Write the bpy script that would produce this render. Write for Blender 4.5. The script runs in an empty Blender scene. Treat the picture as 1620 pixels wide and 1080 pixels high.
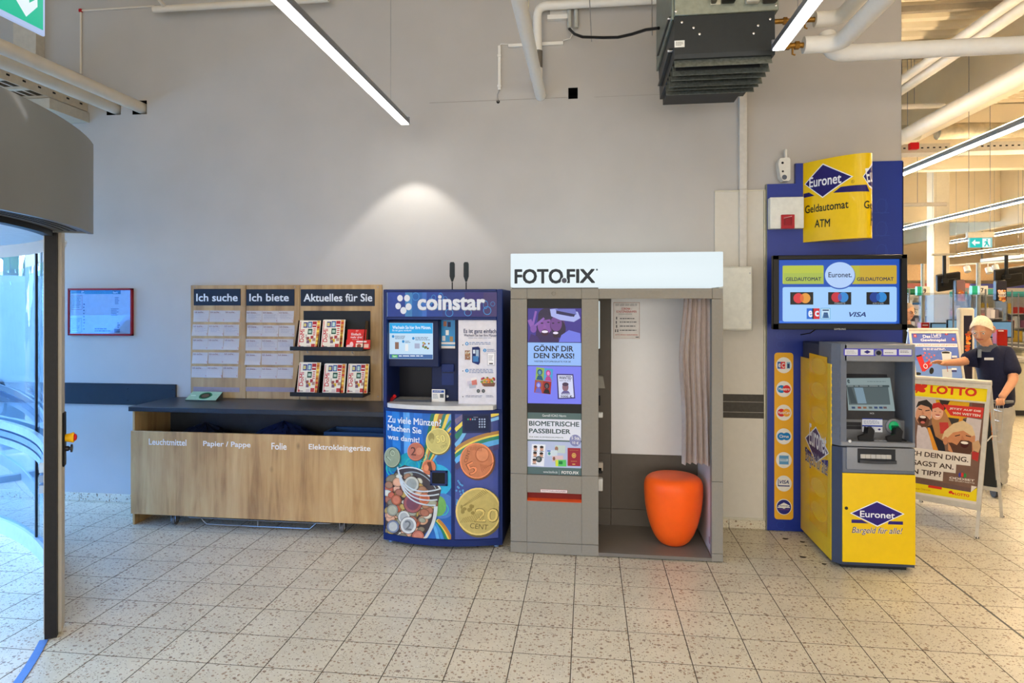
import bpy, bmesh, math, random
from mathutils import Vector, Matrix
from mathutils.geometry import tessellate_polygon
random.seed(7)
sc = bpy.context.scene
COL = sc.collection
# ------------------------------------------------------------------ camera
F, CX, Y0, TH, H = 1065.7, 789.0, 479.7, math.radians(7.5375), 1.75
cd = bpy.data.cameras.new('camera'); cam = bpy.data.objects.new('camera', cd); COL.objects.link(cam)
cam.location = (0, 0, H); cam.rotation_euler = (math.pi/2, 0, TH)
cd.sensor_fit = 'HORIZONTAL'; cd.sensor_width = 36.0; cd.lens = F/1620*36
cd.shift_x = (810-CX)/1620; cd.shift_y = -(540-Y0)/1620
cd.clip_start = 0.05; cd.clip_end = 300
sc.camera = cam
# ------------------------------------------------------------------ world, sun, view
sc.view_settings.view_transform = 'Standard'; sc.view_settings.look = 'None'
sc.view_settings.gamma = 1; sc.view_settings.exposure = 0.0
sc.view_settings.use_curve_mapping = False
w = bpy.data.worlds.new('world'); sc.world = w; w.use_nodes = True
nt = w.node_tree; nt.nodes.clear()
wo = nt.nodes.new('ShaderNodeOutputWorld'); bg = nt.nodes.new('ShaderNodeBackground')
bg.inputs[0].default_value = (0.42, 0.66, 1.0, 1); bg.inputs[1].default_value = 25.0
nt.links.new(bg.outputs[0], wo.inputs[0])
sd = bpy.data.lights.new('sun', 'SUN'); sd.energy = 5.0; sd.angle = 0.01; sd.color = (1, 0.95, 0.88)
sun = bpy.data.objects.new('sun', sd); COL.objects.link(sun)
sun.rotation_euler = (math.radians(48), 0, math.radians(-25)); sun.location = (-20, -10, 20)
def area(name, loc, rot, sx, sy, power, col):
    l = bpy.data.lights.new(name, 'AREA'); l.shape = 'RECTANGLE'; l.size = sx; l.size_y = sy
    l.energy = power; l.color = col
    o = bpy.data.objects.new(name, l); COL.objects.link(o); o.location = loc; o.rotation_euler = rot
    return o
# soft fill light added above and behind the camera, and the glazed front behind it
area('overhead_fill_area', (-0.5, -0.8, 4.35), (math.radians(25), 0, 0), 7.0, 3.0, 130, (1.0, 0.85, 0.70))
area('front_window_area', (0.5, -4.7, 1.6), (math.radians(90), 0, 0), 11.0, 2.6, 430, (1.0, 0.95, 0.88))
# daylight entering through the glazed front on the left
por = area('daylight_opening', (-6.35, 1.5, 1.35), (0, math.radians(-90), 0), 2.6, 7.5, 1, (1, 1, 1))
por.data.cycles.is_portal = True

# ------------------------------------------------------------------ pixel -> world helpers
SN, CS = math.sin(TH), math.cos(TH)
def ray(px, py):
    a = (px-CX)/F; b = -(py-Y0)/F
    return Vector((a*CS-SN, a*SN+CS, b))
def atY(px, py, y): d = ray(px, py); t = y/d.y; return Vector((d.x*t, y, H+d.z*t))
def atX(px, py, x): d = ray(px, py); t = x/d.x; return Vector((x, d.y*t, H+d.z*t))
def atZ(px, py, z): d = ray(px, py); t = (z-H)/d.z; return Vector((d.x*t, d.y*t, z))
def atD(px, py, dd): d = ray(px, py); return Vector((d.x*dd, d.y*dd, H+d.z*dd))

# ------------------------------------------------------------------ materials
def lin(c):
    c = c/255.0
    return c/12.92 if c <= 0.04045 else ((c+0.055)/1.055)**2.4
def rgb(c):
    if isinstance(c, str):
        c = c.lstrip('#'); c = tuple(int(c[i:i+2], 16) for i in (0, 2, 4))
    return (lin(c[0]), lin(c[1]), lin(c[2]), 1)
MC = {}
def M(col, rough=0.5, metal=0.0, emit=0.0, var=0.06, scale=25.0, bump=0.0, coat=0.0, spec=0.22):
    key = (str(col), rough, metal, emit, var, scale, bump, coat, spec)
    if key in MC: return MC[key]
    m = bpy.data.materials.new('material'); m.use_nodes = True; t = m.node_tree
    b = t.nodes['Principled BSDF']; c = rgb(col)
    b.inputs['Roughness'].default_value = rough; b.inputs['Metallic'].default_value = metal
    b.inputs['Coat Weight'].default_value = coat; b.inputs['Coat Roughness'].default_value = 0.08
    b.inputs['Specular IOR Level'].default_value = spec
    if emit > 0:
        b.inputs['Base Color'].default_value = (c[0]*.1, c[1]*.1, c[2]*.1, 1)
        b.inputs['Emission Color'].default_value = c; b.inputs['Emission Strength'].default_value = emit
    elif var > 0:
        g = t.nodes.new('ShaderNodeNewGeometry'); n = t.nodes.new('ShaderNodeTexNoise')
        n.inputs['Scale'].default_value = scale; n.inputs['Detail'].default_value = 4
        t.links.new(g.outputs['Position'], n.inputs['Vector'])
        r = t.nodes.new('ShaderNodeMapRange'); r.inputs[1].default_value = .3; r.inputs[2].default_value = .7
        r.inputs[3].default_value = 1-var; r.inputs[4].default_value = 1+var
        t.links.new(n.outputs[0], r.inputs[0])
        x = t.nodes.new('ShaderNodeVectorMath'); x.operation = 'SCALE'; x.inputs[0].default_value = c[:3]
        t.links.new(r.outputs[0], x.inputs['Scale']); t.links.new(x.outputs[0], b.inputs['Base Color'])
        if bump > 0:
            bn = t.nodes.new('ShaderNodeBump'); bn.inputs['Strength'].default_value = bump
            bn.inputs['Distance'].default_value = 0.002
            n2 = t.nodes.new('ShaderNodeTexNoise'); n2.inputs['Scale'].default_value = scale*8
            t.links.new(g.outputs['Position'], n2.inputs['Vector'])
            t.links.new(n2.outputs[0], bn.inputs['Height']); t.links.new(bn.outputs[0], b.inputs['Normal'])
    else:
        b.inputs['Base Color'].default_value = c
    MC[key] = m
    return m
def ink(col): return M(col, 0.45, var=0)
def lit(col, s=1.0): return M(col, 0.3, emit=s)

def wood(name, dark, mid, light, sx=14.0, sz=1.2):
    m = bpy.data.materials.new(name); m.use_nodes = True; t = m.node_tree; b = t.nodes['Principled BSDF']
    g = t.nodes.new('ShaderNodeNewGeometry'); mp = t.nodes.new('ShaderNodeMapping')
    mp.inputs['Scale'].default_value = (sx, sx, sz); t.links.new(g.outputs['Position'], mp.inputs['Vector'])
    n = t.nodes.new('ShaderNodeTexNoise'); n.inputs['Scale'].default_value = 1.0; n.inputs['Detail'].default_value = 8
    n.inputs['Roughness'].default_value = .62; n.inputs['Distortion'].default_value = .6
    t.links.new(mp.outputs[0], n.inputs['Vector'])
    mp2 = t.nodes.new('ShaderNodeMapping'); mp2.inputs['Scale'].default_value = (2.2, 2.2, .9)
    t.links.new(g.outputs['Position'], mp2.inputs['Vector'])
    n2 = t.nodes.new('ShaderNodeTexNoise'); n2.inputs['Scale'].default_value = 2.0; n2.inputs['Detail'].default_value = 3
    t.links.new(mp2.outputs[0], n2.inputs['Vector'])
    mx = t.nodes.new('ShaderNodeMath'); mx.operation = 'ADD'
    s1 = t.nodes.new('ShaderNodeMath'); s1.operation = 'MULTIPLY'; s1.inputs[1].default_value = .6
    s2 = t.nodes.new('ShaderNodeMath'); s2.operation = 'MULTIPLY'; s2.inputs[1].default_value = .4
    t.links.new(n.outputs[0], s1.inputs[0]); t.links.new(n2.outputs[0], s2.inputs[0])
    t.links.new(s1.outputs[0], mx.inputs[0]); t.links.new(s2.outputs[0], mx.inputs[1])
    cr = t.nodes.new('ShaderNodeValToRGB'); e = cr.color_ramp.elements
    e[0].position = .32; e[0].color = rgb(dark); e[1].position = .66; e[1].color = rgb(light)
    k = e.new(.48); k.color = rgb(mid)
    t.links.new(mx.outputs[0], cr.inputs[0])
    # knots
    v = t.nodes.new('ShaderNodeTexVoronoi'); v.inputs['Scale'].default_value = 3.3
    mp3 = t.nodes.new('ShaderNodeMapping'); mp3.inputs['Scale'].default_value = (1.3, 1.3, .8)
    t.links.new(g.outputs['Position'], mp3.inputs['Vector']); t.links.new(mp3.outputs[0], v.inputs['Vector'])
    kr = t.nodes.new('ShaderNodeMapRange'); kr.inputs[1].default_value = .02; kr.inputs[2].default_value = .09
    kr.inputs[3].default_value = .62; kr.inputs[4].default_value = 1.0
    t.links.new(v.outputs['Distance'], kr.inputs[0])
    vm = t.nodes.new('ShaderNodeVectorMath'); vm.operation = 'SCALE'
    t.links.new(cr.outputs[0], vm.inputs[0]); t.links.new(kr.outputs[0], vm.inputs['Scale'])
    t.links.new(vm.outputs[0], b.inputs['Base Color']); b.inputs['Roughness'].default_value = .5
    return m
OAK = wood('oak_decor', (140, 102, 58), (186, 148, 94), (206, 172, 118))
OAKD = wood('oak_decor_board', (134, 104, 66), (172, 140, 94), (196, 166, 118))

def terrazzo(name, base=(216, 207, 184)):
    m = bpy.data.materials.new(name); m.use_nodes = True; t = m.node_tree; b = t.nodes['Principled BSDF']
    g = t.nodes.new('ShaderNodeNewGeometry')
    n = t.nodes.new('ShaderNodeTexNoise'); n.inputs['Scale'].default_value = 3.0; n.inputs['Detail'].default_value = 5
    t.links.new(g.outputs['Position'], n.inputs['Vector'])
    cr = t.nodes.new('ShaderNodeValToRGB'); e = cr.color_ramp.elements
    e[0].position = .3; e[0].color = rgb(tuple(int(x*.93) for x in base)); e[1].position = .7; e[1].color = rgb(base)
    t.links.new(n.outputs[0], cr.inputs[0]); last = cr.outputs[0]
    def chips(scale, thr0, thr1, col, seedoff, keep):
        nonlocal last
        mp = t.nodes.new('ShaderNodeMapping'); mp.inputs['Location'].default_value = seedoff
        dist = t.nodes.new('ShaderNodeTexNoise'); dist.inputs['Scale'].default_value = scale*1.4
        t.links.new(g.outputs['Position'], dist.inputs['Vector'])
        ad = t.nodes.new('ShaderNodeVectorMath'); ad.operation = 'MULTIPLY_ADD'; ad.inputs[1].default_value = (.55/scale,)*3
        t.links.new(dist.outputs['Color'], ad.inputs[0]); t.links.new(g.outputs['Position'], ad.inputs[2])
        t.links.new(ad.outputs[0], mp.inputs['Vector'])
        v = t.nodes.new('ShaderNodeTexVoronoi'); v.inputs['Scale'].default_value = scale
        t.links.new(mp.outputs[0], v.inputs['Vector'])
        r = t.nodes.new('ShaderNodeMapRange'); r.inputs[1].default_value = thr0; r.inputs[2].default_value = thr1
        r.inputs[3].default_value = 1; r.inputs[4].default_value = 0
        t.links.new(v.outputs['Distance'], r.inputs[0])
        sp = t.nodes.new('ShaderNodeSeparateColor'); t.links.new(v.outputs['Color'], sp.inputs[0])
        gt = t.nodes.new('ShaderNodeMath'); gt.operation = 'LESS_THAN'; gt.inputs[1].default_value = keep
        t.links.new(sp.outputs[0], gt.inputs[0])
        mu = t.nodes.new('ShaderNodeMath'); mu.operation = 'MULTIPLY'
        t.links.new(r.outputs[0], mu.inputs[0]); t.links.new(gt.outputs[0], mu.inputs[1])
        mu2 = t.nodes.new('ShaderNodeMath'); mu2.operation = 'MULTIPLY'; mu2.inputs[1].default_value = .85
        t.links.new(mu.outputs[0], mu2.inputs[0])
        mx = t.nodes.new('ShaderNodeMix'); mx.data_type = 'RGBA'; mx.inputs[7].default_value = rgb(col)
        t.links.new(mu2.outputs[0], mx.inputs[0]); t.links.new(last, mx.inputs[6]); last = mx.outputs[2]
    chips(44, .27, .35, (142, 108, 76), (1, 2, 3), .45)
    chips(100, .28, .38, (118, 92, 70), (5, 1, 9), .35)
    chips(27, .22, .28, (120, 96, 74), (3, 7, 2), .25)
    chips(80, .28, .36, (222, 216, 202), (8, 3, 1), .3)
    t.links.new(last, b.inputs['Base Color']); b.inputs['Roughness'].default_value = .30
    b.inputs['Specular IOR Level'].default_value = .4
    return m
TERR = terrazzo('terrazzo_tile')
GROUT = M((84, 76, 64), .9)
BLACK = M((20, 21, 23), .4); DARK = M((38, 39, 42), .5); WHITE = M((225, 225, 222), .5)
CHROME = M((190, 192, 195), .25, 1.0); STEEL = M((150, 152, 155), .4, .9)
PIPE = M((214, 206, 192), .45, var=.04, scale=6); PIPEW = M((228, 226, 220), .4, var=.02)
BRASS = M((150, 110, 50), .4, .8, var=.2, scale=60)

def glass(name, tint=(225, 238, 245), r=0.02, f0=1.5):
    m = bpy.data.materials.new(name); m.use_nodes = True; t = m.node_tree; t.nodes.clear()
    o = t.nodes.new('ShaderNodeOutputMaterial'); tr = t.nodes.new('ShaderNodeBsdfTransparent')
    gl = t.nodes.new('ShaderNodeBsdfGlossy'); mx = t.nodes.new('ShaderNodeMixShader'); fr = t.nodes.new('ShaderNodeFresnel')
    tr.inputs[0].default_value = rgb(tint); gl.inputs['Roughness'].default_value = r
    gl.inputs[0].default_value = (.95, .97, 1, 1); fr.inputs[0].default_value = f0
    gb = t.nodes.new('ShaderNodeNewGeometry'); sb = t.nodes.new('ShaderNodeMath'); sb.operation = 'SUBTRACT'; sb.inputs[0].default_value = 1; sb.use_clamp = True
    t.links.new(gb.outputs['Backfacing'], sb.inputs[1]); ml = t.nodes.new('ShaderNodeMath'); ml.operation = 'MULTIPLY'
    t.links.new(fr.outputs[0], ml.inputs[0]); t.links.new(sb.outputs[0], ml.inputs[1]); t.links.new(ml.outputs[0], mx.inputs[0]); t.links.new(tr.outputs[0], mx.inputs[1]); t.links.new(gl.outputs[0], mx.inputs[2])
    t.links.new(mx.outputs[0], o.inputs[0])
    return m
GLASS = glass('clear_glass', (205, 228, 245), 0.01, 1.75); ACRYL = glass('acrylic', (232, 234, 236), 0.05, 1.09); PICG = glass('picture_glass', (235, 240, 245), 0.01, 2.3)

# ------------------------------------------------------------------ object helpers
BASE = {}
def setp(o, label=None, cat=None, group=None, kind=None):
    if label: o['label'] = label
    if cat: o['category'] = cat
    if group: o['group'] = group
    if kind: o['kind'] = kind
    return o
def thing(name, loc, label, cat, group=None):
    o = bpy.data.objects.new(name, None); COL.objects.link(o); o.location = loc; o.empty_display_size = .1
    BASE[o] = Vector(loc); return setp(o, label, cat, group)

def link_mesh(name, me, parent=None, origin=None):
    if parent is not None:
        b = BASE[parent]; me.transform(Matrix.Translation(-b))
        o = bpy.data.objects.new(name, me); COL.objects.link(o); o.parent = parent; BASE[o] = b
    else:
        if origin is None and len(me.vertices):
            xs = [v.co.x for v in me.vertices]; ys = [v.co.y for v in me.vertices]; zs = [v.co.z for v in me.vertices]
            origin = Vector(((min(xs)+max(xs))/2, (min(ys)+max(ys))/2, min(zs)))
        origin = Vector(origin) if origin is not None else Vector((0, 0, 0))
        me.transform(Matrix.Translation(-origin))
        o = bpy.data.objects.new(name, me); COL.objects.link(o); o.location = origin; BASE[o] = origin
    return o

class MB:
    """collects shapes into one mesh"""
    def __init__(s): s.bm = bmesh.new(); s.mats = []
    def mi(s, m):
        if m not in s.mats: s.mats.append(m)
        return s.mats.index(m)
    def _tag(s, geom, m):
        i = s.mi(m)
        for f in geom: f.material_index = i
    def box(s, a, b, m, bev=0.0, seg=1, rot=None, piv=None):
        a, b = Vector(a), Vector(b)
        lo = Vector((min(a.x, b.x), min(a.y, b.y), min(a.z, b.z))); hi = Vector((max(a.x, b.x), max(a.y, b.y), max(a.z, b.z)))
        nf = set(s.bm.faces)
        r = bmesh.ops.create_cube(s.bm, size=1.0); vs = r['verts']
        c = (lo+hi)/2; d = hi-lo
        for v in vs: v.co = Vector((c.x+v.co.x*d.x, c.y+v.co.y*d.y, c.z+v.co.z*d.z))
        if bev > 0:
            es = list({e for v in vs for e in v.link_edges})
            bmesh.ops.bevel(s.bm, geom=es, offset=min(bev, min(d)*.45), segments=seg, affect='EDGES', profile=.5)
        fs = [f for f in s.bm.faces if f not in nf]
        if rot is not None:
            p = Vector(piv) if piv is not None else c
            vv = {v for f in fs for v in f.verts}
            bmesh.ops.transform(s.bm, matrix=Matrix.Translation(p) @ rot.to_4x4() @ Matrix.Translation(-p), verts=list(vv))
        s._tag(fs, m); return s
    def tube(s, pts, r, m, n=12, caps=True, closed=False):
        pts = [Vector(p) for p in pts]; N = len(pts)
        rr = r if isinstance(r, (list, tuple)) else [r]*N
        nf = []; rings = []; up = None
        for i, p in enumerate(pts):
            if closed: t = pts[(i+1) % N]-pts[i-1]
            else: t = (pts[min(i+1, N-1)]-pts[max(i-1, 0)])
            t.normalize()
            if up is None:
                up = Vector((0, 0, 1)) if abs(t.z) < .9 else Vector((0, 1, 0))
            a = t.cross(up); 
            if a.length < 1e-4: up = Vector((1, 0, 0)); a = t.cross(up)
            a.normalize(); b = a.cross(t); b.normalize(); up = b
            rings.append([s.bm.verts.new(p+(a*math.cos(2*math.pi*k/n)+b*math.sin(2*math.pi*k/n))*rr[i]) for k in range(n)])
        L = N if closed else N-1
        for i in range(L):
            A, B = rings[i], rings[(i+1) % N]
            for k in range(n): nf.append(s.bm.faces.new((A[k], A[(k+1) % n], B[(k+1) % n], B[k])))
        if caps and not closed:
            nf.append(s.bm.faces.new(list(reversed(rings[0])))); nf.append(s.bm.faces.new(rings[-1]))
        s._tag(nf, m); return s
    def cyl(s, p, q, r, m, n=20): return s.tube([p, q], r, m, n)
    def prism(s, poly, z0, z1, m, axis='z'):
        """poly in (x,y) extruded along z; axis x: poly=(y,z); axis y: poly=(x,z)"""
        def P3(p, t):
            return Vector((p[0], p[1], t)) if axis == 'z' else (Vector((t, p[0], p[1])) if axis == 'x' else Vector((p[0], t, p[1])))
        A = [s.bm.verts.new(P3(p, z0)) for p in poly]; B = [s.bm.verts.new(P3(p, z1)) for p in poly]
        n = len(poly); nf = []
        for k in range(n): nf.append(s.bm.faces.new((A[k], A[(k+1) % n], B[(k+1) % n], B[k])))
        tri = tessellate_polygon([[Vector((p[0], p[1], 0)) for p in poly]])
        for t in tri:
            for L in (A, B):
                try: nf.append(s.bm.faces.new([L[i] for i in t]))
                except ValueError: pass
        s._tag(nf, m); return s
    def lathe(s, prof, c, m, n=32, ax=None):
        """prof [(r,z)], axis z through c (or axis vector ax)"""
        c = Vector(c); R = Matrix.Identity(3) if ax is None else Vector((0, 0, 1)).rotation_difference(Vector(ax)).to_matrix()
        rings = []; nf = []
        for (r, z) in prof:
            if r < 1e-6: rings.append([s.bm.verts.new(c+R @ Vector((0, 0, z)))])
            else: rings.append([s.bm.verts.new(c+R @ Vector((r*math.cos(2*math.pi*k/n), r*math.sin(2*math.pi*k/n), z))) for k in range(n)])
        for A, B in zip(rings, rings[1:]):
            for k in range(n):
                a = A[k % len(A)]; b = A[(k+1) % len(A)]; c2 = B[(k+1) % len(B)]; d = B[k % len(B)]
                L = []
                for v in (a, b, c2, d):
                    if v not in L: L.append(v)
                if len(L) > 2: nf.append(s.bm.faces.new(L))
        s._tag(nf, m); return s
    def quad(s, pts, m):
        s._tag([s.bm.faces.new([s.bm.verts.new(Vector(p)) for p in pts])], m); return s
    def grid(s, fn, nu, nv, m, thick=0):
        V = [[s.bm.verts.new(Vector(fn(i/nu, j/nv))) for j in range(nv+1)] for i in range(nu+1)]
        nf = [s.bm.faces.new((V[i][j], V[i+1][j], V[i+1][j+1], V[i][j+1])) for i in range(nu) for j in range(nv)]
        s._tag(nf, m)
        if thick:
            r = bmesh.ops.solidify(s.bm, geom=nf, thickness=thick)
            s._tag([f for f in r['geom'] if isinstance(f, bmesh.types.BMFace)], m)
        return s
    def build(s, name, parent=None, label=None, cat=None, group=None, kind=None, smooth=True, recalc=True, origin=None):
        if recalc: bmesh.ops.recalc_face_normals(s.bm, faces=s.bm.faces[:])
        me = bpy.data.meshes.new(name); s.bm.to_mesh(me); s.bm.free()
        for m in s.mats: me.materials.append(m)
        if smooth and len(me.polygons):
            me.polygons.foreach_set('use_smooth', [True]*len(me.polygons)); me.set_sharp_from_angle(angle=math.radians(38))
        o = link_mesh(name, me, parent, origin)
        return setp(o, label, cat, group, kind)

def rbox(name, a, b, m, parent=None, bev=0.002, seg=1, **k):
    return MB().box(a, b, m, bev, seg).build(name, parent, **k)
def clone(root, delta, label=None, group=None):
    delta = Vector(delta)
    r = root.copy(); COL.objects.link(r); r.location = root.location+delta; BASE[r] = BASE[root]+delta
    if label: r['label'] = label
    if group: r['group'] = group
    for ch in list(root.children):
        c = ch.copy(); COL.objects.link(c); c.parent = r; BASE[c] = BASE[r]
        for g in ch.children:
            d = g.copy(); COL.objects.link(d); d.parent = c; BASE[d] = BASE[r]
    return r

# ------------------------------------------------------------------ text glyphs
GC = {}; LC = {}
def glyphs(body, bold=0.0, shear=0.0, sp=1.0):
    bold = bold*.75; k = (body, bold, shear, sp)
    if k in GC: return GC[k]
    cu = bpy.data.curves.new('glyphs', 'FONT'); cu.body = body; cu.size = 1; cu.resolution_u = 3
    cu.shear = shear; cu.fill_mode = 'FRONT'; cu.space_character = sp
    o = bpy.data.objects.new('glyphs', cu); COL.objects.link(o)
    dg = bpy.context.evaluated_depsgraph_get(); me = bpy.data.meshes.new_from_object(o.evaluated_get(dg))
    vs = [(v.co.x, v.co.y) for v in me.vertices]; fs = [tuple(p.vertices) for p in me.polygons]
    bpy.data.objects.remove(o); bpy.data.curves.remove(cu); bpy.data.meshes.remove(me)
    if bold > .008:
        n0 = len(vs); dirs = ((1, 1), (1, -1), (-1, 1), (-1, -1)) if bold < .03 else ((1, .9), (1, -.9), (-1, .9), (-1, -.9), (1.2, 0), (-1.2, 0), (0, 1), (0, -1))
        q = bold*.62; v0, f0 = vs, fs; vs = []; fs = []
        for dx, dy in dirs: fs += [tuple(i+len(vs) for i in f) for f in f0]; vs += [(x+dx*q, y+dy*q) for x, y in v0]
        LC[k] = len(v0)
    xs = [v[0] for v in vs]; ys = [v[1] for v in vs]
    x0, x1, y0, y1 = min(xs), max(xs), min(ys), max(ys)
    vs = [((x-x0)/(x1-x0), (y-y0)/(y1-y0)) for x, y in vs]
    GC[k] = (vs, fs, (x1-x0)/(y1-y0)); LC[id(fs)] = LC.get(k, 10**9); return GC[k]

class Flat:
    """flat print on a plane O + U*u + V*v (N towards the viewer); shapes given in the photo's pixels are put on that plane"""
    def __init__(s, O, U, V, lift=0.0008, step=0.00006):
        s.O, s.U, s.V = Vector(O), Vector(U).normalized(), Vector(V).normalized(); s.N = s.U.cross(s.V).normalized(); s.g = s.U.dot(s.V)
        s.v = []; s.f = []; s.m = []; s.mats = []; s.lift = lift; s.step = step; s.cuts = None
    def uv(s, p):
        if len(p) == 3: return (p[0], p[1])           # ('w', ...) style not needed
        d = ray(*p); c = Vector((0, 0, H)); t = (s.O-c).dot(s.N)/d.dot(s.N); q = c+d*t-s.O
        a, b = q.dot(s.U), q.dot(s.V); k = 1-s.g*s.g
        return ((a-s.g*b)/k, (b-s.g*a)/k)
    def P(s, u, v, l): return s.O+s.U*u+s.V*v+s.N*l
    def _add(s, vs, fs, m):
        b = len(s.v); per = LC.get(id(fs), 10**9); s.v += [(p[0], p[1], s.lift+(i//per)*2.5e-5) for i, p in enumerate(vs)]; s.lift += ((len(vs)-1)//per)*2.5e-5 if per < 10**9 else 0; s.f += [tuple(b+i for i in f) for f in fs]
        if m not in s.mats: s.mats.append(m)
        s.m += [s.mats.index(m)]*len(fs); s.lift += s.step
    def polyuv(s, pts, m):
        t = tessellate_polygon([[Vector((a, b, 0)) for a, b in pts]]); s._add(pts, t, m); return s
    def poly(s, pts, m): return s.polyuv([s.uv(p) for p in pts], m)
    def rect(s, x0, y0, x1, y1, m, r=0):
        a = s.uv((x0, y0)); b = s.uv((x1, y1)); return s.rectuv(a[0], b[1], b[0], a[1], m, r*abs(b[0]-a[0])/max(1e-6, abs(x1-x0)))
    def rectuv(s, u0, v0, u1, v1, m, r=0):
        if r <= 0: return s.polyuv([(u0, v0), (u1, v0), (u1, v1), (u0, v1)], m)
        pts = []
        for cx, cy, a0 in ((u1-r, v0+r, -90), (u1-r, v1-r, 0), (u0+r, v1-r, 90), (u0+r, v0+r, 180)):
            for k in range(5):
                a = math.radians(a0+k*22.5); pts.append((cx+r*math.cos(a), cy+r*math.sin(a)))
        return s.polyuv(pts, m)
    def ell(s, x, y, rx, ry, m, n=28, rot=0.0, ring=0.0):
        a = s.uv((x, y)); b = s.uv((x+rx, y)); c = s.uv((x, y-ry)); ru, rv = abs(b[0]-a[0]), abs(c[1]-a[1])
        cr, sr = math.cos(rot), math.sin(rot)
        def pt(k, q): 
            A, B = ru*q*math.cos(k), rv*q*math.sin(k); return (a[0]+A*cr-B*sr, a[1]+A*sr+B*cr)
        if ring:
            vs = [pt(2*math.pi*k/n, 1) for k in range(n)]+[pt(2*math.pi*k/n, 1-ring) for k in range(n)]
            s._add(vs, [(k, (k+1) % n, n+(k+1) % n, n+k) for k in range(n)], m)
        else: s._add([pt(2*math.pi*k/n, 1) for k in range(n)], [tuple(range(n))], m)
        return s
    def text(s, body, x0, y0, x1, y1, m, bold=0.0, shear=0.0, sp=1.0, rise=0):
        """fit the glyph box to px corners TL(x0,y0) BR(x1,y1); rise = px the right end is higher than the left"""
        g, fs, ar = glyphs(body, bold, shear, sp)
        a = s.uv((x0, y0)); b = s.uv((x1, y1)); vs = []
        rr = rise*abs(b[0]-a[0])/max(1, abs(x1-x0))
        for gx, gy in g: vs.append((a[0]+(b[0]-a[0])*gx, b[1]+(a[1]-b[1])*gy+rr*gx))
        s._add(vs, fs, m); return s
    def textq(s, body, bl, br, h, m, bold=0.0, shear=0.0, sp=1.0):
        """text along the px baseline bl->br, height h px upward (perpendicular in the plane)"""
        g, fs, ar = glyphs(body, bold, shear, sp)
        a = Vector(s.uv(bl)); b = Vector(s.uv(br)); e = b-a; n = Vector((-e.y, e.x)).normalized()*h*e.length/math.dist(bl, br)
        s._add([tuple(a+e*gx+n*gy) for gx, gy in g], fs, m); return s
    def lines(s, x0, y0, x1, y1, n, m, fill=.45, jag=.25):
        """n rows of fine print too small to read, as broken bars"""
        h = (y1-y0)/n
        for k in range(n):
            x = x0
            e = x1-(x1-x0)*random.random()*jag
            while x < e-1:
                wl = random.uniform(.06, .22)*(x1-x0); s.rect(x, y0+h*k, min(x+wl, e), y0+h*(k+fill), m); s.lift -= s.step; x += wl+.03*(x1-x0)
        s.lift += s.step; return s
    def build(s, name, parent=None, **k):
        bm = bmesh.new(); vv = [bm.verts.new(v) for v in s.v]
        for f, mi in zip(s.f, s.m):
            try: fa = bm.faces.new([vv[i] for i in f]); fa.material_index = mi
            except ValueError: pass
        if s.cuts:
            for u in s.cuts:
                bmesh.ops.bisect_plane(bm, geom=bm.verts[:]+bm.edges[:]+bm.faces[:], plane_co=(u, 0, 0), plane_no=(1, 0, 0), dist=1e-6)
        for v in bm.verts: v.co = s.P(v.co.x, v.co.y, v.co.z)
        bm.normal_update()
        me = bpy.data.meshes.new(name); bm.to_mesh(me); bm.free()
        for m in s.mats: me.materials.append(m)
        o = link_mesh(name, me, parent); return setp(o, **k) if k else o

class Curved(Flat):
    """the same on a vertical sheet that follows a plan polyline (u = arc length, v = z)"""
    def __init__(s, plan, lift=0.001, step=0.00002):
        s.plan = [Vector((p[0], p[1])) for p in plan]; s.L = [0]
        for a, b in zip(s.plan, s.plan[1:]): s.L.append(s.L[-1]+(b-a).length)
        s.v = []; s.f = []; s.m = []; s.mats = []; s.lift = lift; s.step = step; s.cuts = s.L[1:-1]
    def uv(s, p):
        d = ray(*p); best = None
        for i, (a, b) in enumerate(zip(s.plan, s.plan[1:])):
            e = b-a; den = d.x*e.y-d.y*e.x
            if abs(den) < 1e-9: continue
            t = (a.x*e.y-a.y*e.x)/den; k = (a.x*d.y-a.y*d.x)/den
            if t <= 0: continue
            miss = max(0, -k-1e-6, k-1-1e-6)
            if best is None or (miss, t) < best[:2]: best = (miss, t, s.L[i]+k*(s.L[i+1]-s.L[i]), H+d.z*t)
        best = best[1:]
        return (best[1], best[2])
    def P(s, u, v, l):
        i = 0
        while i < len(s.plan)-2 and u > s.L[i+1]+1e-7: i += 1
        a, b = s.plan[i], s.plan[i+1]; e = (b-a).normalized(); q = a+e*(u-s.L[i]); 
        return Vector((q.x+e.y*l, q.y-e.x*l, v))
def wallflat(y, **k): return Flat((0, y, 0), (1, 0, 0), (0, 0, 1), **k)
# ================================================================== SETTING
T = 0.29278; GX, GY = -1.2528, 4.2366
WY = 5.45
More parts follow.
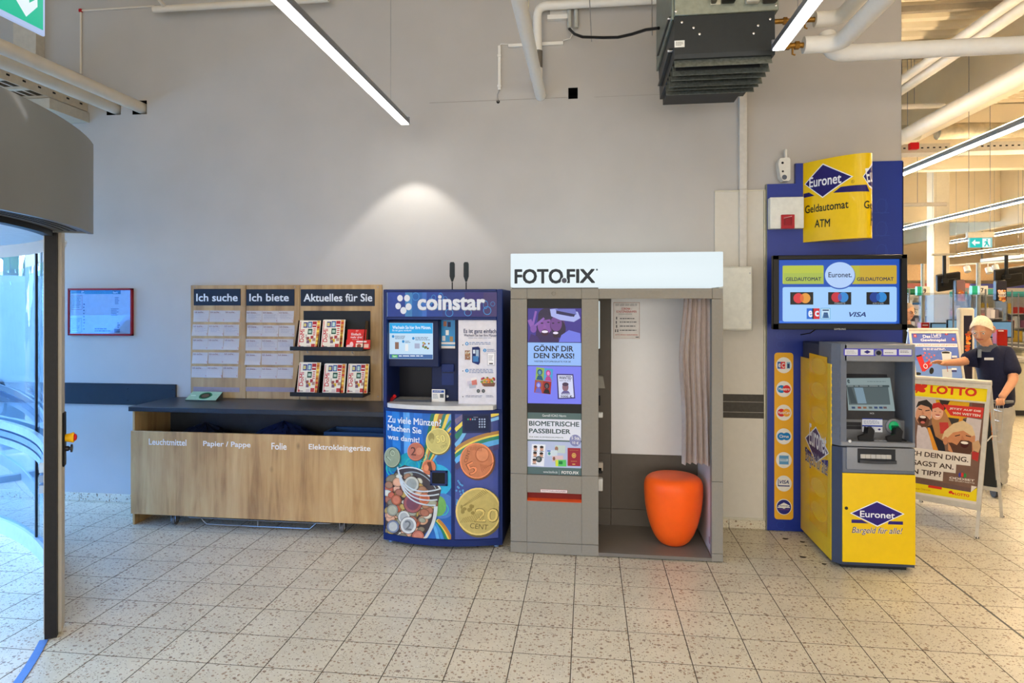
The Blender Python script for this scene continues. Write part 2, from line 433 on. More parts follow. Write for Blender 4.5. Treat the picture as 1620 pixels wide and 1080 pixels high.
# ---- floor
fl = MB().box((-8.2, -5, -0.12), (24, 24, -0.0007), GROUT).build('floor', kind='structure')
def tile_mesh(w, d):
    bm = bmesh.new(); g = .0024; c = .003
    lo = [bm.verts.new((x, y, -.0008)) for x, y in ((g, g), (w-g, g), (w-g, d-g), (g, d-g))]
    hi = [bm.verts.new((x, y, 0)) for x, y in ((g+c*.4, g+c*.4), (w-g-c*.4, g+c*.4), (w-g-c*.4, d-g-c*.4), (g+c*.4, d-g-c*.4))]
    bm.faces.new(hi)
    for k in range(4): bm.faces.new((lo[k], lo[(k+1) % 4], hi[(k+1) % 4], hi[k]))
    me = bpy.data.meshes.new('floor_tile'); bm.to_mesh(me); bm.free(); me.materials.append(TERR); return me
cells = []
for i in range(-23, 78):
    for j in range(-22, 65):
        x, y = GX+i*T, GY+j*T
        cx, cy = x+T/2, y+T/2
        if x < -8 or x > 21.5: continue
        d = -cx*SN+cy*CS
        vis = False; a = 0
        if d > 1.0:
            px = CX+F*(cx*CS+cy*SN)/d; py = Y0+F*H/d
            a = 1/d**3
            vis = -60 < px < 1680 and py < 1130 and not (cy > WY and cx < 2.3) and not (-3.55 < cx < -1.5 and cy > 4.93) \
                and not (-1.45 < cx < -.62 and cy > 4.85) and not (-.5 < cx < .88 and cy > 4.75) and not (1.65 < cx < 2.06 and cy > 4.75) and not (px < 70 and cy > 4.6)
        cells.append((a if vis else 0, i, j))
cells.sort(reverse=True)
TM = tile_mesh(T, T)
for k, (a, i, j) in enumerate(cells[:300]):
    o = bpy.data.objects.new('floor_tile', TM); COL.objects.link(o); o.parent = fl
    o.location = Vector((GX+i*T, GY+j*T, 0))-BASE[fl]
bm = bmesh.new()
for a, i, j in cells[300:]:
    if GX+i*T < -6.3 and False: continue
    x, y = GX+i*T, GY+j*T; g = .0024; c = .0014
    lo = [bm.verts.new(p+(-.0008,)) for p in ((x+g, y+g), (x+T-g, y+g), (x+T-g, y+T-g), (x+g, y+T-g))]
    hi = [bm.verts.new(p+(0,)) for p in ((x+g+c, y+g+c), (x+T-g-c, y+g+c), (x+T-g-c, y+T-g-c), (x+g+c, y+T-g-c))]
    bm.faces.new(hi)
    for k in range(4): bm.faces.new((lo[k], lo[(k+1) % 4], hi[(k+1) % 4], hi[k]))
me = bpy.data.meshes.new('distant_tiles'); bm.to_mesh(me); bm.free(); me.materials.append(TERR)
setp(link_mesh('distant_tiles', me, fl), kind='stuff')
# wide movement joint in the floor
MB().box((2.2545, -1, -.004), (2.2665, 9, .0012), M((92, 90, 86), .5)).build('joint_strip', fl)
# drip marks beside the cash machine
mk = Flat((0, 0, 0), (1, 0, 0), (0, 1, 0), lift=.0006)
for x, y, rx, ry in ((1243, 852, 6, 1.6), (1270, 857, 5, 1.5), (1271, 881, 6, 1.6), (1304, 892, 4, 1.4), (1230, 871, 1.5, .8), (1275, 863, 2, 1), (1236, 845, 2, .8), (1290, 897, 2, .8)):
    a = atZ(x, y, 0)
    pts = [(a.x+rx*.0042*math.cos(t*.7)*(1+.3*math.sin(3*t)), a.y+ry*.011*math.sin(t*.7)*(1+.3*math.cos(2*t))) for t in range(9)]
    mk.polyuv(pts, M((62, 56, 48), .8, var=.2, scale=80))
mk.build('dried_stain', fl)

# ---- back wall with service hole
PLASTER = M((181, 178, 174), .85, var=.03, scale=3, bump=.25)
def wall_with_holes(holes):
    xs = sorted({-8.0, 2.351}|{h[0] for h in holes}|{h[1] for h in holes})
    zs = sorted({0.0, 5.02}|{h[2] for h in holes}|{h[3] for h in holes})
    b = MB()
    bm = b.bm
    for x0, x1 in zip(xs, xs[1:]):
        for z0, z1 in zip(zs, zs[1:]):
            cx, cz = (x0+x1)/2, (z0+z1)/2
            if any(h[0] < cx < h[1] and h[2] < cz < h[3] for h in holes): continue
            b.quad([(x0, WY, z0), (x1, WY, z0), (x1, WY, z1), (x0, WY, z1)], PLASTER)
    for h in holes:
        x0, x1, z0, z1 = h; D_ = M((14, 13, 12), .9)
        for q in ([(x0, WY, z0), (x1, WY, z0), (x1, WY+.2, z0), (x0, WY+.2, z0)], [(x0, WY, z1), (x1, WY, z1), (x1, WY+.2, z1), (x0, WY+.2, z1)],
                  [(x0, WY, z0), (x0, WY, z1), (x0, WY+.2, z1), (x0, WY+.2, z0)], [(x1, WY, z0), (x1, WY, z1), (x1, WY+.2, z1), (x1, WY+.2, z0)],
                  [(x0, WY+.2, z0), (x1, WY+.2, z0), (x1, WY+.2, z1), (x0, WY+.2, z1)]): b.quad(q, D_)
    b.box((2.349, WY, 0), (2.351, WY+.3, 5.02), PLASTER); b.quad([(-8, WY+.3, 0), (2.351, WY+.3, 0), (2.351, WY+.3, 5.02), (-8, WY+.3, 5.02)], PLASTER)
    return b.build('wall_back', kind='structure', smooth=False, recalc=False)
h1 = atY(899, 139, WY); h2 = atY(914, 156, WY)
pa = atY(222, 170, WY); pb = atY(181, 171, WY)
holes = [(h1.x, h2.x, h2.z, h1.z), (pa.x-.075, pa.x+.062, pa.z-.06, pa.z+.06), (pb.x-.075, pb.x+.062, pb.z-.06, pb.z+.06)]
wb = wall_with_holes(holes)
# fine horizontal board joint high on the wall
MB().box((-1.3, WY-.0015, 3.405), (-.16, WY+.01, 3.409), M((150, 146, 140), .8)).box((.05, WY-.001, 3.40), (1.1, WY+.01, 3.403), M((160, 156, 150), .8)).build('board_joint', wb)
# ---- skirting tiles
sk = bpy.data.objects.new('baseboard_back', None); COL.objects.link(sk); sk['kind'] = 'structure'; sk.location = (-1, WY-.008, 0); BASE[sk] = Vector(sk.location)
bbm = tile_mesh(T, .07)
for k in range(-22, 13):
    x = GX+k*T
    if -3.5 < x < -1.9 or -1.4 < x < .6: continue
    x1 = min(x+T-.002, 2.34); 
    if x1 <= x: continue
    MB().box((x+.001, WY-.013, .001), (x1, WY+.002, .07), TERR, .002).build('skirting_tile', sk)
# ---- left glazed front, other enclosing walls, ceiling
WPL = M((190, 180, 165), .85, var=.03, scale=3)
lw = MB()
FR = M((120, 122, 124), .45, .3)
lw.box((-6.3, -5, 2.65), (-6.15, 5.6, 5.02), WPL)
lw.box((-6.3, -5, 0), (-6.15, -2.6, 2.65), WPL)
for y in (-2.6, -1.0, .4, 2.2, 3.8, 5.42): lw.box((-6.28, y-.03, 0), (-6.2, y+.03, 2.65), FR)
lw.box((-6.28, -2.6, 0), (-6.2, 5.45, .06), FR)
lw.build('wall_left', kind='structure')
MB().box((-6.3, -5.2, 0), (24, -5, 5.02), WPL).build('wall_front', kind='structure')
MB().box((23.8, -5, 0), (24, 24, 5.02), WPL).build('wall_right', kind='structure')
TAN = M((196, 166, 128), .8, var=.04, scale=2)
MB().box((2.35, 23.2, 0), (24, 23.4, 5.02), M((206, 192, 164), .8, var=.04, scale=2)).box((-6.3, WY+.3, 0), (-6.15, 23.4, 5.02), WPL).build('wall_rear', kind='structure')
DECK = M((222, 208, 178), .55, var=.03, scale=2)
# trapezoid deck, ribs along x
bm = bmesh.new(); y = -5.2; prof = []
while y < 24: prof += [(y, 5.0), (y+.10, 5.0), (y+.14, 5.1), (y+.24, 5.1)]; y += .28
A = [bm.verts.new((-6.4, p[0], p[1])) for p in prof]; B = [bm.verts.new((24, p[0], p[1])) for p in prof]
for k in range(len(A)-1): bm.faces.new((A[k], B[k], B[k+1], A[k+1]))
me = bpy.data.meshes.new('ceiling'); bm.to_mesh(me); bm.free(); me.materials.append(DECK)
ce = setp(link_mesh('ceiling', me), kind='structure')
CONC = M((222, 208, 180), .7, var=.04, scale=2)
for n, x in enumerate((4.95, 9.8, 14.7)):
    zb = 4.24 if n == 0 else 3.57
    MB().box((x-.09, 5.6, zb), (x+.09, 23.2, 5.0), CONC, .01).build('girder', label='cream girder running away into the shop, %s of the row' % ('nearest', 'middle', 'farthest')[n],
        cat='girder', group='lengthwise roof girders')
for n, (y, zb) in enumerate(((12.0, 3.94), (17.5, 3.7))):
    b = MB()
    for xa, xb in ((2.4, 4.858), (5.042, 9.708), (9.892, 14.608), (14.792, 23.5)): b.box((xa, y-.1, zb), (xb, y+.1, 4.99), CONC, .01)
    b.build('cross_girder', label='cream cross girder under the shop roof, %s one' % ('nearer', 'farther')[n], cat='girder', group='cross girders')
# steel purlins under the deck
for n, y in enumerate((7.9, 9.4)):
    MB().box((2.6, y-.03, 4.93), (4.85, y+.03, 4.995), M((150, 138, 118), .5)).build('purlin', label='thin steel purlin under the ribbed ceiling, %s one' % ('nearer', 'farther')[n], cat='purlin')

# ---- outdoors
ASPH = M((92, 94, 98), .9, var=.12, scale=20)
MB().box((-60, -45, -.16), (-6.3, 50, -.03), ASPH).build('pavement_outside', kind='structure')
# ================================================================== WALL FITTINGS
NAVY = M((38, 42, 50), .45, var=.05); 
for (x0, x1, lab) in ((-6.1, -3.547, 'long dark wall guard board left of the wooden counter'), (1.03, 1.36, 'short dark wall guard board between the photo booth and the blue panel')):
    t = thing('wall_guard', ((x0+x1)/2, WY-.01, .86), lab, 'wall guard')
    if x0 < 0: rbox('guard_board', (x0, WY-.022, .86), (x1, WY-.003, 1.045), NAVY, t, .003)
    else:
        g2 = M((66, 63, 58), .55, var=.12, scale=40)
        for a, b in ((.86, .905), (.907, .985), (.987, 1.045)): rbox('guard_board', (x0, WY-.022, a), (x1, WY-.003, b), g2, t, .002)
    if x0 < 0:
        for x in (-4.0, -3.575):
            for z in (.9, 1.0): MB().cyl((x, WY-.022, z), (x, WY-.026, z), .006, BLACK, 10).build('screw', t)
# framed plan on the left
t = thing('picture_frame', (-4.26, WY-.02, 1.466), 'red framed information poster behind glass, beside the revolving door', 'poster')
RED = M((140, 22, 34), .4)
a = Vector((-4.575, WY-.03, 1.466)); b = Vector((-3.955, WY-.002, 1.882))
fb = MB(); wd = .016
fb.box(a, (b.x, b.y, a.z+wd), RED, .002); fb.box((a.x, a.y, b.z-wd), b, RED, .002); fb.box((a.x, a.y, a.z), (a.x+wd, b.y, b.z), RED, .002); fb.box((b.x-wd, a.y, a.z), b, RED, .002)
fb.build('frame', t)
rbox('backing', (a.x+.01, WY-.012, a.z+.01), (b.x-.01, WY-.004, b.z-.01), M((205, 212, 222), .5), t, 0)
s = wallflat(WY-.012)
s.rect(111, 459, 134, 464, M((30, 120, 140), .5)); s.rect(178, 459, 191, 465, M((20, 90, 104), .5)); s.rect(134, 459, 178, 465, M((40, 130, 150), .5))
s.text('P', 129, 460, 133, 463.5, ink((230, 240, 245)), .03); s.text('lan', 179, 460.5, 186, 464, ink((230, 240, 245)), .03)
rp = ink((170, 90, 120)); tq = ink((70, 130, 170))
for x0, y0, x1, y1, c in ((113, 467, 130, 489, rp), (112, 503, 129, 525, tq)):
    s.rect(x0, y0, x1, y0+.6, c); s.rect(x0, y1, x1, y1+.6, c); s.rect(x0, y0, x0+.5, y1, c); s.rect(x1, y0, x1+.5, y1, c)
    s.lines(x0+2, y0+2, x1-2, y1-1, 8, ink((120, 132, 150)))
s.lines(132, 480, 135, 524, 9, ink((40, 60, 110))); s.lines(182, 470, 190, 482, 5, ink((30, 50, 90))); s.lines(176, 488, 188, 500, 5, ink((90, 100, 130)))
s.lines(150, 519, 176, 526, 2, ink((60, 70, 100))); s.rect(181, 520, 190, 526, ink((110, 125, 150))); s.lines(186, 510, 190, 520, 3, ink((40, 50, 90)))
s.build('printed_plan', t)
gp = MB(); gp.box((a.x+wd, WY-.0235, a.z+wd), (b.x-wd, WY-.0215, b.z-wd), PICG); gp.build('pane', t, smooth=False)

# white cladding panel, trunking, distribution box right of the booth
CLAD = M((200, 196, 186), .5, var=.02)
t = thing('cladding_panel', (1.2, WY-.01, .075), 'tall white cladding panel between photo booth and blue panel', 'panel')
rbox('sheet', (.98, WY-.02, .078), (1.3475, WY-.002, 2.62), CLAD, t, .002)
rbox('edge_profile', (1.347, WY-.028, .075), (1.3605, WY-.002, 2.625), M((170, 168, 150), .4, .3), t, .001)
rbox('edge_profile', (.98, WY-.026, .072), (1.3605, WY-.002, .088), M((190, 186, 170), .4, .3), t, .001)
rbox('edge_profile', (.98, WY-.026, 2.618), (1.3605, WY-.002, 2.628), M((190, 186, 170), .4, .3), t, .001)
a = atY(1170, 300, WY-.05); b = atY(1182, 300, WY-.05)
MB().box((a.x, WY-.05, 2.032), (b.x, WY-.0215, 2.63), M((200, 196, 188), .45), .003).box((a.x, WY-.05, 2.63), (b.x, WY-.001, 4.4), M((200, 196, 188), .45), .003).build('cable_trunking', label='white cable trunking running up the wall above the distribution box', cat='trunking')
t = thing('distribution_box', (1.1, 5.38, 1.545), 'white steel distribution box on the wall right of the photo booth', 'box')
rbox('body', (.99, 5.31, 1.545), (1.236, WY-.0215, 2.03), M((205, 205, 196), .4), t, .004)
rbox('door', (.99, 5.298, 1.555), (1.228, 5.31, 2.022), M((212, 212, 202), .4), t, .003)
for x, lab in ((1186.5, 'upper'), ):
    for y in (432, 510):
        q = atY(x, y, 5.298); MB().cyl(q, q+Vector((0, -.004, 0)), .006, STEEL, 10).build('lock', t)

# ================================================================== NOTICE BOARD
BY = 5.425
t = thing('notice_board', (-2.55, BY, .935), 'oak notice board with three dark header signs above the counter', 'notice board')
for x0, x1 in ((-3.405, -2.899), (-2.895, -2.418), (-2.414, -1.70)):
    rbox('board_panel', (x0, BY, .937), (x1, WY-.001, 1.905), OAKD, t, .002)
HD = M((34, 42, 58), .4)
for (x0, y0, x1, y1, txt, tx) in ((307, 457, 381, 483, 'Ich suche', (310.5, 464.5, 376, 476.5)), (390, 457.5, 466, 483.5, 'Ich biete', (394.5, 464.5, 457, 476.5)), (476, 457.5, 593, 483.8, 'Aktuelles für Sie', (480.5, 464.5, 589, 476.8))):
    A, B = atY(x0, y0, BY), atY(x1, y1, BY)
    o = rbox('header_sign', (A.x, BY-.006, B.z), (B.x, BY, A.z), HD, t, .001)
    wallflat(BY-.006).text(txt, tx[0], tx[1], tx[2], tx[3], ink((222, 228, 236)), .035).build('lettering', o)
for x0, x1 in ((306, 379), (389, 466)):
    A, B = atY(x0, 611.5, BY), atY(x1, 620, BY)
    rbox('label_strip', (A.x, BY-.002, B.z), (B.x, BY, A.z), M((150, 140, 150), .35), t, 0)
for px, py in ((308, 454), (466.5, 454), (476, 454.5), (598, 454), (598, 627)):
    q = atY(px, py, BY); MB().cyl(q, q+Vector((0, -.003, 0)), .005, STEEL, 8).build('screw', t)
# note cards: 5 rows of 3 in each of the first two columns
NOTE = M((242, 242, 248), .8, var=.01); RIB = ink((120, 40, 60))
rows = ['top row', 'second row from the top', 'middle row', 'fourth row from the top', 'bottom row']
cols = ['left', 'middle', 'right']
LX = {0: [(306.8, 490.8, 509), (305.2, 513, 531), (305, 535, 553), (305, 557, 575), (303.5, 579, 597)],
      1: [(390, 491.5, 510), (391, 514, 532), (389, 536, 554.5), (388.5, 558.5, 577), (389, 580.5, 598.5)]}
gaps = {(0, 0): 1, (0, 1): 1, (0, 2): 2, (0, 3): 1, (0, 4): 0, (1, 3): 12}
for c in (0, 1):
    word = 'Ich suche...' if c == 0 else 'Ich biete...'
    for r in range(5):
        x, y0, y1 = LX[c][r]; wd = 24.6 if c == 0 else 25.2
        for k in range(3):
            xx = x+wd*k+(.4 if k and gaps.get((c, r)) in (k, 12) else 0)
            q0 = atY(xx, y0+.1*k, BY); q1 = atY(xx+wd-.3, y1+.15*k, BY)
            lab = "white note card headed '%s', %s, %s card" % ('Ich suche' if c == 0 else 'Ich biete', rows[r], cols[k])
            t = thing('note_card', ((q0.x+q1.x)/2, BY-.001, q1.z), lab, 'note card', 'note cards on the board')
            w_ = q1.x-q0.x
            lf = .004+.012*random.random() if random.random() < .5 else .003
            def fn(u, v, q0=q0, q1=q1, w_=w_, lf=lf): return (q0.x+w_*u, BY-.002-lf*(1-v)**1.5-.004*abs(u-.5)*(1-v), q1.z+(q0.z-q1.z)*v)
            MB().grid(fn, 3, 3, NOTE, .0006).build('card', t)
            s = wallflat(BY-.002-lf-.0035, lift=.0004)
            s.text(word, xx+1.2, y0+1.4, xx+17, y0+4.4, RIB, .0)
            s.text('X', xx+wd-3.5, y1-4, xx+wd-1.8, y1-1.5, ink((190, 60, 80)))
            if (c == 1 and r < 3) or (c, r) == (0, 1): s.lines(xx+3, y0+6, xx+wd-2, y1-5, 4, ink((150, 156, 190)), .16, .5)
            for yy in (y0+7, y0+10, y0+13): s.rect(xx+1, yy, xx+wd-1.5, yy+.25, ink((188, 192, 204)))
            s.build('print', t)

# ================================================================== LEAFLET RACKS
RK = M((36, 38, 42), .45, var=.05); RKP = glass('smoked_acrylic', (150, 140, 150), .08, 1.5)
def magazine(x0, y0, x1, y1, Y, lab, n=2, tilt=.035):
    A, B = atY(x0, y0, Y), atY(x1, y1, Y); h = A.z-B.z; w_ = B.x-A.x
    t = thing('magazine', ((A.x+B.x)/2, Y, B.z), lab, 'magazine', 'magazines in the rack')
    V = Vector((0, .22, 1)).normalized(); U = Vector((1, 0, 0)); O = Vector((A.x, Y, B.z)); N = U.cross(V)
    hh = h*1.02
    for k in range(n):
        off = Vector((k*.004, 0, k*.002))-N*(.003*k)
        p = [O+off, O+off+U*w_, O+off+U*w_+V*hh, O+off+V*hh]
        b = MB()
        q = [x-N*.002 for x in p]
        for f in (p, q[::-1], [p[0], p[1], q[1], q[0]], [p[1], p[2], q[2], q[1]], [p[2], p[3], q[3], q[2]], [p[3], p[0], q[0], q[3]]): b.quad(f, M((232, 226, 212), .6))
        b.build('cover' if k == 0 else 'copy_behind', t, smooth=False)
    s = Flat(O, U, V, lift=.0012)
    W_, H_ = w_, hh
    R = lambda a, b, c, d, m, r=0: s.rectuv(a*W_, b*H_, c*W_, d*H_, m, r)
    rd = ink((196, 36, 44)); R(.0, 0, 1, 1, ink((236, 228, 208)))
    R(.86, 0, 1, 1, ink((214, 150, 60)))
    for q in range(7): R(.87, .02+q*.14, .99, .09+q*.14, ink(random.choice([(200, 60, 50), (240, 210, 90), (190, 100, 40)])))
    R(.04, .02, .07, .97, rd)
    # vertical masthead
    g, fs, ar = glyphs('DoMi', .03)
    s._add([((.28-.20*gy)*W_, (.22+.46*gx)*H_) for gx, gy in g], fs, rd)
    R(.20, .74, .40, .94, ink((60, 66, 130))); R(.22, .78, .34, .90, ink((214, 200, 120)))
    R(.42, .74, .62, .96, ink((40, 84, 150))); R(.46, .77, .58, .92, ink((190, 214, 200)))
    R(.64, .76, .84, .97, ink((176, 40, 48))); R(.66, .82, .82, .86, ink((235, 215, 205)))
    R(.44, .50, .66, .70, ink((44, 84, 66))); R(.48, .55, .62, .64, ink((180, 200, 180)))
    for (u, v, c) in ((.40, .30, (150, 84, 74)), (.60, .34, (170, 60, 60)), (.50, .22, (220, 180, 40)), (.70, .26, (180, 140, 120)), (.42, .18, (120, 90, 110))): R(u, v, u+.14, v+.11, ink(c))
    for q in range(5): R(.34, .48-q*.03, .42, .49-q*.03, ink((90, 80, 80)))
    for q in range(4): R(.70, .68-q*.07, .82, .71-q*.07, rd)
    R(.44, .02, .62, .12, ink((216, 200, 190))); s.ell  # lower picture
    R(.66, .03, .84, .16, ink((190, 60, 56))); R(.08, .03, .14, .1, rd); R(.10, .05, .3, .07, ink((100, 90, 90)))
    s.build('cover_print', t); return t
def rack(yt, yb, lab, zy0):
    """one tier: back sheet, front ledge, four clear dividers"""
    xl, xr = -2.386, -1.795
    zt = atY(500, yt, BY-.01).z; zb = atY(500, yb, 5.28).z
    t = thing('leaflet_rack', ((xl+xr)/2, 5.35, zb), lab, 'leaflet rack', 'leaflet racks')
    MB().box((xl+.01, BY-.012, zb+.02), (xr, BY-.004, zt), RK, .001).build('back_sheet', t)
    b = MB(); b.box((xl-.03, 5.235, zb-.001), (xr, BY-.004, zb+.012), RK, .002); b.box((xl-.03, 5.235, zb), (xr, 5.245, zb+.032), RK, .002); b.build('ledge', t)
    for k in range(4):
        x = xl+(xr-xl-.012)*k/3
        MB().prism([(5.25, zb+.012), (BY-.012, zb+.012), (BY-.012, zb+.235), (5.335, zb+.245)], x, x+.004, RKP, 'x').build('divider', t, smooth=False)
    for k in range(3):
        x = xl+.12+k*.19; MB().tube([(x, 5.24, zb-.001), (x, 5.23, zb-.012), (x+.008, 5.238, zb-.018)], .003, STEEL, 6).build('clip', t)
    return t, zb
r1, z1 = rack(491.5, 554, 'upper black leaflet rack with clear dividers on the notice board', 0)
r2, z2 = rack(562, 626, 'lower black leaflet rack with clear dividers, all three slots filled', 0)
MY = 5.275
magazine(470.5, 507, 503, 551, MY, 'advertising magazine in the left slot of the upper rack', 2)
magazine(507.5, 506, 541, 551, MY, 'advertising magazine in the middle slot of the upper rack', 3)
magazine(469.5, 574, 502, 621.5, MY, 'advertising magazine in the left slot of the lower rack', 3)
magazine(510, 576, 543, 621.5, MY, 'advertising magazine in the middle slot of the lower rack', 3)
magazine(548, 576, 580, 622, MY, 'advertising magazine in the right slot of the lower rack', 2)
for (x0, y0, x1, y1, Y, txt, lab) in ((548, 520.5, 578, 552, 5.29, True, 'tall red leaflet in the right slot of the upper rack'), (547, 537, 585, 552, 5.268, False, 'wide red leaflet with pictures in front of the tall red one')):
    A, B = atY(x0, y0, Y), atY(x1, y1, Y); V = Vector((0, .2, 1)).normalized(); O = Vector((A.x, Y, B.z)); U = Vector((1, 0, 0)); N = U.cross(V)
    t = thing('leaflet', ((A.x+B.x)/2, Y, B.z), lab, 'leaflet'); W_, H_ = B.x-A.x, A.z-B.z
    b = MB(); p = [O, O+U*W_, O+U*W_+V*H_, O+V*H_]; q = [x-N*.002 for x in p]; rm = M((214, 48, 44), .4)
    for f in (p, q[::-1], [p[0], p[1], q[1], q[0]], [p[1], p[2], q[2], q[1]], [p[2], p[3], q[3], q[2]], [p[3], p[0], q[0], q[3]]): b.quad(f, rm)
    b.build('paper', t, smooth=False)
    s = Flat(O, U, V, lift=.001)
    if txt:
        s.text('Einfach', 556, 526.5, 571, 530.5, ink((245, 225, 220)), .04); s.text('mehr drin!', 555, 531.5, 573, 535, ink((245, 225, 220)), .04)
        s.text('37', 563, 522, 567, 524.5, ink((245, 215, 210))); s.lines(557, 536.5, 570, 539, 1, ink((240, 200, 190)))
    else:
        s.rect(564, 539, 580, 541.5, ink((240, 226, 214))); s.rect(563, 543, 574, 551, ink((240, 214, 190))); s.ell(568, 547, 3.4, 3, ink((150, 70, 50)))
        s.ell(556, 545, 3, 4.5, ink((245, 200, 196))); s.ell(551, 548, 3, 3, ink((245, 200, 196))); s.rect(576, 544, 583, 550, ink((236, 190, 170)))
    s.build('print', t)

# ================================================================== COUNTER
t = thing('recycling_counter', (-2.55, 5.1, 0), 'oak collecting counter with dark worktop and four white captions', 'counter')
TOPM = M((48, 52, 60), .32, var=.04)
rbox('worktop', (-3.59, 4.878, .90), (-1.495, WY-.002, .936), TOPM, t, .002)
rbox('front_panel', (-3.574, 4.885, .092), (-1.50, 4.904, .746), OAK, t, .0015)
for x in (-3.572, -1.522): rbox('side_panel', (x, 4.905, .001), (x+.018, 5.40, .90), OAK, t, .001)
DW = M((58, 60, 64), .6, var=.1, scale=15)
rbox('back_panel', (-3.55, 5.36, .25), (-1.525, 5.375, .90), DW, t, .001)
for txt, x0, y0, x1, y1 in (('Leuchtmittel', 235.5, 693.5, 295, 705), ('Papier / Pappe', 321.5, 697, 396.5, 710), ('Folie', 429.5, 700, 453.5, 711.5), ('Elektrokleingeräte', 488.5, 702, 586, 716)):
    wallflat(4.885).text(txt, x0, y0, x1, y1, ink((232, 230, 224)), .03).build('caption_lettering', t)
for y in (4.99, 5.3):
    pass
# trolleys underneath with bins
def castor(t, x, y, rot=0):
    b = MB(); b.cyl((x-.012, y, .035), (x+.012, y, .035), .035, M((95, 95, 96), .6), 20); b.build('castor_wheel', t)
    b = MB(); b.box((x-.02, y-.028, .03), (x-.015, y+.028, .085), STEEL); b.box((x+.015, y-.028, .03), (x+.02, y+.028, .085), STEEL); b.box((x-.02, y-.028, .082), (x+.02, y+.028, .088), STEEL)
    b.build('castor_fork', t)
t = thing('collecting_trolley', (-2.5, 5.1, 0), 'wire collecting trolley on castors standing under the counter', 'trolley')
for x in (-3.24, -1.855): castor(t, x, 4.955); castor(t, x, 5.28)
GW = M((175, 178, 180), .35, .8)
b = MB(); b.box((-3.3, 4.93, .088), (-1.8, 5.33, .094), GW); b.build('base_plate', t)
x0, x1, x2, x3 = [atY(x, 820, 4.93).x for x in (297, 322, 496, 524)]
w_ = MB()
w_.tube([(x0, 5.1, .075), (x0, 4.94, .075), (x0+.01, 4.93, .070), (x1-.02, 4.93, .068), (x1, 4.93, .045), (x1+.03, 4.93, .022), (x2-.03, 4.93, .022), (x2, 4.93, .05), (x2+.02, 4.93, .068), (x3-.01, 4.93, .070), (x3, 4.94, .075), (x3, 5.1, .075)], .0035, GW, 6)
w_.tube([(x1-.06, 4.932, .068), (x2+.05, 4.932, .066)], .003, GW, 6); w_.tube([((x1+x2)/2, 4.93, .067), ((x1+x2)/2, 4.93, .022)], .003, GW, 6)
w_.build('wire_bumper', t)
for k in range(4):
    x = -3.28+k*.375; b = MB(); b.box((x, 4.95, .094), (x+.35, 5.32, .60), M((72, 76, 84), .6), .01); b.build('bin', t)
# loose contents seen through the slot
b = MB()
def lump(u, v):
    a = 2*math.pi*u; r = 1+.14*math.sin(5*a+v*7)+.08*math.sin(9*a-v*11)
    return (-2.42+.42*math.cos(a)*r*math.sin(math.pi*(.15+.85*v)*.6), 5.12+.17*math.sin(a)*r*math.sin(math.pi*(.15+.85*v)*.6), .60+.235*(1-v)**.7+.012*math.sin(14*a))
def bagfn(cx, rx, top):
    def fn(u, v):
        a = 2*math.pi*u; q = math.sin(math.pi/2*min(1, v*1.15)); r = 1+.10*math.sin(7*a+v*9)+.06*math.sin(13*a-v*17)
        return (cx+rx*math.cos(a)*q*r, 5.14+.16*math.sin(a)*q*r, .60+(top-.60)*(1-v)**.8+.01*math.sin(11*a+6*v))
    return fn
BAG = M((22, 30, 62), .22, var=.25, scale=30)
MB().grid(bagfn(-2.42, .26, .80), 36, 10, BAG).build('bin_bag', label='crumpled dark blue bin bag seen through the counter slot, middle', cat='bag', group='bin bags in the counter')
MB().grid(bagfn(-3.10, .22, .775), 30, 9, M((26, 30, 44), .3, var=.2, scale=30)).build('bin_bag', label='crumpled black bin bag seen through the counter slot, far left', cat='bag', group='bin bags in the counter')
b = MB(); A = atY(343, 668, 5.05); B = atY(386, 682, 5.05)
b.prism([(A.x, .62), (B.x+.02, .62), (B.x, .80), (B.x-.10, .815), (A.x+.08, .72)], 5.02, 5.3, M((150, 120, 92), .8)); b.build('cardboard_box', label='open brown cardboard box sticking up behind the counter front', cat='box')
b = MB(); cr = M((50, 84, 128), .5)
x0, x1 = atY(512, 685, 5.1).x, -1.53
b.box((x0, 5.10, .60), (x1, 5.12, .735), cr, .003); b.box((x0, 5.10, .60), (x0+.02, 5.34, .735), cr, .003); b.box((x1-.02, 5.1, .6), (x1, 5.34, .735), cr, .003); b.box((x0, 5.32, .6), (x1, 5.34, .735), cr, .003)
b.build('plastic_crate', label='blue grey plastic crate at the right end of the counter slot', cat='crate')
# green dispenser on worktop
t = thing('battery_box', (-3.1, 5.25, .937), 'small pale green box with oval opening on the dark worktop', 'box')
G = M((150, 186, 160), .45)
a0, a1 = atZ(293, 632.5, .942), atZ(343, 633, .942)
yf = a0.y; yb_ = yf+.11; zb = .937
xa, xb = a0.x, a1.x
b = MB(); b.prism([(yf, zb), (yb_, zb), (yb_, zb+.062), (yf, zb+.006)], xa, xb, M((60, 64, 62), .5), 'x'); b.build('body', t, smooth=False)
V = Vector((0, yb_-yf, .056)).normalized()
s = Flat((xa, yf, zb+.006), (1, 0, 0), V, lift=.001)
W_ = xb-xa; L = math.hypot(yb_-yf, .056)
s.rectuv(0, 0, W_, L, G)
cu, cv = .54*W_, .52*L
def el(ru, rv, m, n=24, zz=0): s.polyuv([(cu+(ru+zz*math.cos(7*k))*math.cos(2*math.pi*k/n), cv+rv*math.sin(2*math.pi*k/n)) for k in range(n)], m)
el(.056, L*.40, ink((28, 110, 70)), zz=.003); el(.044, L*.30, ink((16, 30, 22))); el(.034, L*.2, ink((92, 74, 60)))
s.rectuv(.06*W_, .5*L, .22*W_, .55*L, ink((225, 235, 225)))
s.build('sloped_lid', t)
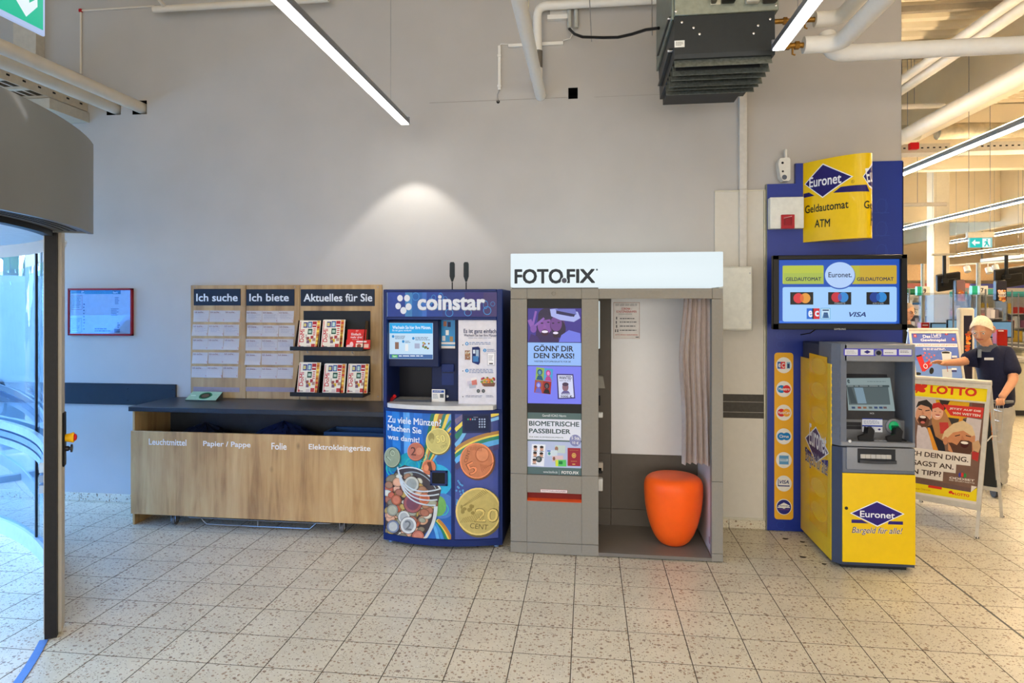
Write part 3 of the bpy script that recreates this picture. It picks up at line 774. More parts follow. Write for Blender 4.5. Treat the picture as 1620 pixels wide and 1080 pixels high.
# ================================================================== COIN KIOSK
KB = M((12, 36, 96), .5, var=.04, spec=.3); KD = M((12, 28, 70), .55, var=.05, spec=.3); KBK = M((10, 14, 28), .4)
KX0, KX1, KY = -1.487, -.605, 4.785
kt = thing('coin_kiosk', (-1.046, 5.1, 0), 'dark blue coin counting kiosk with screen and coin pictures, between counter and photo booth', 'kiosk')
NB = 14
def bulge(t): return KY-.105*math.sin(math.pi*(.04+.92*t))**.9+.012
plan = [(KX0+.003+(KX1-KX0-.006)*k/NB, bulge(k/NB)) for k in range(NB+1)]
plan[0] = (KX0+.002, KY); plan[-1] = (KX1-.002, KY)
zl0, zl1 = .022, .985   # lower cabinet
poly = plan+[(KX1, 5.40), (KX0, 5.40)]
MB().prism([(p[0], p[1]+.006) if 0 < i < NB else p for i, p in enumerate(plan)]+[(KX1-.002, 5.40), (KX0+.002, 5.40)], zl0, zl1, KB).build('lower_cabinet', kt)
for x in (KX0+.05, KX1-.05):
    for y in (4.82, 5.35): MB().cyl((x, y, 0), (x, y, .024), .018, M((120, 150, 190), .4), 12).build('foot', kt)
# side panels of the upper body
MB().box((KX0, KY, zl1), (KX0+.028, 5.40, 1.852), KB, .004).build('side_panel', kt)
MB().box((KX1-.045, KY, zl1), (KX1, 5.40, 1.852), KB, .006).build('side_panel', kt)
sd_ = Flat((KX1, 5.4, 0), (0, 1, 0), (0, 0, 1))
MB().box((KX0+.028, 5.12, zl1), (KX1-.045, 5.40, 1.80), KBK).build('rear_body', kt)
MB().box((KX0+.028, KY, 1.834), (KX1-.045, 5.40, 1.852), KB, .003).build('top_rail', kt)
zs0 = atY(640, 501, KY).z; zs1 = atY(640, 462, KY).z
MB().box((KX0+.028, KY, zs0-.022), (KX1-.045, 5.12, zs0), KB, .003).build('sign_rail', kt)
MB().box((KX0+.028, KY+.004, zs0), (KX1-.045, KY+.03, zs1+.01), M((20, 36, 110), .3, var=.25, scale=4)).build('sign_panel', kt)
s = wallflat(KY+.004)
for x0, x1, c in ((609, 613, (150, 190, 220)), (613, 641, (34, 70, 170)), (641, 652, (70, 150, 220)), (652, 668, (30, 110, 200)), (668, 675, (60, 120, 220)), (675, 700, (24, 70, 170)), (700, 735, (34, 60, 150)), (735, 765, (52, 44, 130)), (765, 788, (70, 56, 120))):
    s.rect(x0, 462.5, x1, 500.5, M(tuple(int(v*.85) for v in c), .3, var=.12, scale=12)); s.lift -= s.step
s.lift += s.step
for k in range(16):
    x = random.uniform(655, 780); y = random.uniform(468, 496); s.ell(x, y, random.uniform(3, 7), random.uniform(3, 7), M((50, 130, 200), .3, var=.1), ring=.18)
wl = ink((216, 222, 232))
for x, y, r in ((633, 471.5, 4.4), (644, 471.5, 4.6), (630, 484, 4.4), (638.3, 491, 4.8), (646.5, 485, 4.8)): s.ell(x, y, r, r*1.15, wl)
s.text('coinstar', 660.2, 466.5, 768, 491.5, ink((120, 130, 150)), .075); s.text('coinstar', 660.6, 466.8, 767.4, 490.4, wl, .06)
s.build('sign_lettering', kt)
# shelf (white, bowed like the door below)
sh = [(p[0], p[1]-.012) for p in plan]; sh[0] = (KX0+.03, KY); sh[-1] = (KX1-.045, KY)
sh = [(min(max(x, KX0+.03), KX1-.045), y) for x, y in sh]
MB().prism(sh+[(KX1-.045, 5.13), (KX0+.03, 5.13)], .992, 1.022, M((206, 206, 204), .3)).build('coin_shelf', kt)
# screen housing
sy = 4.84
A, B = atY(612, 506, sy), atY(694, 581, sy)
rbox('screen_housing', (A.x-.01, sy+.004, B.z), (B.x, 5.13, A.z), KD, kt, .006)
s = wallflat(sy+.003); s.rect(616, 510.5, 685, 568, lit((196, 226, 250), .85)); s.rect(616.5, 510.8, 684.5, 527.5, lit((20, 164, 230), .9)); s.rect(616.5, 560, 684.5, 567.5, lit((60, 104, 168), .8))
wt = lit((235, 245, 255), .9)
s.text('Wechseln Sie hier Ihre Münzen.', 621, 515, 682, 520.5, wt, .03); s.text('Es ist ganz einfach!', 621, 521, 651, 524.8, wt, .0)
s.rect(620, 561, 629, 565.5, lit((80, 190, 90), .8)); s.text('Start', 621.5, 562, 627.5, 564.6, wt, .02); s.lines(631, 562, 680, 565, 1, wt, .5)
bl = lit((30, 140, 210), .8); gy = lit((100, 116, 150), .7)
for x, y in ((622, 532), (638, 540), (654, 535)): s.ell(x, y, 2, 2.2, bl)
s.lines(625, 531, 642, 537, 3, gy); s.lines(641, 539, 650, 543, 2, gy); s.lines(657, 533, 682, 539, 3, gy)
s.rect(625, 541, 631, 552, lit((150, 110, 90), .7)); s.rect(641, 544, 646, 555, lit((240, 244, 248), .8)); s.rect(656, 543, 664, 551, lit((170, 180, 210), .8))
for k in range(14): s.ell(random.uniform(669, 679), random.uniform(542, 551), 1.4, 1.4, lit(random.choice([(190, 60, 50), (90, 150, 60), (220, 180, 60), (140, 90, 50)]), .7))
s.build('screen', kt, label='lit touch screen')
# middle column
MYk = 4.93
A, B = atY(683, 503, MYk), atY(725, 633, MYk)
rbox('middle_column', (A.x, MYk+.002, 1.022), (B.x, 5.13, 1.80), KD, kt, .003)
s = wallflat(MYk)
s.rect(697, 503, 721, 552, KBK); s.rect(698, 504, 720, 551, M((40, 140, 200), .3)); s.rect(697.5, 541, 720, 544.5, WHITE); s.rect(697.5, 547, 720, 551, WHITE)
for x, y, c in ((704, 512, (170, 110, 80)), (710.5, 513, (30, 40, 90)), (707.5, 526, (235, 240, 240)), (702, 535, (210, 214, 220)), (714, 536, (170, 140, 90))): s.rect(x-2.4, y-4, x+2.6, y+4, ink(c))
s.lines(701, 505, 719, 507, 1, WHITE, .6)
s.rect(699, 575, 719, 587, M((22, 50, 116), .4)); s.rect(699, 587, 718, 609, M((20, 42, 98), .4)); s.rect(700, 588.5, 717, 590, KBK)
s.build('column_print', kt)
A, B = atY(699, 575, MYk), atY(719, 587, MYk); rbox('receipt_slot', (A.x, MYk-.02, B.z), (B.x, MYk+.002, A.z), KB, kt, .003)
q = atY(708, 626.5, MYk); MB().cyl(q+Vector((0, .01, 0)), q+Vector((0, -.008, 0)), .009, CHROME, 16).build('lock', kt)
# small leaning card on the shelf
A, B = atY(683, 615.5, 4.88), atY(704, 632.5, 4.88)
t2 = thing('info_card', ((A.x+B.x)/2, 4.88, 1.022), 'small white card with blue header standing on the kiosk shelf', 'card')
rbox('card', (A.x, 4.88, 1.0225), (B.x, 4.884, A.z), WHITE, t2, .001)
s = wallflat(4.88, lift=.0004); s.rect(684.5, 617, 702.5, 621, ink((40, 80, 160))); s.lines(686, 618, 701, 620, 2, WHITE); s.lines(685, 623, 694, 631, 4, ink((120, 130, 150))); s.rect(696, 623, 702, 629, ink((90, 96, 100))); s.build('print', t2)
# right poster
PYk = 4.80
A, B = atY(725, 504, PYk), atY(787.5, 633, PYk)
rbox('poster_board', (A.x, PYk+.002, 1.022), (B.x, 5.13, A.z), M((216, 214, 222), .4), kt, .001)
s = wallflat(PYk+.001)
nv = ink((40, 52, 96))
s.text('Es ist ganz einfach!', 733.5, 520, 787, 529, nv, .035); s.text('Wechseln Sie hier Ihre Münzen.', 734, 527.8, 787, 532.5, nv, .02); s.lines(741, 534, 780, 535.5, 1, gy := ink((130, 136, 160)))
bl = ink((40, 140, 205))
for n_, x, y in (('1', 738.7, 543.5), ('2', 767, 554), ('3', 738.7, 586)):
    s.ell(x, y, 2.6, 2.8, bl); s.text(n_, x-.8, y-1.5, x+.8, y+1.5, WHITE, .04)
s.lines(742.5, 541, 780, 546, 2, ink((110, 130, 170))); s.lines(771, 552, 786, 557, 2, ink((110, 130, 170))); s.lines(742.5, 583.5, 782, 591, 3, ink((110, 130, 170)))
s.rect(735.5, 554, 744, 569, ink((150, 116, 96)))
for k in range(18): s.ell(random.uniform(736.5, 743), random.uniform(556, 568), 1, 1, ink(random.choice([(190, 160, 110), (150, 90, 60), (200, 200, 190)])))
s.poly([(747, 549), (757, 548), (759.5, 551), (759.5, 573), (757, 577), (747, 573)], ink((24, 40, 100))); s.rect(748.5, 553, 752, 559, ink((210, 220, 230))); s.rect(753, 553, 757.5, 565, ink((160, 180, 200))); s.rect(748.5, 563, 757, 572, ink((60, 120, 180)))
s.rect(771, 558, 783, 578, ink((170, 174, 184))); s.rect(771.7, 558.5, 782.3, 577, ink((236, 236, 240))); s.lines(773, 562, 781, 571, 5, ink((150, 150, 160))); s.rect(774, 574, 780, 576, ink((40, 40, 44)))
for x, y, w_, c in ((737, 597, 9, (220, 214, 220)), (739, 601, 10, (196, 190, 206)), (745, 596, 10, (230, 226, 226)), (742, 605, 11, (170, 176, 190)), (746, 600, 9, (205, 120, 110))): s.poly([(x, y+2), (x+w_-1, y), (x+w_, y+8), (x+1, y+9)], ink(c))
for k in range(44): s.ell(random.uniform(762, 783), random.uniform(597, 609), random.uniform(1.2, 2.2), random.uniform(1.2, 2.2), ink(random.choice([(180, 50, 44), (84, 140, 56), (214, 176, 70), (150, 96, 60), (220, 130, 60), (170, 200, 90), (150, 60, 90)])), n=12)
s.poly([(763, 606), (784, 605), (782, 611), (766, 611)], ink((120, 84, 70)))
for x in (757, 765): s.ell(x, 618, 2.7, 2.9, ink((60, 66, 70))); s.ell(x, 618, 1.5, 1.6, ink((110, 116, 120)))
s.lines(737, 625, 765, 629, 2, gy); s.lines(769, 625, 784, 629, 2, gy)
for x, y in ((732.5, 505.5), (732.5, 545.5), (732.5, 586.5), (732.5, 627)): s.ell(x, y, .8, .8, BLACK)
s.build('poster_print', kt)
# hopper rails, red lever
A = atY(622, 628, 4.86)
MB().tube([(A.x-.02, 4.88, 1.03), (A.x+.02, 4.83, 1.065)], .013, M((190, 30, 34), .35), 12).build('lever', kt, label='red lever')
MB().box((A.x+.01, 4.86, 1.022), (A.x+.29, 4.868, 1.038), M((60, 64, 72), .3, .8)).build('hopper_rim', kt)
# antennas
for x, lab in ((715.5, 'left'), (737.5, 'right')):
    q = atY(x, 455, 5.0); 
    b = MB(); b.cyl((q.x, 5.0, 1.852), (q.x, 5.0, 1.91), .0045, BLACK, 8)
    o = b.build('antenna_rod', kt)
    z1, z2, z3 = atY(x, 443, 5.0).z, atY(x, 438, 5.0).z, atY(x, 414, 5.0).z
    MB().prism([(q.x-.005, z1-.012), (q.x+.005, z1-.012), (q.x+.019, z2+.004), (q.x+.019, z3-.014), (q.x+.012, z3-.002), (q.x-.012, z3-.002), (q.x-.019, z3-.014), (q.x-.019, z2+.004)], 4.993, 5.007, M((30, 40, 44), .45), 'y').build('antenna_blade', o)
# ---- printed lower doors, on the bowed front
s = Curved([(p[0], p[1]+.004) for p in plan], lift=.002)
L_ = lambda *a: s.rect(*a)
u0, zt_ = s.uv((609.5, 646)); u1, zb_ = s.uv((789, 855)); ud0 = s.uv((714, 700))[0]; ud1 = s.uv((719.5, 700))[0]; uR = s.uv((788.5, 700))[0]
zT, zB = .965, .075
s.rectuv(u0, zB, ud0, zT, M((30, 96, 176), .3, var=.25, scale=6, coat=.5)); s.lift -= s.step; s.rectuv(ud1, zB, uR, zT, M((62, 78, 150), .35, var=.2, scale=7, coat=.4)); s.lift += s.step
cl = lambda p: (min(max(s.uv(p)[0], u0), ud0), min(max(s.uv(p)[1], zB), zT))
cr_ = lambda p: (min(max(s.uv(p)[0], ud1), uR), min(max(s.uv(p)[1], zB), zT))
def pl(pts, c, f=cl): s.polyuv([f(p) for p in pts], M(c, .35, var=.1, scale=14, coat=.4))
def clipell(x, y, rx, ry, c, f=cl, n=30, rot=0, rough=.35):
    pts = [(x+rx*math.cos(t)*math.cos(rot)-ry*math.sin(t)*math.sin(rot), y+rx*math.cos(t)*math.sin(rot)+ry*math.sin(t)*math.cos(rot)) for t in [2*math.pi*k/n for k in range(n)]]
    s.polyuv([f(p) for p in pts], c if not isinstance(c, tuple) else M(c, rough, var=.08, scale=30, coat=.3))
# left background: light beams and glow, swirls
for x0, x1, c in ((620, 632, (40, 120, 200)), (638, 648, (90, 160, 225)), (655, 668, (40, 110, 200))): pl([(x0, 646), (x1, 646), (x1+3, 735), (x0+2, 735)], c)
for x, y, r, c in ((660, 745, 34, (20, 150, 200)), (690, 760, 26, (40, 170, 215)), (645, 730, 14, (30, 150, 170)), (620, 730, 16, (40, 130, 160)), (700, 800, 20, (70, 120, 190))): clipell(x, y, r, r, c)
def band(p0, p1, p2, w0, w1, c, f=cl, n=12):
    L1, R1 = [], []
    for k in range(n+1):
        t = k/n; x = (1-t)**2*p0[0]+2*t*(1-t)*p1[0]+t*t*p2[0]; y = (1-t)**2*p0[1]+2*t*(1-t)*p1[1]+t*t*p2[1]
        dx = 2*(1-t)*(p1[0]-p0[0])+2*t*(p2[0]-p1[0]); dy = 2*(1-t)*(p1[1]-p0[1])+2*t*(p2[1]-p1[1]); q = math.hypot(dx, dy) or 1
        w_ = (w0+(w1-w0)*t)/2; L1.append((x-dy/q*w_, y+dx/q*w_)); R1.append((x+dy/q*w_, y-dx/q*w_))
    mt = M(c, .35, var=.08, scale=20, coat=.4)
    s._add([f(p) for p in L1+R1], [(k, k+1, n+2+k, n+1+k) for k in range(n)], mt)
for k, (c, dx) in enumerate((((24, 110, 90), 0), ((226, 206, 90), 7), ((170, 120, 60), 14), ((30, 120, 110), 21), ((226, 200, 80), 27), ((90, 160, 220), 33))):
    band((686+dx*.95, 648), (676+dx*.7, 700), (664+dx*.35, 745), 6.5, 2, c)
for k, (c, dy) in enumerate((((30, 130, 100), 0), ((230, 206, 90), 5), ((180, 130, 60), 9), ((90, 170, 225), 13))):
    band((714, 655+dy*2.2+10), (694, 690+dy*1.5), (672, 745+dy*.5), 4, 1.5, c)
for k, (c, dx) in enumerate((((90, 170, 225), -12), ((60, 140, 210), -5), ((26, 130, 100), 2), ((228, 206, 80), 7), ((190, 130, 50), 10))):
    band((688+dx*.5, 822), (700+dx*.8, 835), (706+dx, 858), 5, 5, c)
for x, y, r in ((668, 722, 8), (652, 736, 12), (624, 742, 14), (700, 805, 10)): s.ell(x, y, r, r, M((50, 180, 170), .4, var=.1), ring=.14); s.ell(x, y, r*.6, r*.6, M((40, 160, 170), .4, var=.1), ring=.2)
clipell(694, 800, 12, 16, (110, 170, 90))
# jar of coins
GL = (168, 180, 184)
pl([(628, 742), (640, 735), (668, 742), (690, 760), (698, 775), (692, 800), (680, 835), (668, 856), (610, 856), (610, 770)], (70, 62, 66))
random.seed(11)
for k in range(150):
    x = random.uniform(612, 690); y = random.uniform(750, 853)
    if x > 694-(y-770)*.34 and y > 770: continue
    if y < 765 and x > 640+(y-735): continue
    r = random.uniform(5, 9); c = random.choice([(150, 110, 84), (166, 140, 80), (176, 92, 66), (190, 188, 170), (140, 140, 120), (196, 150, 120), (150, 96, 76), (120, 110, 90)])
    rt = random.uniform(-.6, .6); ry = r*random.uniform(.6, 1)
    clipell(x, y, r*1.06, ry*1.06, (60, 44, 36), rot=rt, n=18); clipell(x, y, r, ry, c, rot=rt, n=18); clipell(x, y, r*.78, ry*.78, tuple(min(255, int(v*1.14)) for v in c), rot=rt, n=16)
for (x, y, r, c, c2) in ((622, 806, 9, (150, 150, 130), (178, 176, 150)), (640, 817, 9.5, (206, 206, 196), (170, 172, 168)), (623, 832, 10, (120, 130, 150), (190, 190, 180)), (647, 830, 13, (214, 214, 206), (160, 162, 160)), (628, 790, 8, (176, 100, 70), (200, 120, 90)), (654, 795, 15, (160, 90, 90), (120, 70, 84)), (652, 765, 12, (190, 190, 176), (150, 156, 150)), (672, 788, 9, (200, 120, 84), (180, 96, 66)), (662, 848, 10, (186, 110, 90), (204, 130, 106))):
    clipell(x, y, r, r*1.06, (54, 44, 40)); clipell(x, y, r*.95, r, c); clipell(x, y, r*.68, r*.74, c2)
s.text('2', 642, 822, 652, 838, M((110, 112, 112), .3, var=0), .02)
# jar rim (glass rings) and right edge
for k in range(4):
    o = k*5.5; band((630+o*.2, 738+o), (640, 790+o*.6), (698-o*.5, 772+o*1.6), 2.2, 2.2, (196, 206, 210))
band((630, 742), (668, 728), (697, 772), 2, 2.5, (206, 216, 220)); band((640, 748), (668, 738), (690, 772), 1.5, 1.5, (150, 164, 172))
band((690, 800), (690, 830), (668, 858), 6, 4, (200, 206, 206))
# flying coins
def coin(x, y, r, num, c, f=cl, tilt=0, sy=1.08, txt='CENT'):
    dk = tuple(int(v*.55) for v in c); lt = tuple(min(255, int(v*1.18)) for v in c)
    clipell(x+r*.05, y+r*.06, r*1.04, r*sy*1.04, dk, f); clipell(x, y, r, r*sy, lt, f, rough=.3); clipell(x, y, r*.93, r*sy*.93, c, f)
    ik = M(dk, .35, var=0); il = M(lt, .3, var=0)
    return ik, il
ik, il = coin(693.5, 697, 19, '50', (196, 184, 110))
s.textq('50', (691, 701), (706, 699), 13, ik, .02); s.textq('50', (691.4, 700.4), (705.4, 698.4), 12, il, .0); s.textq('CENT', (699, 709), (709, 704), 4, ik, .0); clipell(683, 691, 5, 7, (150, 138, 76)); clipell(684, 697, 3, 4, (176, 164, 96))
ik, il = coin(621.5, 722.5, 12.3, '10', (150, 160, 130), sy=1.28)
s.textq('10', (618.5, 729), (628, 714.5), 9, ik, .02); s.textq('10', (619, 728.4), (627.6, 715), 8, il, .0)
ik, il = coin(658.5, 713.5, 13, '2', (186, 110, 84)); s.text('2', 651, 706, 659, 720, ik, .02); clipell(664, 713, 5, 6, (206, 134, 104))
ik, il = coin(679, 738, 10.5, '1', (200, 116, 80)); s.textq('1', (679, 744), (685, 743), 13, ik, .02); clipell(675, 739, 4, 5, (222, 142, 104))
s.text('Zu viele Münzen?', 615, 656.5, 698.5, 672, ink((222, 230, 240)), .035, rise=-1.5)
s.text('Machen Sie', 615, 670, 667.5, 684, ink((222, 230, 240)), .035, rise=-1.5); s.text('was damit!', 615, 685.5, 664.5, 698, ink((222, 230, 240)), .035, rise=-1.5)
# coin return door
s.rect(681, 743, 708.5, 768, M((36, 50, 96), .4)); s.rect(684.5, 746.5, 704.5, 764.5, ink((6, 7, 10)))
# right door print
for c, a0, w_ in (((110, 100, 140), (720, 660), 8), ((230, 210, 90), (720, 672), 6), ((30, 120, 100), (720, 684), 8), ((110, 180, 230), (720, 697), 7)):
    band((720, a0[1]+8), (735, a0[1]-6), (754-(a0[1]-660)*.1, 648), w_, w_*.6, c, cr_)
for c, o, w_ in (((170, 126, 70), 0, 7), ((228, 208, 90), 6, 5), ((30, 130, 110), 12, 8), ((90, 170, 230), 21, 10), ((64, 60, 110), 31, 8)):
    band((720, 712+o*.9), (745, 690+o*.8), (790, 684+o*.7), w_, w_, c, cr_)
for c, o in (((30, 120, 100), 0), ((230, 210, 90), 7), ((130, 190, 235), 14)): band((776, 650+o), (784, 648+o), (790, 646+o), 5, 5, c, cr_)
for k in range(26):
    x, y = random.uniform(722, 734), random.uniform(752, 800); clipell(x, y, 1.6, 1.6, (80, 150, 210), cr_, n=10)
ik, il = coin(754, 728, 26.5, '5', (196, 122, 84), cr_, sy=1.06)
clipell(762.5, 718.5, 11, 12, (170, 98, 66), cr_); clipell(762.8, 718.2, 9.6, 10.6, (214, 140, 100), cr_)
s.textq('5', (744, 752), (757, 745), 20, ik, .04); s.textq('5', (744.8, 751), (756.6, 744.6), 18.4, il, .01)
s.textq('CENT', (738.5, 731), (744.5, 711.5), 5, ik, .01)
for k in range(8): band((760+k*2.2, 735+k*.5-2), (761+k*2.2, 742-k), (763+k*2.4, 746-k*2.2), .7, .7, (150, 84, 56), cr_)
for k in range(8): band((744+k*2.4, 706-k*.2), (744+k*2.4, 709), (745+k*2.4, 711+k*.3), .7, .7, (150, 84, 56), cr_)
ik, il = coin(756.5, 808, 35.5, '20', (190, 172, 104), cr_, sy=1.06)
s.textq('20', (750, 825), (788, 825), 22, ik, .02); s.textq('20', (751, 824), (786.5, 824), 20, il, .0)
s.textq('CENT', (743, 834), (771, 837), 8, ik, .01)
for k in range(16):
    x = 731+k*2.3; band((x, 800-k*1.9), (x+3, 798-k*1.5), (x+6, 796-k*1.3+2), .9, .9, (140, 124, 66), cr_)
for k in range(10): clipell(random.uniform(730, 750), random.uniform(798, 812), random.uniform(1.5, 3.5), random.uniform(2, 4), (146, 130, 70), cr_, n=9)
for k in range(12): band((728+k*3, 826-k*.3), (731+k*3, 822), (734+k*3, 818-k), .8, .8, (140, 124, 66), cr_)
# keypad
s.rect(731.5, 654, 776, 683.5, M((30, 42, 84), .4)); s.rect(734.5, 657, 773, 680.5, M((22, 34, 70), .4))
for j in range(4):
    for i in range(3): s.ell(758.3+i*4, 662.5+j*4, 1.3, 1.4, ink((170, 190, 220)), n=10)
for i, c in enumerate(((60, 170, 110), (220, 90, 70), (120, 180, 200), (130, 150, 190))): s.ell(740.5+i*3.6, 662.5, 1.3, 1.4, ink(c), n=10)
s.lines(749, 659, 758, 660, 1, ink((200, 200, 210)))
s.build('coin_picture_print', kt)
# raised frames on the front doors
for a0, a1, nm in ((u0-.012, u0, 'frame'), (ud0, ud1, 'frame'), (uR, uR+.014, 'frame')):
    b = MB(); p0, p1 = s.P(a0, zB, 0), s.P(a1, zB, 0); b.prism([(p0.x, p0.y-.008), (p1.x, p1.y-.008), (p1.x, p1.y+.01), (p0.x, p0.y+.01)], .03, .98, KB); b.build('door_frame', kt, smooth=False)
for za, zb_2, nm in ((.028, .072, 'bottom'), (.966, .99, 'top')):
    MB().prism([(p[0], p[1]-.006) if 0 < i < NB else p for i, p in enumerate(plan)]+[(p[0], p[1]+.012) for p in reversed(plan)], za, zb_2, KB).build('door_rail', kt)
p0 = s.P(s.uv((681, 743))[0], 0, 0); 
b = MB(); A = s.uv((681, 743)); B = s.uv((708.5, 768)); q0 = s.P(A[0], B[1], .002); q1 = s.P(B[0], A[1], .002)
for (a0, c0, a1, c1) in ((0, 0, 1, .13), (0, .87, 1, 1), (0, 0, .12, 1), (.88, 0, 1, 1)):
    b.box((q0.x+(q1.x-q0.x)*a0, min(q0.y, q1.y)-.012, q0.z+(q1.z-q0.z)*c0), (q0.x+(q1.x-q0.x)*a1, max(q0.y, q1.y), q0.z+(q1.z-q0.z)*c1), M((36, 50, 96), .4), .002)
b.build('coin_return_frame', kt)

# ================================================================== PHOTO BOOTH
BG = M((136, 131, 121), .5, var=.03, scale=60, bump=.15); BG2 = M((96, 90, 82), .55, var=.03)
FY = 4.70; BX0, BX1, BXM, BXR = -.538, .904, .073, .83
bt = thing('photo_booth', (.18, 5.05, 0), 'grey photo booth with lit white header, curtain and orange stool inside', 'photo booth')
def zp(y, x=880): return atY(x, y, FY).z
X1 = atY(834, 600, FY).x; X2 = atY(920, 600, FY).x
zseam = zp(749.5, 834)
for (x0, x1) in ((BX0, X1-.001), (X2+.001, BXM)):
    rbox('front_panel', (x0, FY, .082), (x1, FY+.03, zseam-.001), BG, bt, .0015); rbox('front_panel', (x0, FY, zseam+.001), (x1, FY+.03, 1.78), BG, bt, .0015)
z_s0, z_s1 = zp(793), zp(780)
rbox('front_panel', (X1, FY, .082), (X2, FY+.03, z_s0-.003), BG, bt, .001)
rbox('front_panel', (X1, FY, z_s1), (X2, FY+.03, zp(752)), BG, bt, .001)
rbox('plinth', (BX0, FY, .004), (X1-.001, FY+.03, .079), BG, bt, .001); rbox('plinth', (X1, FY, .004), (X2, FY+.03, .079), BG, bt, .001); rbox('plinth', (X2+.001, FY, .004), (BXM, FY+.03, .079), BG, bt, .001)
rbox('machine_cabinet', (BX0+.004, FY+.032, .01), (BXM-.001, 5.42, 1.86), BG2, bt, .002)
# photo delivery slot
ORG = M((206, 78, 36), .5)
b = MB(); b.box((X1, FY+.028, z_s0-.002), (X2, FY+.031, z_s1), M((120, 24, 14), .5)); b.prism([(FY, z_s0-.003), (FY+.028, z_s0-.001), (FY+.028, z_s0+.012), (FY, z_s0+.001)], X1, X2, ORG, 'x'); b.build('delivery_slot', bt, label='orange photo delivery slot')
# top beam pieces
for x0, x1 in ((BX0, X1), (X1, X2), (X2, atY(948, 460, FY).x), (atY(948, 460, FY).x, atY(1127, 460, FY).x), (atY(1127, 460, FY).x, BX1)):
    rbox('beam_panel', (x0+.0008, FY, 1.782), (x1-.0008, FY+.03, 1.852), BG, bt, .001)
q = atY(876, 464, FY); MB().lathe([(0, -.003), (.012, -.003), (.014, .001), (.014, .004)], q, BG, 20, (0, -1, 0)).build('lock', bt)
# right post and side wall
zr1, zr2 = zp(762, 1135), zp(876, 1135)
for a, b_ in ((.008, zr2-.001), (zr2+.001, zr1-.001), (zr1+.001, 1.78)): rbox('post_panel', (BXR, FY, a), (BX1, FY+.07, b_), BG, bt, .0015)
rbox('side_wall', (BXR+.02, FY+.07, .008), (BX1, 5.42, 1.85), BG, bt, .001)
INW = M((205, 200, 200), .35, var=.01)
zi = zp(762, 1126)
rbox('inner_side_panel', (BXR+.001, FY+.07, .035), (BXR+.02, 5.30, 1.78), INW, bt, .001)
q = atX(1123, 855, BXR); MB().box((BXR-.004, q.y-.018, q.z-.02), (BXR+.001, q.y+.018, q.z+.025), M((150, 120, 130), .4), .002).build('socket', bt)
# back wall
IB = 5.30
x_s = atY(966.5, 600, IB).x
zb1 = atY(1030, 719, IB).z; zb2 = atY(966, 804, IB).z
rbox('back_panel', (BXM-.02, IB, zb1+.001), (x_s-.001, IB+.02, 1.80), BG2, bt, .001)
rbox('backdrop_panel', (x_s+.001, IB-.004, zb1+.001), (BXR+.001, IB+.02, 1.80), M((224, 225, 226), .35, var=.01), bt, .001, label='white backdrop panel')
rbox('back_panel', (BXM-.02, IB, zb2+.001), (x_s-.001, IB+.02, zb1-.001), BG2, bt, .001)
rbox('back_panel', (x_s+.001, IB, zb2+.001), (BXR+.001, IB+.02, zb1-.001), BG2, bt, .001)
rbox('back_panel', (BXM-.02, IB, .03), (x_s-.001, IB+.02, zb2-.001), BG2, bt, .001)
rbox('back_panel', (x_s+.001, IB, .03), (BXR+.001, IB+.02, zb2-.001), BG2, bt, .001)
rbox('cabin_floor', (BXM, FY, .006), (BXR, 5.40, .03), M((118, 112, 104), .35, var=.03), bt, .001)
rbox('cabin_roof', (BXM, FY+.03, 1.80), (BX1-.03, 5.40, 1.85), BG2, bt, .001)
# lit header
HZ0, HZ1 = 1.862, atY(970, 399.5, FY-.01).z
rbox('light_box', (BX0+.001, FY-.01, HZ0), (BX1-.001, 5.35, HZ1), M((226, 240, 246), .3, emit=.93), bt, .006, 2, label='lit white header box')
s = wallflat(FY-.01)
tk = ink((38, 46, 54))
s.text('FOTO', 814, 425.5, 891, 448.5, tk, .055); s.text('FIX', 896.5, 425.5, 941.5, 447.5, tk, .055)
s.ell(892.7, 443.6, 5.2, 5.2, lit((226, 240, 246), .93)); s.ell(892.7, 443.6, 4.1, 4.1, ink((84, 86, 100))); s.ell(944.3, 426.5, 1.6, 1.6, ink((90, 110, 126)))
s.build('sign_lettering', bt)
# screen and posters in the front
SYF = FY+.012
rbox('screen_housing', (X1, SYF, zp(752)+.001), (X2, FY+.03, 1.78), BLACK, bt, .001)
s = wallflat(SYF, lift=.0006)
s.rect(835, 487.5, 919.5, 541.5, lit((62, 48, 148), .75))
P1 = lambda pts, c, e=.75: s.poly(pts, lit(c, e))
s.ell(865, 500, 14, 13, lit((50, 34, 80), .5)); s.poly([(851, 502), (879, 500), (884, 541), (846, 541)], lit((58, 30, 96), .55))
s.ell(862, 515, 11.5, 14, lit((140, 84, 170), .75)); s.poly([(850, 508), (874, 504), (872, 498), (854, 499)], lit((52, 36, 78), .6))
s.ell(857.5, 511, 2.2, 1, lit((36, 20, 60), .6)); s.ell(867.5, 509.5, 2.2, 1, lit((36, 20, 60), .6)); s.ell(862, 526, 6, 5, lit((70, 20, 60), .6)); s.ell(862, 524.5, 5, 2, lit((235, 225, 250), .9)); s.poly([(861, 511), (865, 518), (859, 519)], lit((150, 92, 176), .75))
s.ell(882, 514, 12, 16, lit((92, 50, 120), .7)); s.ell(884, 520, 11, 14, lit((44, 24, 66), .6)); s.ell(880, 512, 9, 12, lit((120, 70, 150), .7)); s.ell(879, 529, 4.5, 5, lit((50, 16, 44), .6)); s.ell(879, 526.5, 4.2, 2, lit((230, 220, 245), .9)); s.ell(875, 511, 2, .9, lit((30, 16, 44), .6)); s.ell(884, 510, 2, .9, lit((30, 16, 44), .6))
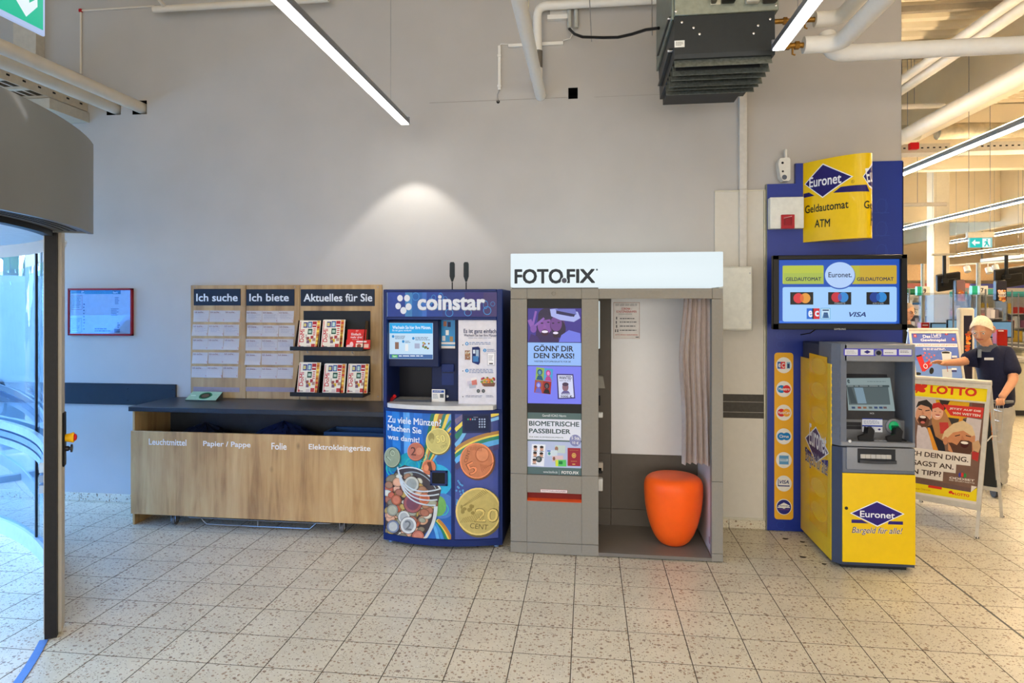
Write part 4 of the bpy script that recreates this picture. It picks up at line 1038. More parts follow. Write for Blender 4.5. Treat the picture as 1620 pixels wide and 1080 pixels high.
s.poly([(870, 489), (880, 488), (914, 493), (918, 503), (908, 509), (886, 506), (872, 500)], lit((170, 180, 240), .85)); s.poly([(878, 488.5), (910, 488.5), (912, 497), (904, 501), (884, 497)], lit((110, 116, 200), .8)); s.poly([(880, 491), (910, 497), (908, 501), (880, 496)], lit((40, 34, 84), .7))
s.poly([(884, 541), (888, 530), (900, 522), (918, 527), (919, 541)], lit((110, 120, 230), .85)); s.poly([(836, 541), (840, 528), (850, 532), (856, 541)], lit((64, 36, 120), .6))
for a0, a1 in (((842, 518), (848, 492)), ((843, 518), (861, 503)), ((842, 520), (836, 506)), ((845, 521), (839, 505))): 
    dx, dy = a1[0]-a0[0], a1[1]-a0[1]; q = math.hypot(dx, dy); nx, ny = -dy/q*1.7, dx/q*1.7
    s.poly([(a0[0]-nx, a0[1]-ny), (a1[0]-nx, a1[1]-ny), (a1[0]+nx, a1[1]+ny), (a0[0]+nx, a0[1]+ny)], lit((146, 96, 190), .75))
s.ell(844, 520, 5, 6, lit((136, 86, 180), .75))
s.rect(835, 541.5, 919.5, 578.5, lit((150, 190, 252), .85)); s.rect(835, 578.5, 919.5, 639, lit((122, 128, 244), .85))
nk = lit((28, 34, 52), .6)
s.text("GÖNN' DIR", 844.5, 544.5, 907, 556, nk, .045); s.text('DEN SPASS!', 844.5, 558, 908.5, 567, nk, .045); s.text('WEITERE FOTOPRODUKTE FÜR 5€', 845, 569.5, 903, 573.3, nk, .02)
# four coloured squares with plain head shapes
for (x, y, c, c2) in ((848.5, 580.5, (150, 190, 90), (30, 90, 130)), (862, 582, (70, 170, 220), (200, 70, 150)), (846.5, 600.5, (176, 84, 60), (110, 110, 220)), (859.5, 602, (170, 40, 40), (30, 20, 30))):
    s.poly([(x, y), (x+13, y+1.5), (x+11.5, y+21.5), (x-1.5, y+20)], lit(c, .75)); s.ell(x+5.5, y+8, 4, 5, lit(c2, .7)); s.poly([(x, y+19.5), (x+2.5, y+13), (x+8.5, y+13.5), (x+11, y+21)], lit(c2, .7)); s.ell(x+5.5, y+8.5, 2.3, 3.2, lit(tuple(min(255, v+70) for v in c2), .75))
s.poly([(880.5, 591), (907, 591.5), (910, 630), (882.5, 631)], lit((70, 60, 130), .6)); s.poly([(882.5, 593), (905.5, 593.5), (908, 628), (884.5, 629)], lit((216, 220, 250), .85))
s.text('WANTED', 884.5, 594.5, 904, 600, nk, .04); s.text('DEAD OR ALIVE', 885, 601, 903, 603, nk, .02); s.ell(894.5, 612, 5, 7, lit((150, 110, 130), .7)); s.ell(894.5, 607.5, 5, 3, lit((80, 60, 90), .7)); s.poly([(887.5, 622), (891, 618), (899, 618), (902, 622)], lit((110, 100, 160), .7))
s.text('REWARD', 888, 622, 902, 624.2, nk, .02); s.text('5000 €', 887, 624.8, 905, 628.3, nk, .04)
s.build('screen_image', bt, label='lit advertising screen')
s = wallflat(SYF, lift=.0006)
gn = ink((84, 108, 108)); s.rect(834.5, 652, 919.5, 752, ink((84, 106, 106))); s.rect(834.5, 662, 919.5, 697, ink((216, 220, 232))); s.rect(834.5, 697, 919.5, 740.5, ink((176, 188, 218)))
s.text('Gemäß ICAO Norm', 858, 655, 895.5, 659.5, ink((220, 226, 226)), .01)
dg_ = ink((64, 84, 88)); s.text('BIOMETRISCHE', 837, 665.3, 916.5, 675, dg_, .045); s.text('PASSBILDER', 837, 677.3, 902.5, 686.3, dg_, .045); s.text('FÜR IHRE AUSWEISDOKUMENTE', 837.5, 689.3, 891, 693, dg_, .02)
s.ell(910, 696.5, 9, 9.3, ink((128, 132, 176))); s.text('5 Stk.', 904, 689.5, 918, 694.8, WHITE, .03, rise=-1); s.text('10 €', 905.5, 697.5, 915.5, 702, WHITE, .03, rise=-1); s.rect(903, 696, 917, 696.5, WHITE)
s.poly([(841.5, 702), (863, 703), (860.5, 737.5), (839.5, 735.5)], ink((228, 232, 240)))
for (x, y) in ((847, 709), (857, 709.5), (846.5, 718.5), (856.5, 719.5), (845.5, 729.5)):
    s.ell(x, y, 2.9, 4, ink((196, 156, 136))); s.ell(x, y-2.7, 3, 2, ink((50, 40, 38))); s.rect(x-3.4, y+3.3, x+3.4, y+4.6, ink((90, 96, 110)))
s.ell(852.5, 726, 5, 5, ink((60, 74, 80))); s.lines(849.5, 723.5, 856, 728.5, 3, WHITE, .3)
s.poly([(878, 704), (894.5, 704.5), (894, 717), (878, 715.5)], ink((190, 206, 200))); s.ell(880.5, 709.5, 2.6, 3.6, ink((150, 110, 90)))
s.poly([(866, 712), (881.5, 711.5), (882, 721.5), (866, 721)], ink((200, 214, 222))); s.ell(869, 717, 2, 2.5, ink((60, 140, 130))); s.rect(866, 712, 871, 714, ink((60, 100, 190)))
s.poly([(873, 721), (891, 720), (891, 729), (874, 730)], ink((214, 186, 190))); s.ell(876.5, 725, 2, 3, ink((130, 90, 76)))
s.poly([(878.5, 727), (895.5, 727), (896, 737.5), (879, 737)], ink((90, 190, 100))); s.rect(884, 729, 890, 734, ink((30, 120, 60))); s.rect(879, 727, 883, 737, ink((210, 220, 70)))
s.poly([(898, 708), (918.5, 708.5), (918, 737), (898, 736.5)], ink((150, 42, 58))); s.ell(908, 720, 3.4, 4, ink((210, 170, 90)), ring=.35); s.ell(908, 720, 1.6, 2, ink((210, 170, 90))); s.text('REISEPASS', 903.5, 728.5, 912.5, 730, ink((210, 170, 90)), .01); s.text('EUROPÄISCHE UNION', 901, 711, 915, 712.3, ink((210, 170, 90)), 0); s.rect(905.5, 733, 910, 734.8, ink((210, 170, 90)))
s.text('www.fotofix.de', 859.5, 743.8, 882, 748.3, ink((220, 226, 226)), .01); s.rect(884.3, 743.5, 884.8, 751, ink((160, 176, 176))); s.text('FOTO.FIX', 888.5, 744.5, 915.5, 750, WHITE, .05)
s.build('poster_print', bt)
s = wallflat(FY, lift=.0006); s.rect(855, 773.5, 897.5, 780, ink((190, 90, 90))); s.rect(855.4, 773.9, 897.1, 779.6, ink((226, 216, 214))); s.text('FOTOAUSGABE', 857.5, 775, 895.5, 778.5, ink((120, 60, 80)), .02); s.build('slot_label', bt)
# notice inside
t2 = thing('notice_sheet', (atY(991, 505, IB).x, IB-.006, atY(991, 536, IB).z), 'white safety notice with red heading inside the photo booth', 'notice')
A, B = atY(970.5, 478, IB-.005), atY(1012, 535.5, IB-.005)
rbox('sheet', (A.x, IB-.006, B.z), (B.x, IB-.0045, A.z), M((222, 218, 214), .5), t2, 0)
s = wallflat(IB-.006, lift=.0003); bd = ink((170, 130, 110))
for r_ in ((970.5, 478, 1012, 478.7), (970.5, 534.8, 1012, 535.5), (970.5, 478, 971.1, 535.5), (1011.4, 478, 1012, 535.5)): s.rect(*r_, bd)
s.lines(973.5, 480.5, 1009, 484.5, 2, ink((140, 140, 140))); rr_ = ink((180, 60, 50)); s.text('CORONA -', 983, 486.5, 999, 489.8, rr_, .03); s.text('SCHUTZMASSNAHMEN', 975, 491, 1007, 494.5, rr_, .03)
s.lines(979, 496.3, 1003, 498, 1, ink((110, 110, 110)))
for y in (503, 508.5, 515, 521.5): s.lines(980.5, y, 1008, y+1.6, 1, ink((90, 90, 92)), .9)
s.text('BITTE HÄNDE DESINFIZIEREN', 973.5, 528, 1009, 530.4, rr_, .02); s.rect(1005.5, 532.5, 1010.5, 533.8, ink((60, 70, 70)))
for x, y in ((975.5, 503), (975, 509.5), (975.5, 516), (973.8, 523), (977.2, 523)): s.ell(x, y-1.3, .9, .9, BLACK, 8); s.rect(x-.8, y-.4, x+.8, y+2.2, ink((60, 60, 64)))
s.build('print', t2)
# fittings on the machine side, seen edge on
LW = M((225, 228, 226), .4)
def side(y0, y1, z_a, z_b, dx, m, nm, lab=None):
    rbox(nm, (BXM-.002, y0, z_a), (BXM+dx, y1, z_b), m, bt, .004, label=lab)
yy = 4.95
side(yy-.1, yy+.1, atX(948, 550, BXM).z if False else atY(948, 550, yy).z, atY(948, 476, yy).z, .012, M((225, 240, 240), .3, emit=.7), 'light_panel')
b = MB(); za, zb_ = atY(950, 613, yy).z, atY(950, 594, yy).z; b.prism([(BXM, zb_), (BXM+.035, zb_), (BXM+.05, za), (BXM, za)], yy-.03, yy+.03, M((140, 138, 130), .5), 'y'); b.build('lens_hood', bt, smooth=False)
side(yy-.02, yy+.02, atY(950, 660, yy).z, atY(950, 652, yy).z, .035, LW, 'coin_slot')
side(yy-.02, yy+.02, atY(950, 641, yy).z, atY(950, 625, yy).z, .016, BLACK, 'knob')
side(yy-.02, yy+.02, atY(950, 744, yy).z, atY(950, 731, yy).z, .036, M((190, 180, 165), .4), 'bracket')
side(yy-.02, yy+.02, atY(950, 748, yy).z, atY(950, 738, yy).z, .03, BLACK, 'card_reader')
side(yy-.03, yy+.03, atY(950, 775, yy).z, atY(950, 756, yy).z, .034, LW, 'tissue_box')
# curtain with its rail
CUR = M((232, 220, 212), .85, var=.06, scale=30)
def cfn(u, v):
    # u across, v: 0 top .. 1 bottom
    zt, zb = 1.785, atY(1100, 735, 4.79).z
    xt0, xt1 = atY(1083, 500, 4.79).x, atY(1127, 500, 4.79).x; xb0, xb1 = atY(1079, 700, 4.79).x, atY(1130, 700, 4.79).x
    xm0 = atY(1076, 520, 4.79).x; k = math.sin(math.pi*min(1, v*1.6)) if v < .6 else math.sin(math.pi*.96)
    x0 = xt0+(xb0-xt0)*v-.03*math.exp(-((v-.35)/.25)**2); x1 = xt1+(xb1-xt1)*v
    g = .02+.014*v; ph = 2*math.pi*(6.2*u+.25*math.sin(3*u+1.2*v))
    return (x0+(x1-x0)*(u+.012*math.sin(ph*2)), 4.79+g*math.sin(ph)+.008*math.sin(ph*.47+3*v), zt+(zb-zt)*v+.010*math.sin(4*u)*(v > .9))
o = MB().grid(cfn, 110, 26, CUR, .0015).build('curtain', bt, label='greige gathered curtain')
MB().cyl((BXM+.01, 4.79, 1.79), (BXR, 4.79, 1.79), .008, STEEL, 10).build('curtain_rail', bt)
# stool
ORS = M((250, 98, 28), .38, var=.05, scale=8)
ORS.node_tree.nodes['Principled BSDF'].inputs['Subsurface Weight'].default_value = .25
ORS.node_tree.nodes['Principled BSDF'].inputs['Subsurface Radius'].default_value = (.06, .02, .01)
sc_ = (.607, 4.95, .0305)
prof = [(0, 0), (.06, .001), (.085, .008), (.115, .035), (.15, .095), (.178, .18), (.196, .27), (.204, .35), (.205, .42), (.198, .452), (.184, .472), (.16, .486), (.12, .492), (.06, .495), (0, .496)]
def smoothprof(p, n=3):
    out = []
    for i in range(len(p)-1):
        p0 = p[max(i-1, 0)]; p1 = p[i]; p2 = p[i+1]; p3 = p[min(i+2, len(p)-1)]
        for k in range(n):
            t = k/n; out.append(tuple(max(0, .5*((2*p1[j])+(-p0[j]+p2[j])*t+(2*p0[j]-5*p1[j]+4*p2[j]-p3[j])*t*t+(-p0[j]+3*p1[j]-3*p2[j]+p3[j])*t**3)) for j in (0, 1)))
    return out+[p[-1]]
MB().lathe(smoothprof(prof), sc_, ORS, 56).build('stool', label='round glossy orange plastic stool inside the photo booth', cat='stool')
# ================================================================== BLUE PANEL, SIGNS, TV, CASH MACHINE
BLU = M((20, 46, 140), .35, var=.06, scale=3, spec=.35)
pt = thing('blue_back_panel', (1.85, WY-.02, .003), 'tall stepped blue back panel with card logos on a yellow strip', 'panel')
PYP = WY-.035
b = MB(); b.prism([(1.367, .004), (2.345, .004), (2.345, 2.822), (1.577, 2.822), (1.577, 2.668), (1.367, 2.668)], PYP, WY-.002, BLU, 'y'); b.build('sheet', pt, smooth=False)
rbox('edge_profile', (2.343, PYP-.002, .01), (2.35, WY-.002, 2.815), M((20, 24, 44), .4), pt, .001)
rbox('edge_profile', (1.362, PYP-.003, .004), (1.368, WY-.002, 2.668), M((130, 134, 120), .4), pt, .001)
s = wallflat(PYP)
YEL = ink((226, 170, 44)); s.rect(1225, 557.5, 1255, 822, YEL, 5)
def disc(y): s.ell(1240, y, 12.3, 12.6, WHITE, 36)
R_, B_, K_ = ink((206, 44, 50)), ink((30, 90, 170)), ink((24, 26, 34))
def eurodia(x, y, sx, sy, F_, w1=ink((236, 238, 240)), nv=ink((38, 34, 120))):
    F_.poly([(x-sx, y), (x, y-sy), (x+sx, y), (x, y+sy)], w1); F_.poly([(x-sx*.94, y), (x, y-sy*.93), (x+sx*.94, y), (x, y+sy*.93)], nv)
for y in (577.5, 615.2, 652.5, 690, 727.5, 764.5, 801.5): disc(y)
s.rect(1230, 572, 1237, 583, B_); s.rect(1235, 572, 1242, 583, R_); s.text('e', 1231.3, 574.5, 1235, 581, WHITE, .05); s.text('C', 1236.5, 574, 1241, 581.5, WHITE, .05); s.rect(1244.5, 572.5, 1250, 583, ink((130, 180, 210))); s.rect(1245.5, 575, 1249, 582, ink((40, 60, 110)))
s.ell(1236, 615.2, 6.3, 6.2, ink((20, 130, 200))); s.ell(1244.3, 615.2, 6.3, 6.2, R_); s.text('Maestro', 1231.5, 612.6, 1249, 617.4, WHITE, .04)
s.ell(1236, 652.5, 6.3, 6.2, R_); s.ell(1244.3, 652.5, 6.3, 6.2, ink((230, 160, 50))); s.text('MasterCard', 1230.8, 650, 1249.6, 654.8, WHITE, .04)
s.ell(1236, 690, 6.3, 6.2, ink((24, 120, 190))); s.ell(1244.3, 690, 6.3, 6.2, ink((24, 120, 190))); s.text('Cirrus', 1233, 687.3, 1247.5, 692.3, WHITE, .04)
s.rect(1232.5, 720, 1247.5, 734.5, ink((90, 150, 200))); s.rect(1233.5, 725, 1246.5, 729.5, ink((190, 214, 232))); s.lines(1234, 725.5, 1246, 729, 2, ink((60, 110, 170)))
s.rect(1230.5, 757, 1231.5, 768.5, ink((30, 50, 120))); s.text('VISA', 1233, 758.8, 1247.8, 765, ink((30, 44, 110)), .04, .25); s.rect(1231, 767, 1249, 769.3, ink((30, 50, 120)))
s.ell(1240, 801.5, 11.2, 11.5, ink((38, 40, 120)), 36); s.poly([(1230.5, 799.5), (1240, 794.5), (1249.5, 799.5), (1240, 804.5)], WHITE); s.rect(1230, 801, 1237, 803, WHITE); s.rect(1243, 801, 1249.5, 803, WHITE); s.text('Euronet', 1233.5, 798, 1246.5, 800.8, ink((38, 40, 120)), .03); s.text('WORLDWIDE', 1231.5, 804.5, 1248.5, 806.5, ink((160, 90, 120)), 0)
s.build('card_logo_print', pt); s = wallflat(PYP, lift=.0005)
# faint line drawings printed on the blue
FA = M((30, 60, 158), .35, var=0, spec=.35)
for k in range(7):
    x = 1222+((k*53) % 190); y = 290+k*36
    if x < 1256 and y < 300: continue
    if y < 400 and 1270 < x < 1382: x = 1395
    s.ell(x, y, 9, 12, FA, ring=.08); s.rect(x-12, y+10, x+12, y+10.8, FA); s.rect(x+6, y-12, x+6.8, y+12, FA)
for y in (530, 545, 830, 842): s.ell(1235, y, 7, 6, FA, ring=.1)
s.build('line_drawing_print', pt)
# yellow lantern sign
lp = [(1.632, 5.412), (1.70, 5.305), (1.77, 5.215), (1.84, 5.145), (1.905, 5.10), (1.955, 5.082), (1.995, 5.092), (2.015, 5.125), (2.022, 5.18), (2.018, 5.26), (2.0, 5.34), (1.97, 5.412)]
def cat2(P_, n=3):
    o = []
    for i in range(len(P_)-1):
        a, b_, c, d = P_[max(i-1, 0)], P_[i], P_[i+1], P_[min(i+2, len(P_)-1)]
        for k in range(n):
            t = k/n; o.append(tuple(.5*((2*b_[j])+(-a[j]+c[j])*t+(2*a[j]-5*b_[j]+4*c[j]-d[j])*t*t+(-a[j]+3*b_[j]-3*c[j]+d[j])*t**3) for j in (0, 1)))
    return o+[P_[-1]]
lp = cat2(lp)
zl0 = atY(1271, 383.5, 5.41).z; zl1 = atY(1272, 258.5, 5.41).z
YE = M((236, 196, 14), .3, var=.02, coat=.3)
lt = thing('lantern_sign', (1.82, 5.3, zl0), 'yellow curved lantern sign projecting from the top of the blue panel', 'sign')
MB().prism(lp, zl0, zl1, YE).build('lantern_body', lt)
s = Curved(lp, lift=.0012)
nv = ink((36, 28, 100)); wt = ink((235, 235, 240))
def CP(pts, m): s.polyuv([s.uv(p) for p in pts], m)
CP([(1273, 291.5), (1302, 258.5), (1350, 279), (1301.5, 313)], wt); CP([(1274.5, 291.5), (1302, 260.5), (1347, 279.2), (1301.5, 311)], nv)
s.textq('Euronet', (1280.5, 297), (1331, 289.5), 15, wt, .03)
CP([(1271.5, 306.5), (1280, 304.5), (1289, 309.5), (1271.5, 313)], nv)
CP([(1330, 295.5), (1345, 293.5), (1371, 292), (1375.5, 303), (1345, 303.5), (1318, 305)], nv)
s.ell(1349, 287, 2.7, 2.7, ink((150, 120, 30)), 16, ring=.2); s.text('R', 1348, 285.6, 1350, 288.4, ink((150, 120, 30)), .02)
# the second, side-on repeat of the mark
CP([(1365, 279), (1374, 266), (1379.5, 256), (1379.5, 300), (1375, 296)], wt); CP([(1366.3, 279), (1374.5, 268), (1379.5, 260), (1379.5, 297), (1375, 293)], nv)
s.textq('Eu', (1372.5, 289), (1379.6, 288), 15, wt, .02)
tx = ink((40, 44, 30)); s.textq('Geldautomat', (1274, 338), (1342.5, 329), 12, tx, .03); s.textq('ATM', (1289, 360), (1313, 358.5), 11.5, tx, .03)
s.textq('Ge', (1366.5, 329.5), (1379, 330.5), 11, tx, .03); s.textq('A', (1377, 357), (1380, 357), 10, tx, .03)
s.build('lettering', lt)
# white alarm plate with red call point
A, B = atY(1218.5, 312, 5.34), atY(1272, 361, 5.34)
t = thing('alarm_plate', ((A.x+B.x)/2, 5.38, B.z), 'white plate box with a small red call point, left of the yellow lantern sign', 'alarm')
rbox('housing', (A.x, 5.34, B.z), (B.x, PYP-.001, A.z), M((220, 222, 216), .4), t, .004)
A, B = atY(1236, 339.5, 5.325), atY(1257, 361.5, 5.325)
rbox('call_point', (A.x, 5.32, B.z), (B.x, 5.341, A.z), M((170, 22, 36), .25, coat=.5), t, .003)
s = wallflat(5.32); s.rect(1240, 343.5, 1253, 356, ink((130, 14, 26))); s.poly([(1240, 344.5), (1253, 341.5), (1253, 342.2), (1240, 345.2)], ink((226, 190, 190))); s.poly([(1242.5, 347), (1250.5, 345), (1250.5, 355), (1242.5, 355)], ink((150, 20, 34))); s.build('cover_print', t)
# camera / sounder on the wall top left of panel
q = atY(1242, 270, 5.38)
t = thing('alarm_sounder', (q.x, 5.4, q.z-.09), 'white curved alarm sounder with short aerial, on the wall left of the yellow sign', 'alarm')
W2 = M((216, 214, 206), .4)
zt_, zb_ = atY(1240, 250, 5.36).z, atY(1240, 286, 5.36).z
xl, xr = atY(1232, 265, 5.36).x, atY(1250.5, 265, 5.36).x
pr = [(xl, zb_+.11), (xl-.002, zt_-.03), (xl+.01, zt_), (xr-.01, zt_+.005), (xr, zt_-.01), (xr, zb_+.01), (xr-.012, zb_), (xl+.035, zb_), (xl+.014, zb_+.03)]
MB().prism(pr, 5.36, 5.44, W2, 'y').build('housing', t)
MB().box((xr-.035, 5.38, zt_-.005), (xr-.015, 5.41, zt_+.075), W2, .004).build('aerial', t)
s = wallflat(5.36)
for x, y, r, c in ((1238, 257.5, 2, (30, 30, 34)), (1238.5, 271, 1.7, (30, 30, 34)), (1241, 280.3, 4, (90, 96, 110))): s.ell(x, y, r, r, ink(c), 16)
s.build('lenses', t)

# television
TY = 5.06
A, B = atY(1223, 404, TY), atY(1436, 522, TY)
t = thing('television', ((A.x+B.x)/2, TY, B.z), 'black flat television advertising the cash machine, on the blue panel', 'television')
TB = M((17, 15, 14), .4, var=0, spec=.25)
X0, X1_, Z0, Z1 = A.x, B.x, B.z, A.z; q = .042
b = MB()
b.box((X0, TY, Z0), (X1_, TY+.05, Z0+q*1.05), TB, .004); b.box((X0, TY, Z1-q*.75), (X1_, TY+.05, Z1), TB, .004); b.box((X0, TY, Z0), (X0+q, TY+.05, Z1), TB, .004); b.box((X1_-q, TY, Z0), (X1_, TY+.05, Z1), TB, .004)
b.build('bezel', t); rbox('rear_housing', (X0+.03, TY+.03, Z0+.02), (X1_-.03, TY+.09, Z1-.02), BLACK, t, .01)
rbox('wall_bracket', ((X0+X1_)/2-.15, TY+.09, Z0+.12), ((X0+X1_)/2+.15, PYP+.001, Z1-.12), DARK, t, .004) if False else rbox('wall_bracket', ((X0+X1_)/2-.15, TY+.09, Z0+.12), ((X0+X1_)/2+.15, PYP-.0005, Z1-.12), DARK, t, .004)
s = wallflat(TY+.029)
s.rectuv(X0+q*.9, Z0+q, X1_-q*.9, Z1-q*.7, lit((24, 84, 190), .8))
for k in range(4): s.rectuv(X0+q+.2*k*1.0, Z0+q, X0+q+.2*(k+1), Z0+q+.02, lit((40, 110, 225), .85)); s.lift -= s.step
s.lift += s.step
s.rect(1238, 420, 1303, 449, lit((186, 200, 70), .85), 2); s.rect(1240, 432, 1303, 449, lit((170, 190, 80), .85)); s.rect(1330, 420, 1418.5, 449, lit((204, 170, 50), .85), 2); s.rect(1330, 420, 1360, 449, lit((190, 186, 60), .85))
s.rect(1238, 454, 1418.5, 509, lit((160, 206, 255), .9), 3)
s.ell(1328.5, 436, 24.5, 21.5, lit((24, 84, 190), .8), 40); s.ell(1328.5, 435, 23.6, 20.5, lit((176, 206, 248), .92), 40)
nb = lit((30, 44, 90), .5); s.text('Euronet.', 1310.5, 430.5, 1347.5, 438.5, nb, .02)
s.text('GELDAUTOMAT', 1243, 438.5, 1299, 444, nb, .04); s.text('GELDAUTOMAT', 1355.5, 438.5, 1413.5, 444, nb, .04)
for x0, c1, c2, cm, nm in ((1250, (226, 52, 64), (236, 160, 62), (230, 110, 50), 'mastercard'), (1310, (206, 40, 60), (50, 140, 220), (90, 90, 180), 'maestro'), (1370.5, (20, 60, 150), (40, 140, 220), (30, 100, 190), 'cirrus')):
    s.rect(x0, 462, x0+36.5, 481.7, lit((16, 18, 22), .5)); 
    yy_ = 471.5 if nm == 'mastercard' else 470
    s.ell(x0+13, yy_, 8, 8, lit(c1, .8)); s.ell(x0+24, yy_, 8, 8, lit(c2, .8)); s.ell(x0+18.5, yy_, 3, 6, lit(cm, .8))
    if nm != 'mastercard': s.text(nm, x0+10, 478.2, x0+27, 480.6, lit((200, 205, 215), .7), .01)
s.rect(1276, 487.5, 1287.5, 504.5, lit((20, 110, 220), .8)); s.rect(1286, 487.5, 1296.5, 504.5, lit((216, 30, 50), .8)); s.rect(1284.8, 487.5, 1287, 504.5, lit((16, 20, 30), .5))
s.text('e', 1278.5, 491, 1285, 501.5, lit((226, 236, 250), .9), .06); s.text('c', 1289, 491.5, 1295.3, 500.5, lit((226, 236, 250), .9), .06)
s.rect(1298, 487, 1313.3, 504.7, lit((90, 170, 220), .85)); s.rect(1299, 488, 1312.5, 503.8, lit((190, 222, 245), .9)); s.poly([(1300.5, 503), (1303, 494), (1309, 494), (1311.5, 503)], lit((70, 130, 190), .8)); s.rect(1301, 489.5, 1311, 491.5, lit((30, 60, 120), .6))
for j in range(3):
    for i in range(3): s.rect(1303.3+i*2.1, 494.5+j*2.8, 1304.8+i*2.1, 496.4+j*2.8, lit((24, 40, 100), .5))
s.text('VISA', 1343, 493.3, 1369.5, 501, lit((26, 60, 140), .6), .04, .3)
s.text('SAMSUNG', 1319.5, 518.8, 1338, 521.7, ink((170, 170, 170)), .03)
s.build('screen_image', t, label='lit advertising image')
s2 = wallflat(TY); s2.text('SAMSUNG', 1319.5, 518.9, 1338, 521.8, ink((190, 190, 186)), .03); s2.build('maker_lettering', t)
MB().tube([(X0+.35, TY+.07, Z0+.03), (X0+.3, TY+.14, Z0-.03), (X0+.28, TY+.30, Z0-.05)], .004, BLACK, 6).build('cable', t)

# ---- cash machine
AX0, AX1, AY, AYB = 1.614, 2.112, 4.70, 5.40
ag = M((104, 110, 122), .4, var=.03); agd = M((58, 66, 86), .45, var=.04); agl = M((134, 137, 142), .35, var=.02, scale=80); AYL = M((234, 194, 10), .3, var=.02, coat=.3)
at_ = thing('cash_machine', (1.86, 5.05, 0), 'grey and yellow cash machine with keypad and sloping screen, in front of the blue panel', 'cash machine')
def az(x, y): return atY(x, y, AY).z
ztop = az(1400, 544.5); zf0 = az(1400, 708); zd0 = az(1400, 749); zdoor = .035+.01
rbox('plinth', (AX0+.05, AY+.03, .002), (AX1-.04, AYB-.02, .06), DARK, at_, .004)
b = MB(); cp = [(AX0, AY+.045), (AX0+.045, AY+.001), (AX1-.004, AY+.001), (AX1, AY+.02), (AX1, AYB), (AX0, AYB)]
b.prism([(x, y) for x, y in cp], .03, zf0-.003, agd); b.build('safe_body', at_, smooth=False)
rbox('door', (AX0+.048, AY-.008, .05), (AX1-.002, AY+.002, zd0-.002), AYL, at_, .002, label='yellow lower door')
rbox('body', (AX0+.012, AY+.30, zd0), (AX1, AYB, ztop-.02), agd, at_, .004)
rbox('side_cover', (AX0-.004, AY+.055, .035), (AX0+.003, AYB-.0, atX(1300, 565, AX0).z-.03), AYL, at_, .001, label='yellow side cover')
# upper fascia
jl = MB(); jl.prism([(AX0, AY+.06), (AX0+.04, AY), (AX0+.075, AY), (AX0+.075, AY+.30), (AX0, AY+.30)], zf0+.004, ztop, ag); jl.build('fascia_side', at_, smooth=False)
for k in range(13):
    z = zf0+.05+k*(ztop-zf0-.1)/13
    MB().prism([(AX0-.002, AY+.058), (AX0+.034, AY+.004), (AX0+.038, AY+.006), (AX0+.002, AY+.06)], z, z+.028, ag).build('grip_rib', at_, smooth=False)
jr = MB(); jr.prism([(AX1-.016, AY), (AX1, AY+.004), (AX1, AY+.30), (AX1-.016, AY+.30)], zf0+.004, ztop, ag); jr.build('fascia_side', at_, smooth=False)
zr = az(1390, 572)
rbox('fascia_top', (AX0+.06, AY, zr), (AX1, AY+.30, ztop), agl, at_, .006)
zs = az(1390, 699)
rbox('fascia_shelf', (AX0+.04, AY-.006, zf0+.004), (AX1-.001, AY+.30, zs), agl, at_, .006)
rbox('recess_back', (AX0+.06, AY+.26, zs), (AX1-.01, AY+.30, zr), M((96, 98, 102), .4), at_, 0)
RX0, RX1 = AX0+.075, AX1-.016
# sloped screen unit
yb0, yb1 = AY+.12, AY+.25
zc0, zc1 = atY(1390, 664, yb0).z, atY(1390, 592, yb1).z
b = MB(); b.prism([(yb0, zc0), (yb1, zc1), (AY+.262, zc1), (AY+.262, zc0)], RX0-.001, RX1-.055, M((56, 56, 60), .35), 'x'); b.build('screen_bezel', at_, smooth=False)
V = Vector((0, yb1-yb0, zc1-zc0)).normalized(); s = Flat((RX0, yb0, zc0), (1, 0, 0), V, lift=.001)
s.poly([(1338.5, 598), (1408, 597.5), (1416, 650), (1342, 649)], lit((168, 188, 190), .55)); s.poly([(1339.5, 609), (1404.5, 609), (1408.5, 640), (1343, 640)], lit((110, 126, 130), .5))
s.poly([(1339, 609.3), (1406.5, 609.2), (1406.8, 612.5), (1339.4, 612.6)], lit((90, 106, 110), .5)); s.poly([(1351, 613), (1365, 613), (1371, 638), (1357, 638)], lit((150, 180, 200), .55)); s.poly([(1340, 613), (1347, 613), (1356, 638), (1346, 638)], lit((84, 98, 104), .5))
s.text('e', 1340, 600, 1344.5, 606, lit((40, 60, 70), .4), .03); s.lines(1372, 603, 1403, 604.5, 1, lit((90, 110, 120), .5)); s.lines(1340.5, 610, 1404, 611.8, 1, lit((200, 210, 210), .5), .6)
for x, c in ((1350, (70, 90, 130)), (1359.5, (170, 90, 80)), (1368, (170, 120, 90)), (1377, (110, 120, 120)), (1385.5, (70, 90, 140)), (1393.5, (60, 90, 140)), (1400, (120, 100, 110))): s.rect(x-3, 643, x+3, 646.3, lit(c, .5))
s.text('NCR', 1376, 652.5, 1383, 655, ink((200, 204, 206)), .02)
s.build('screen', at_, label='sloping screen')
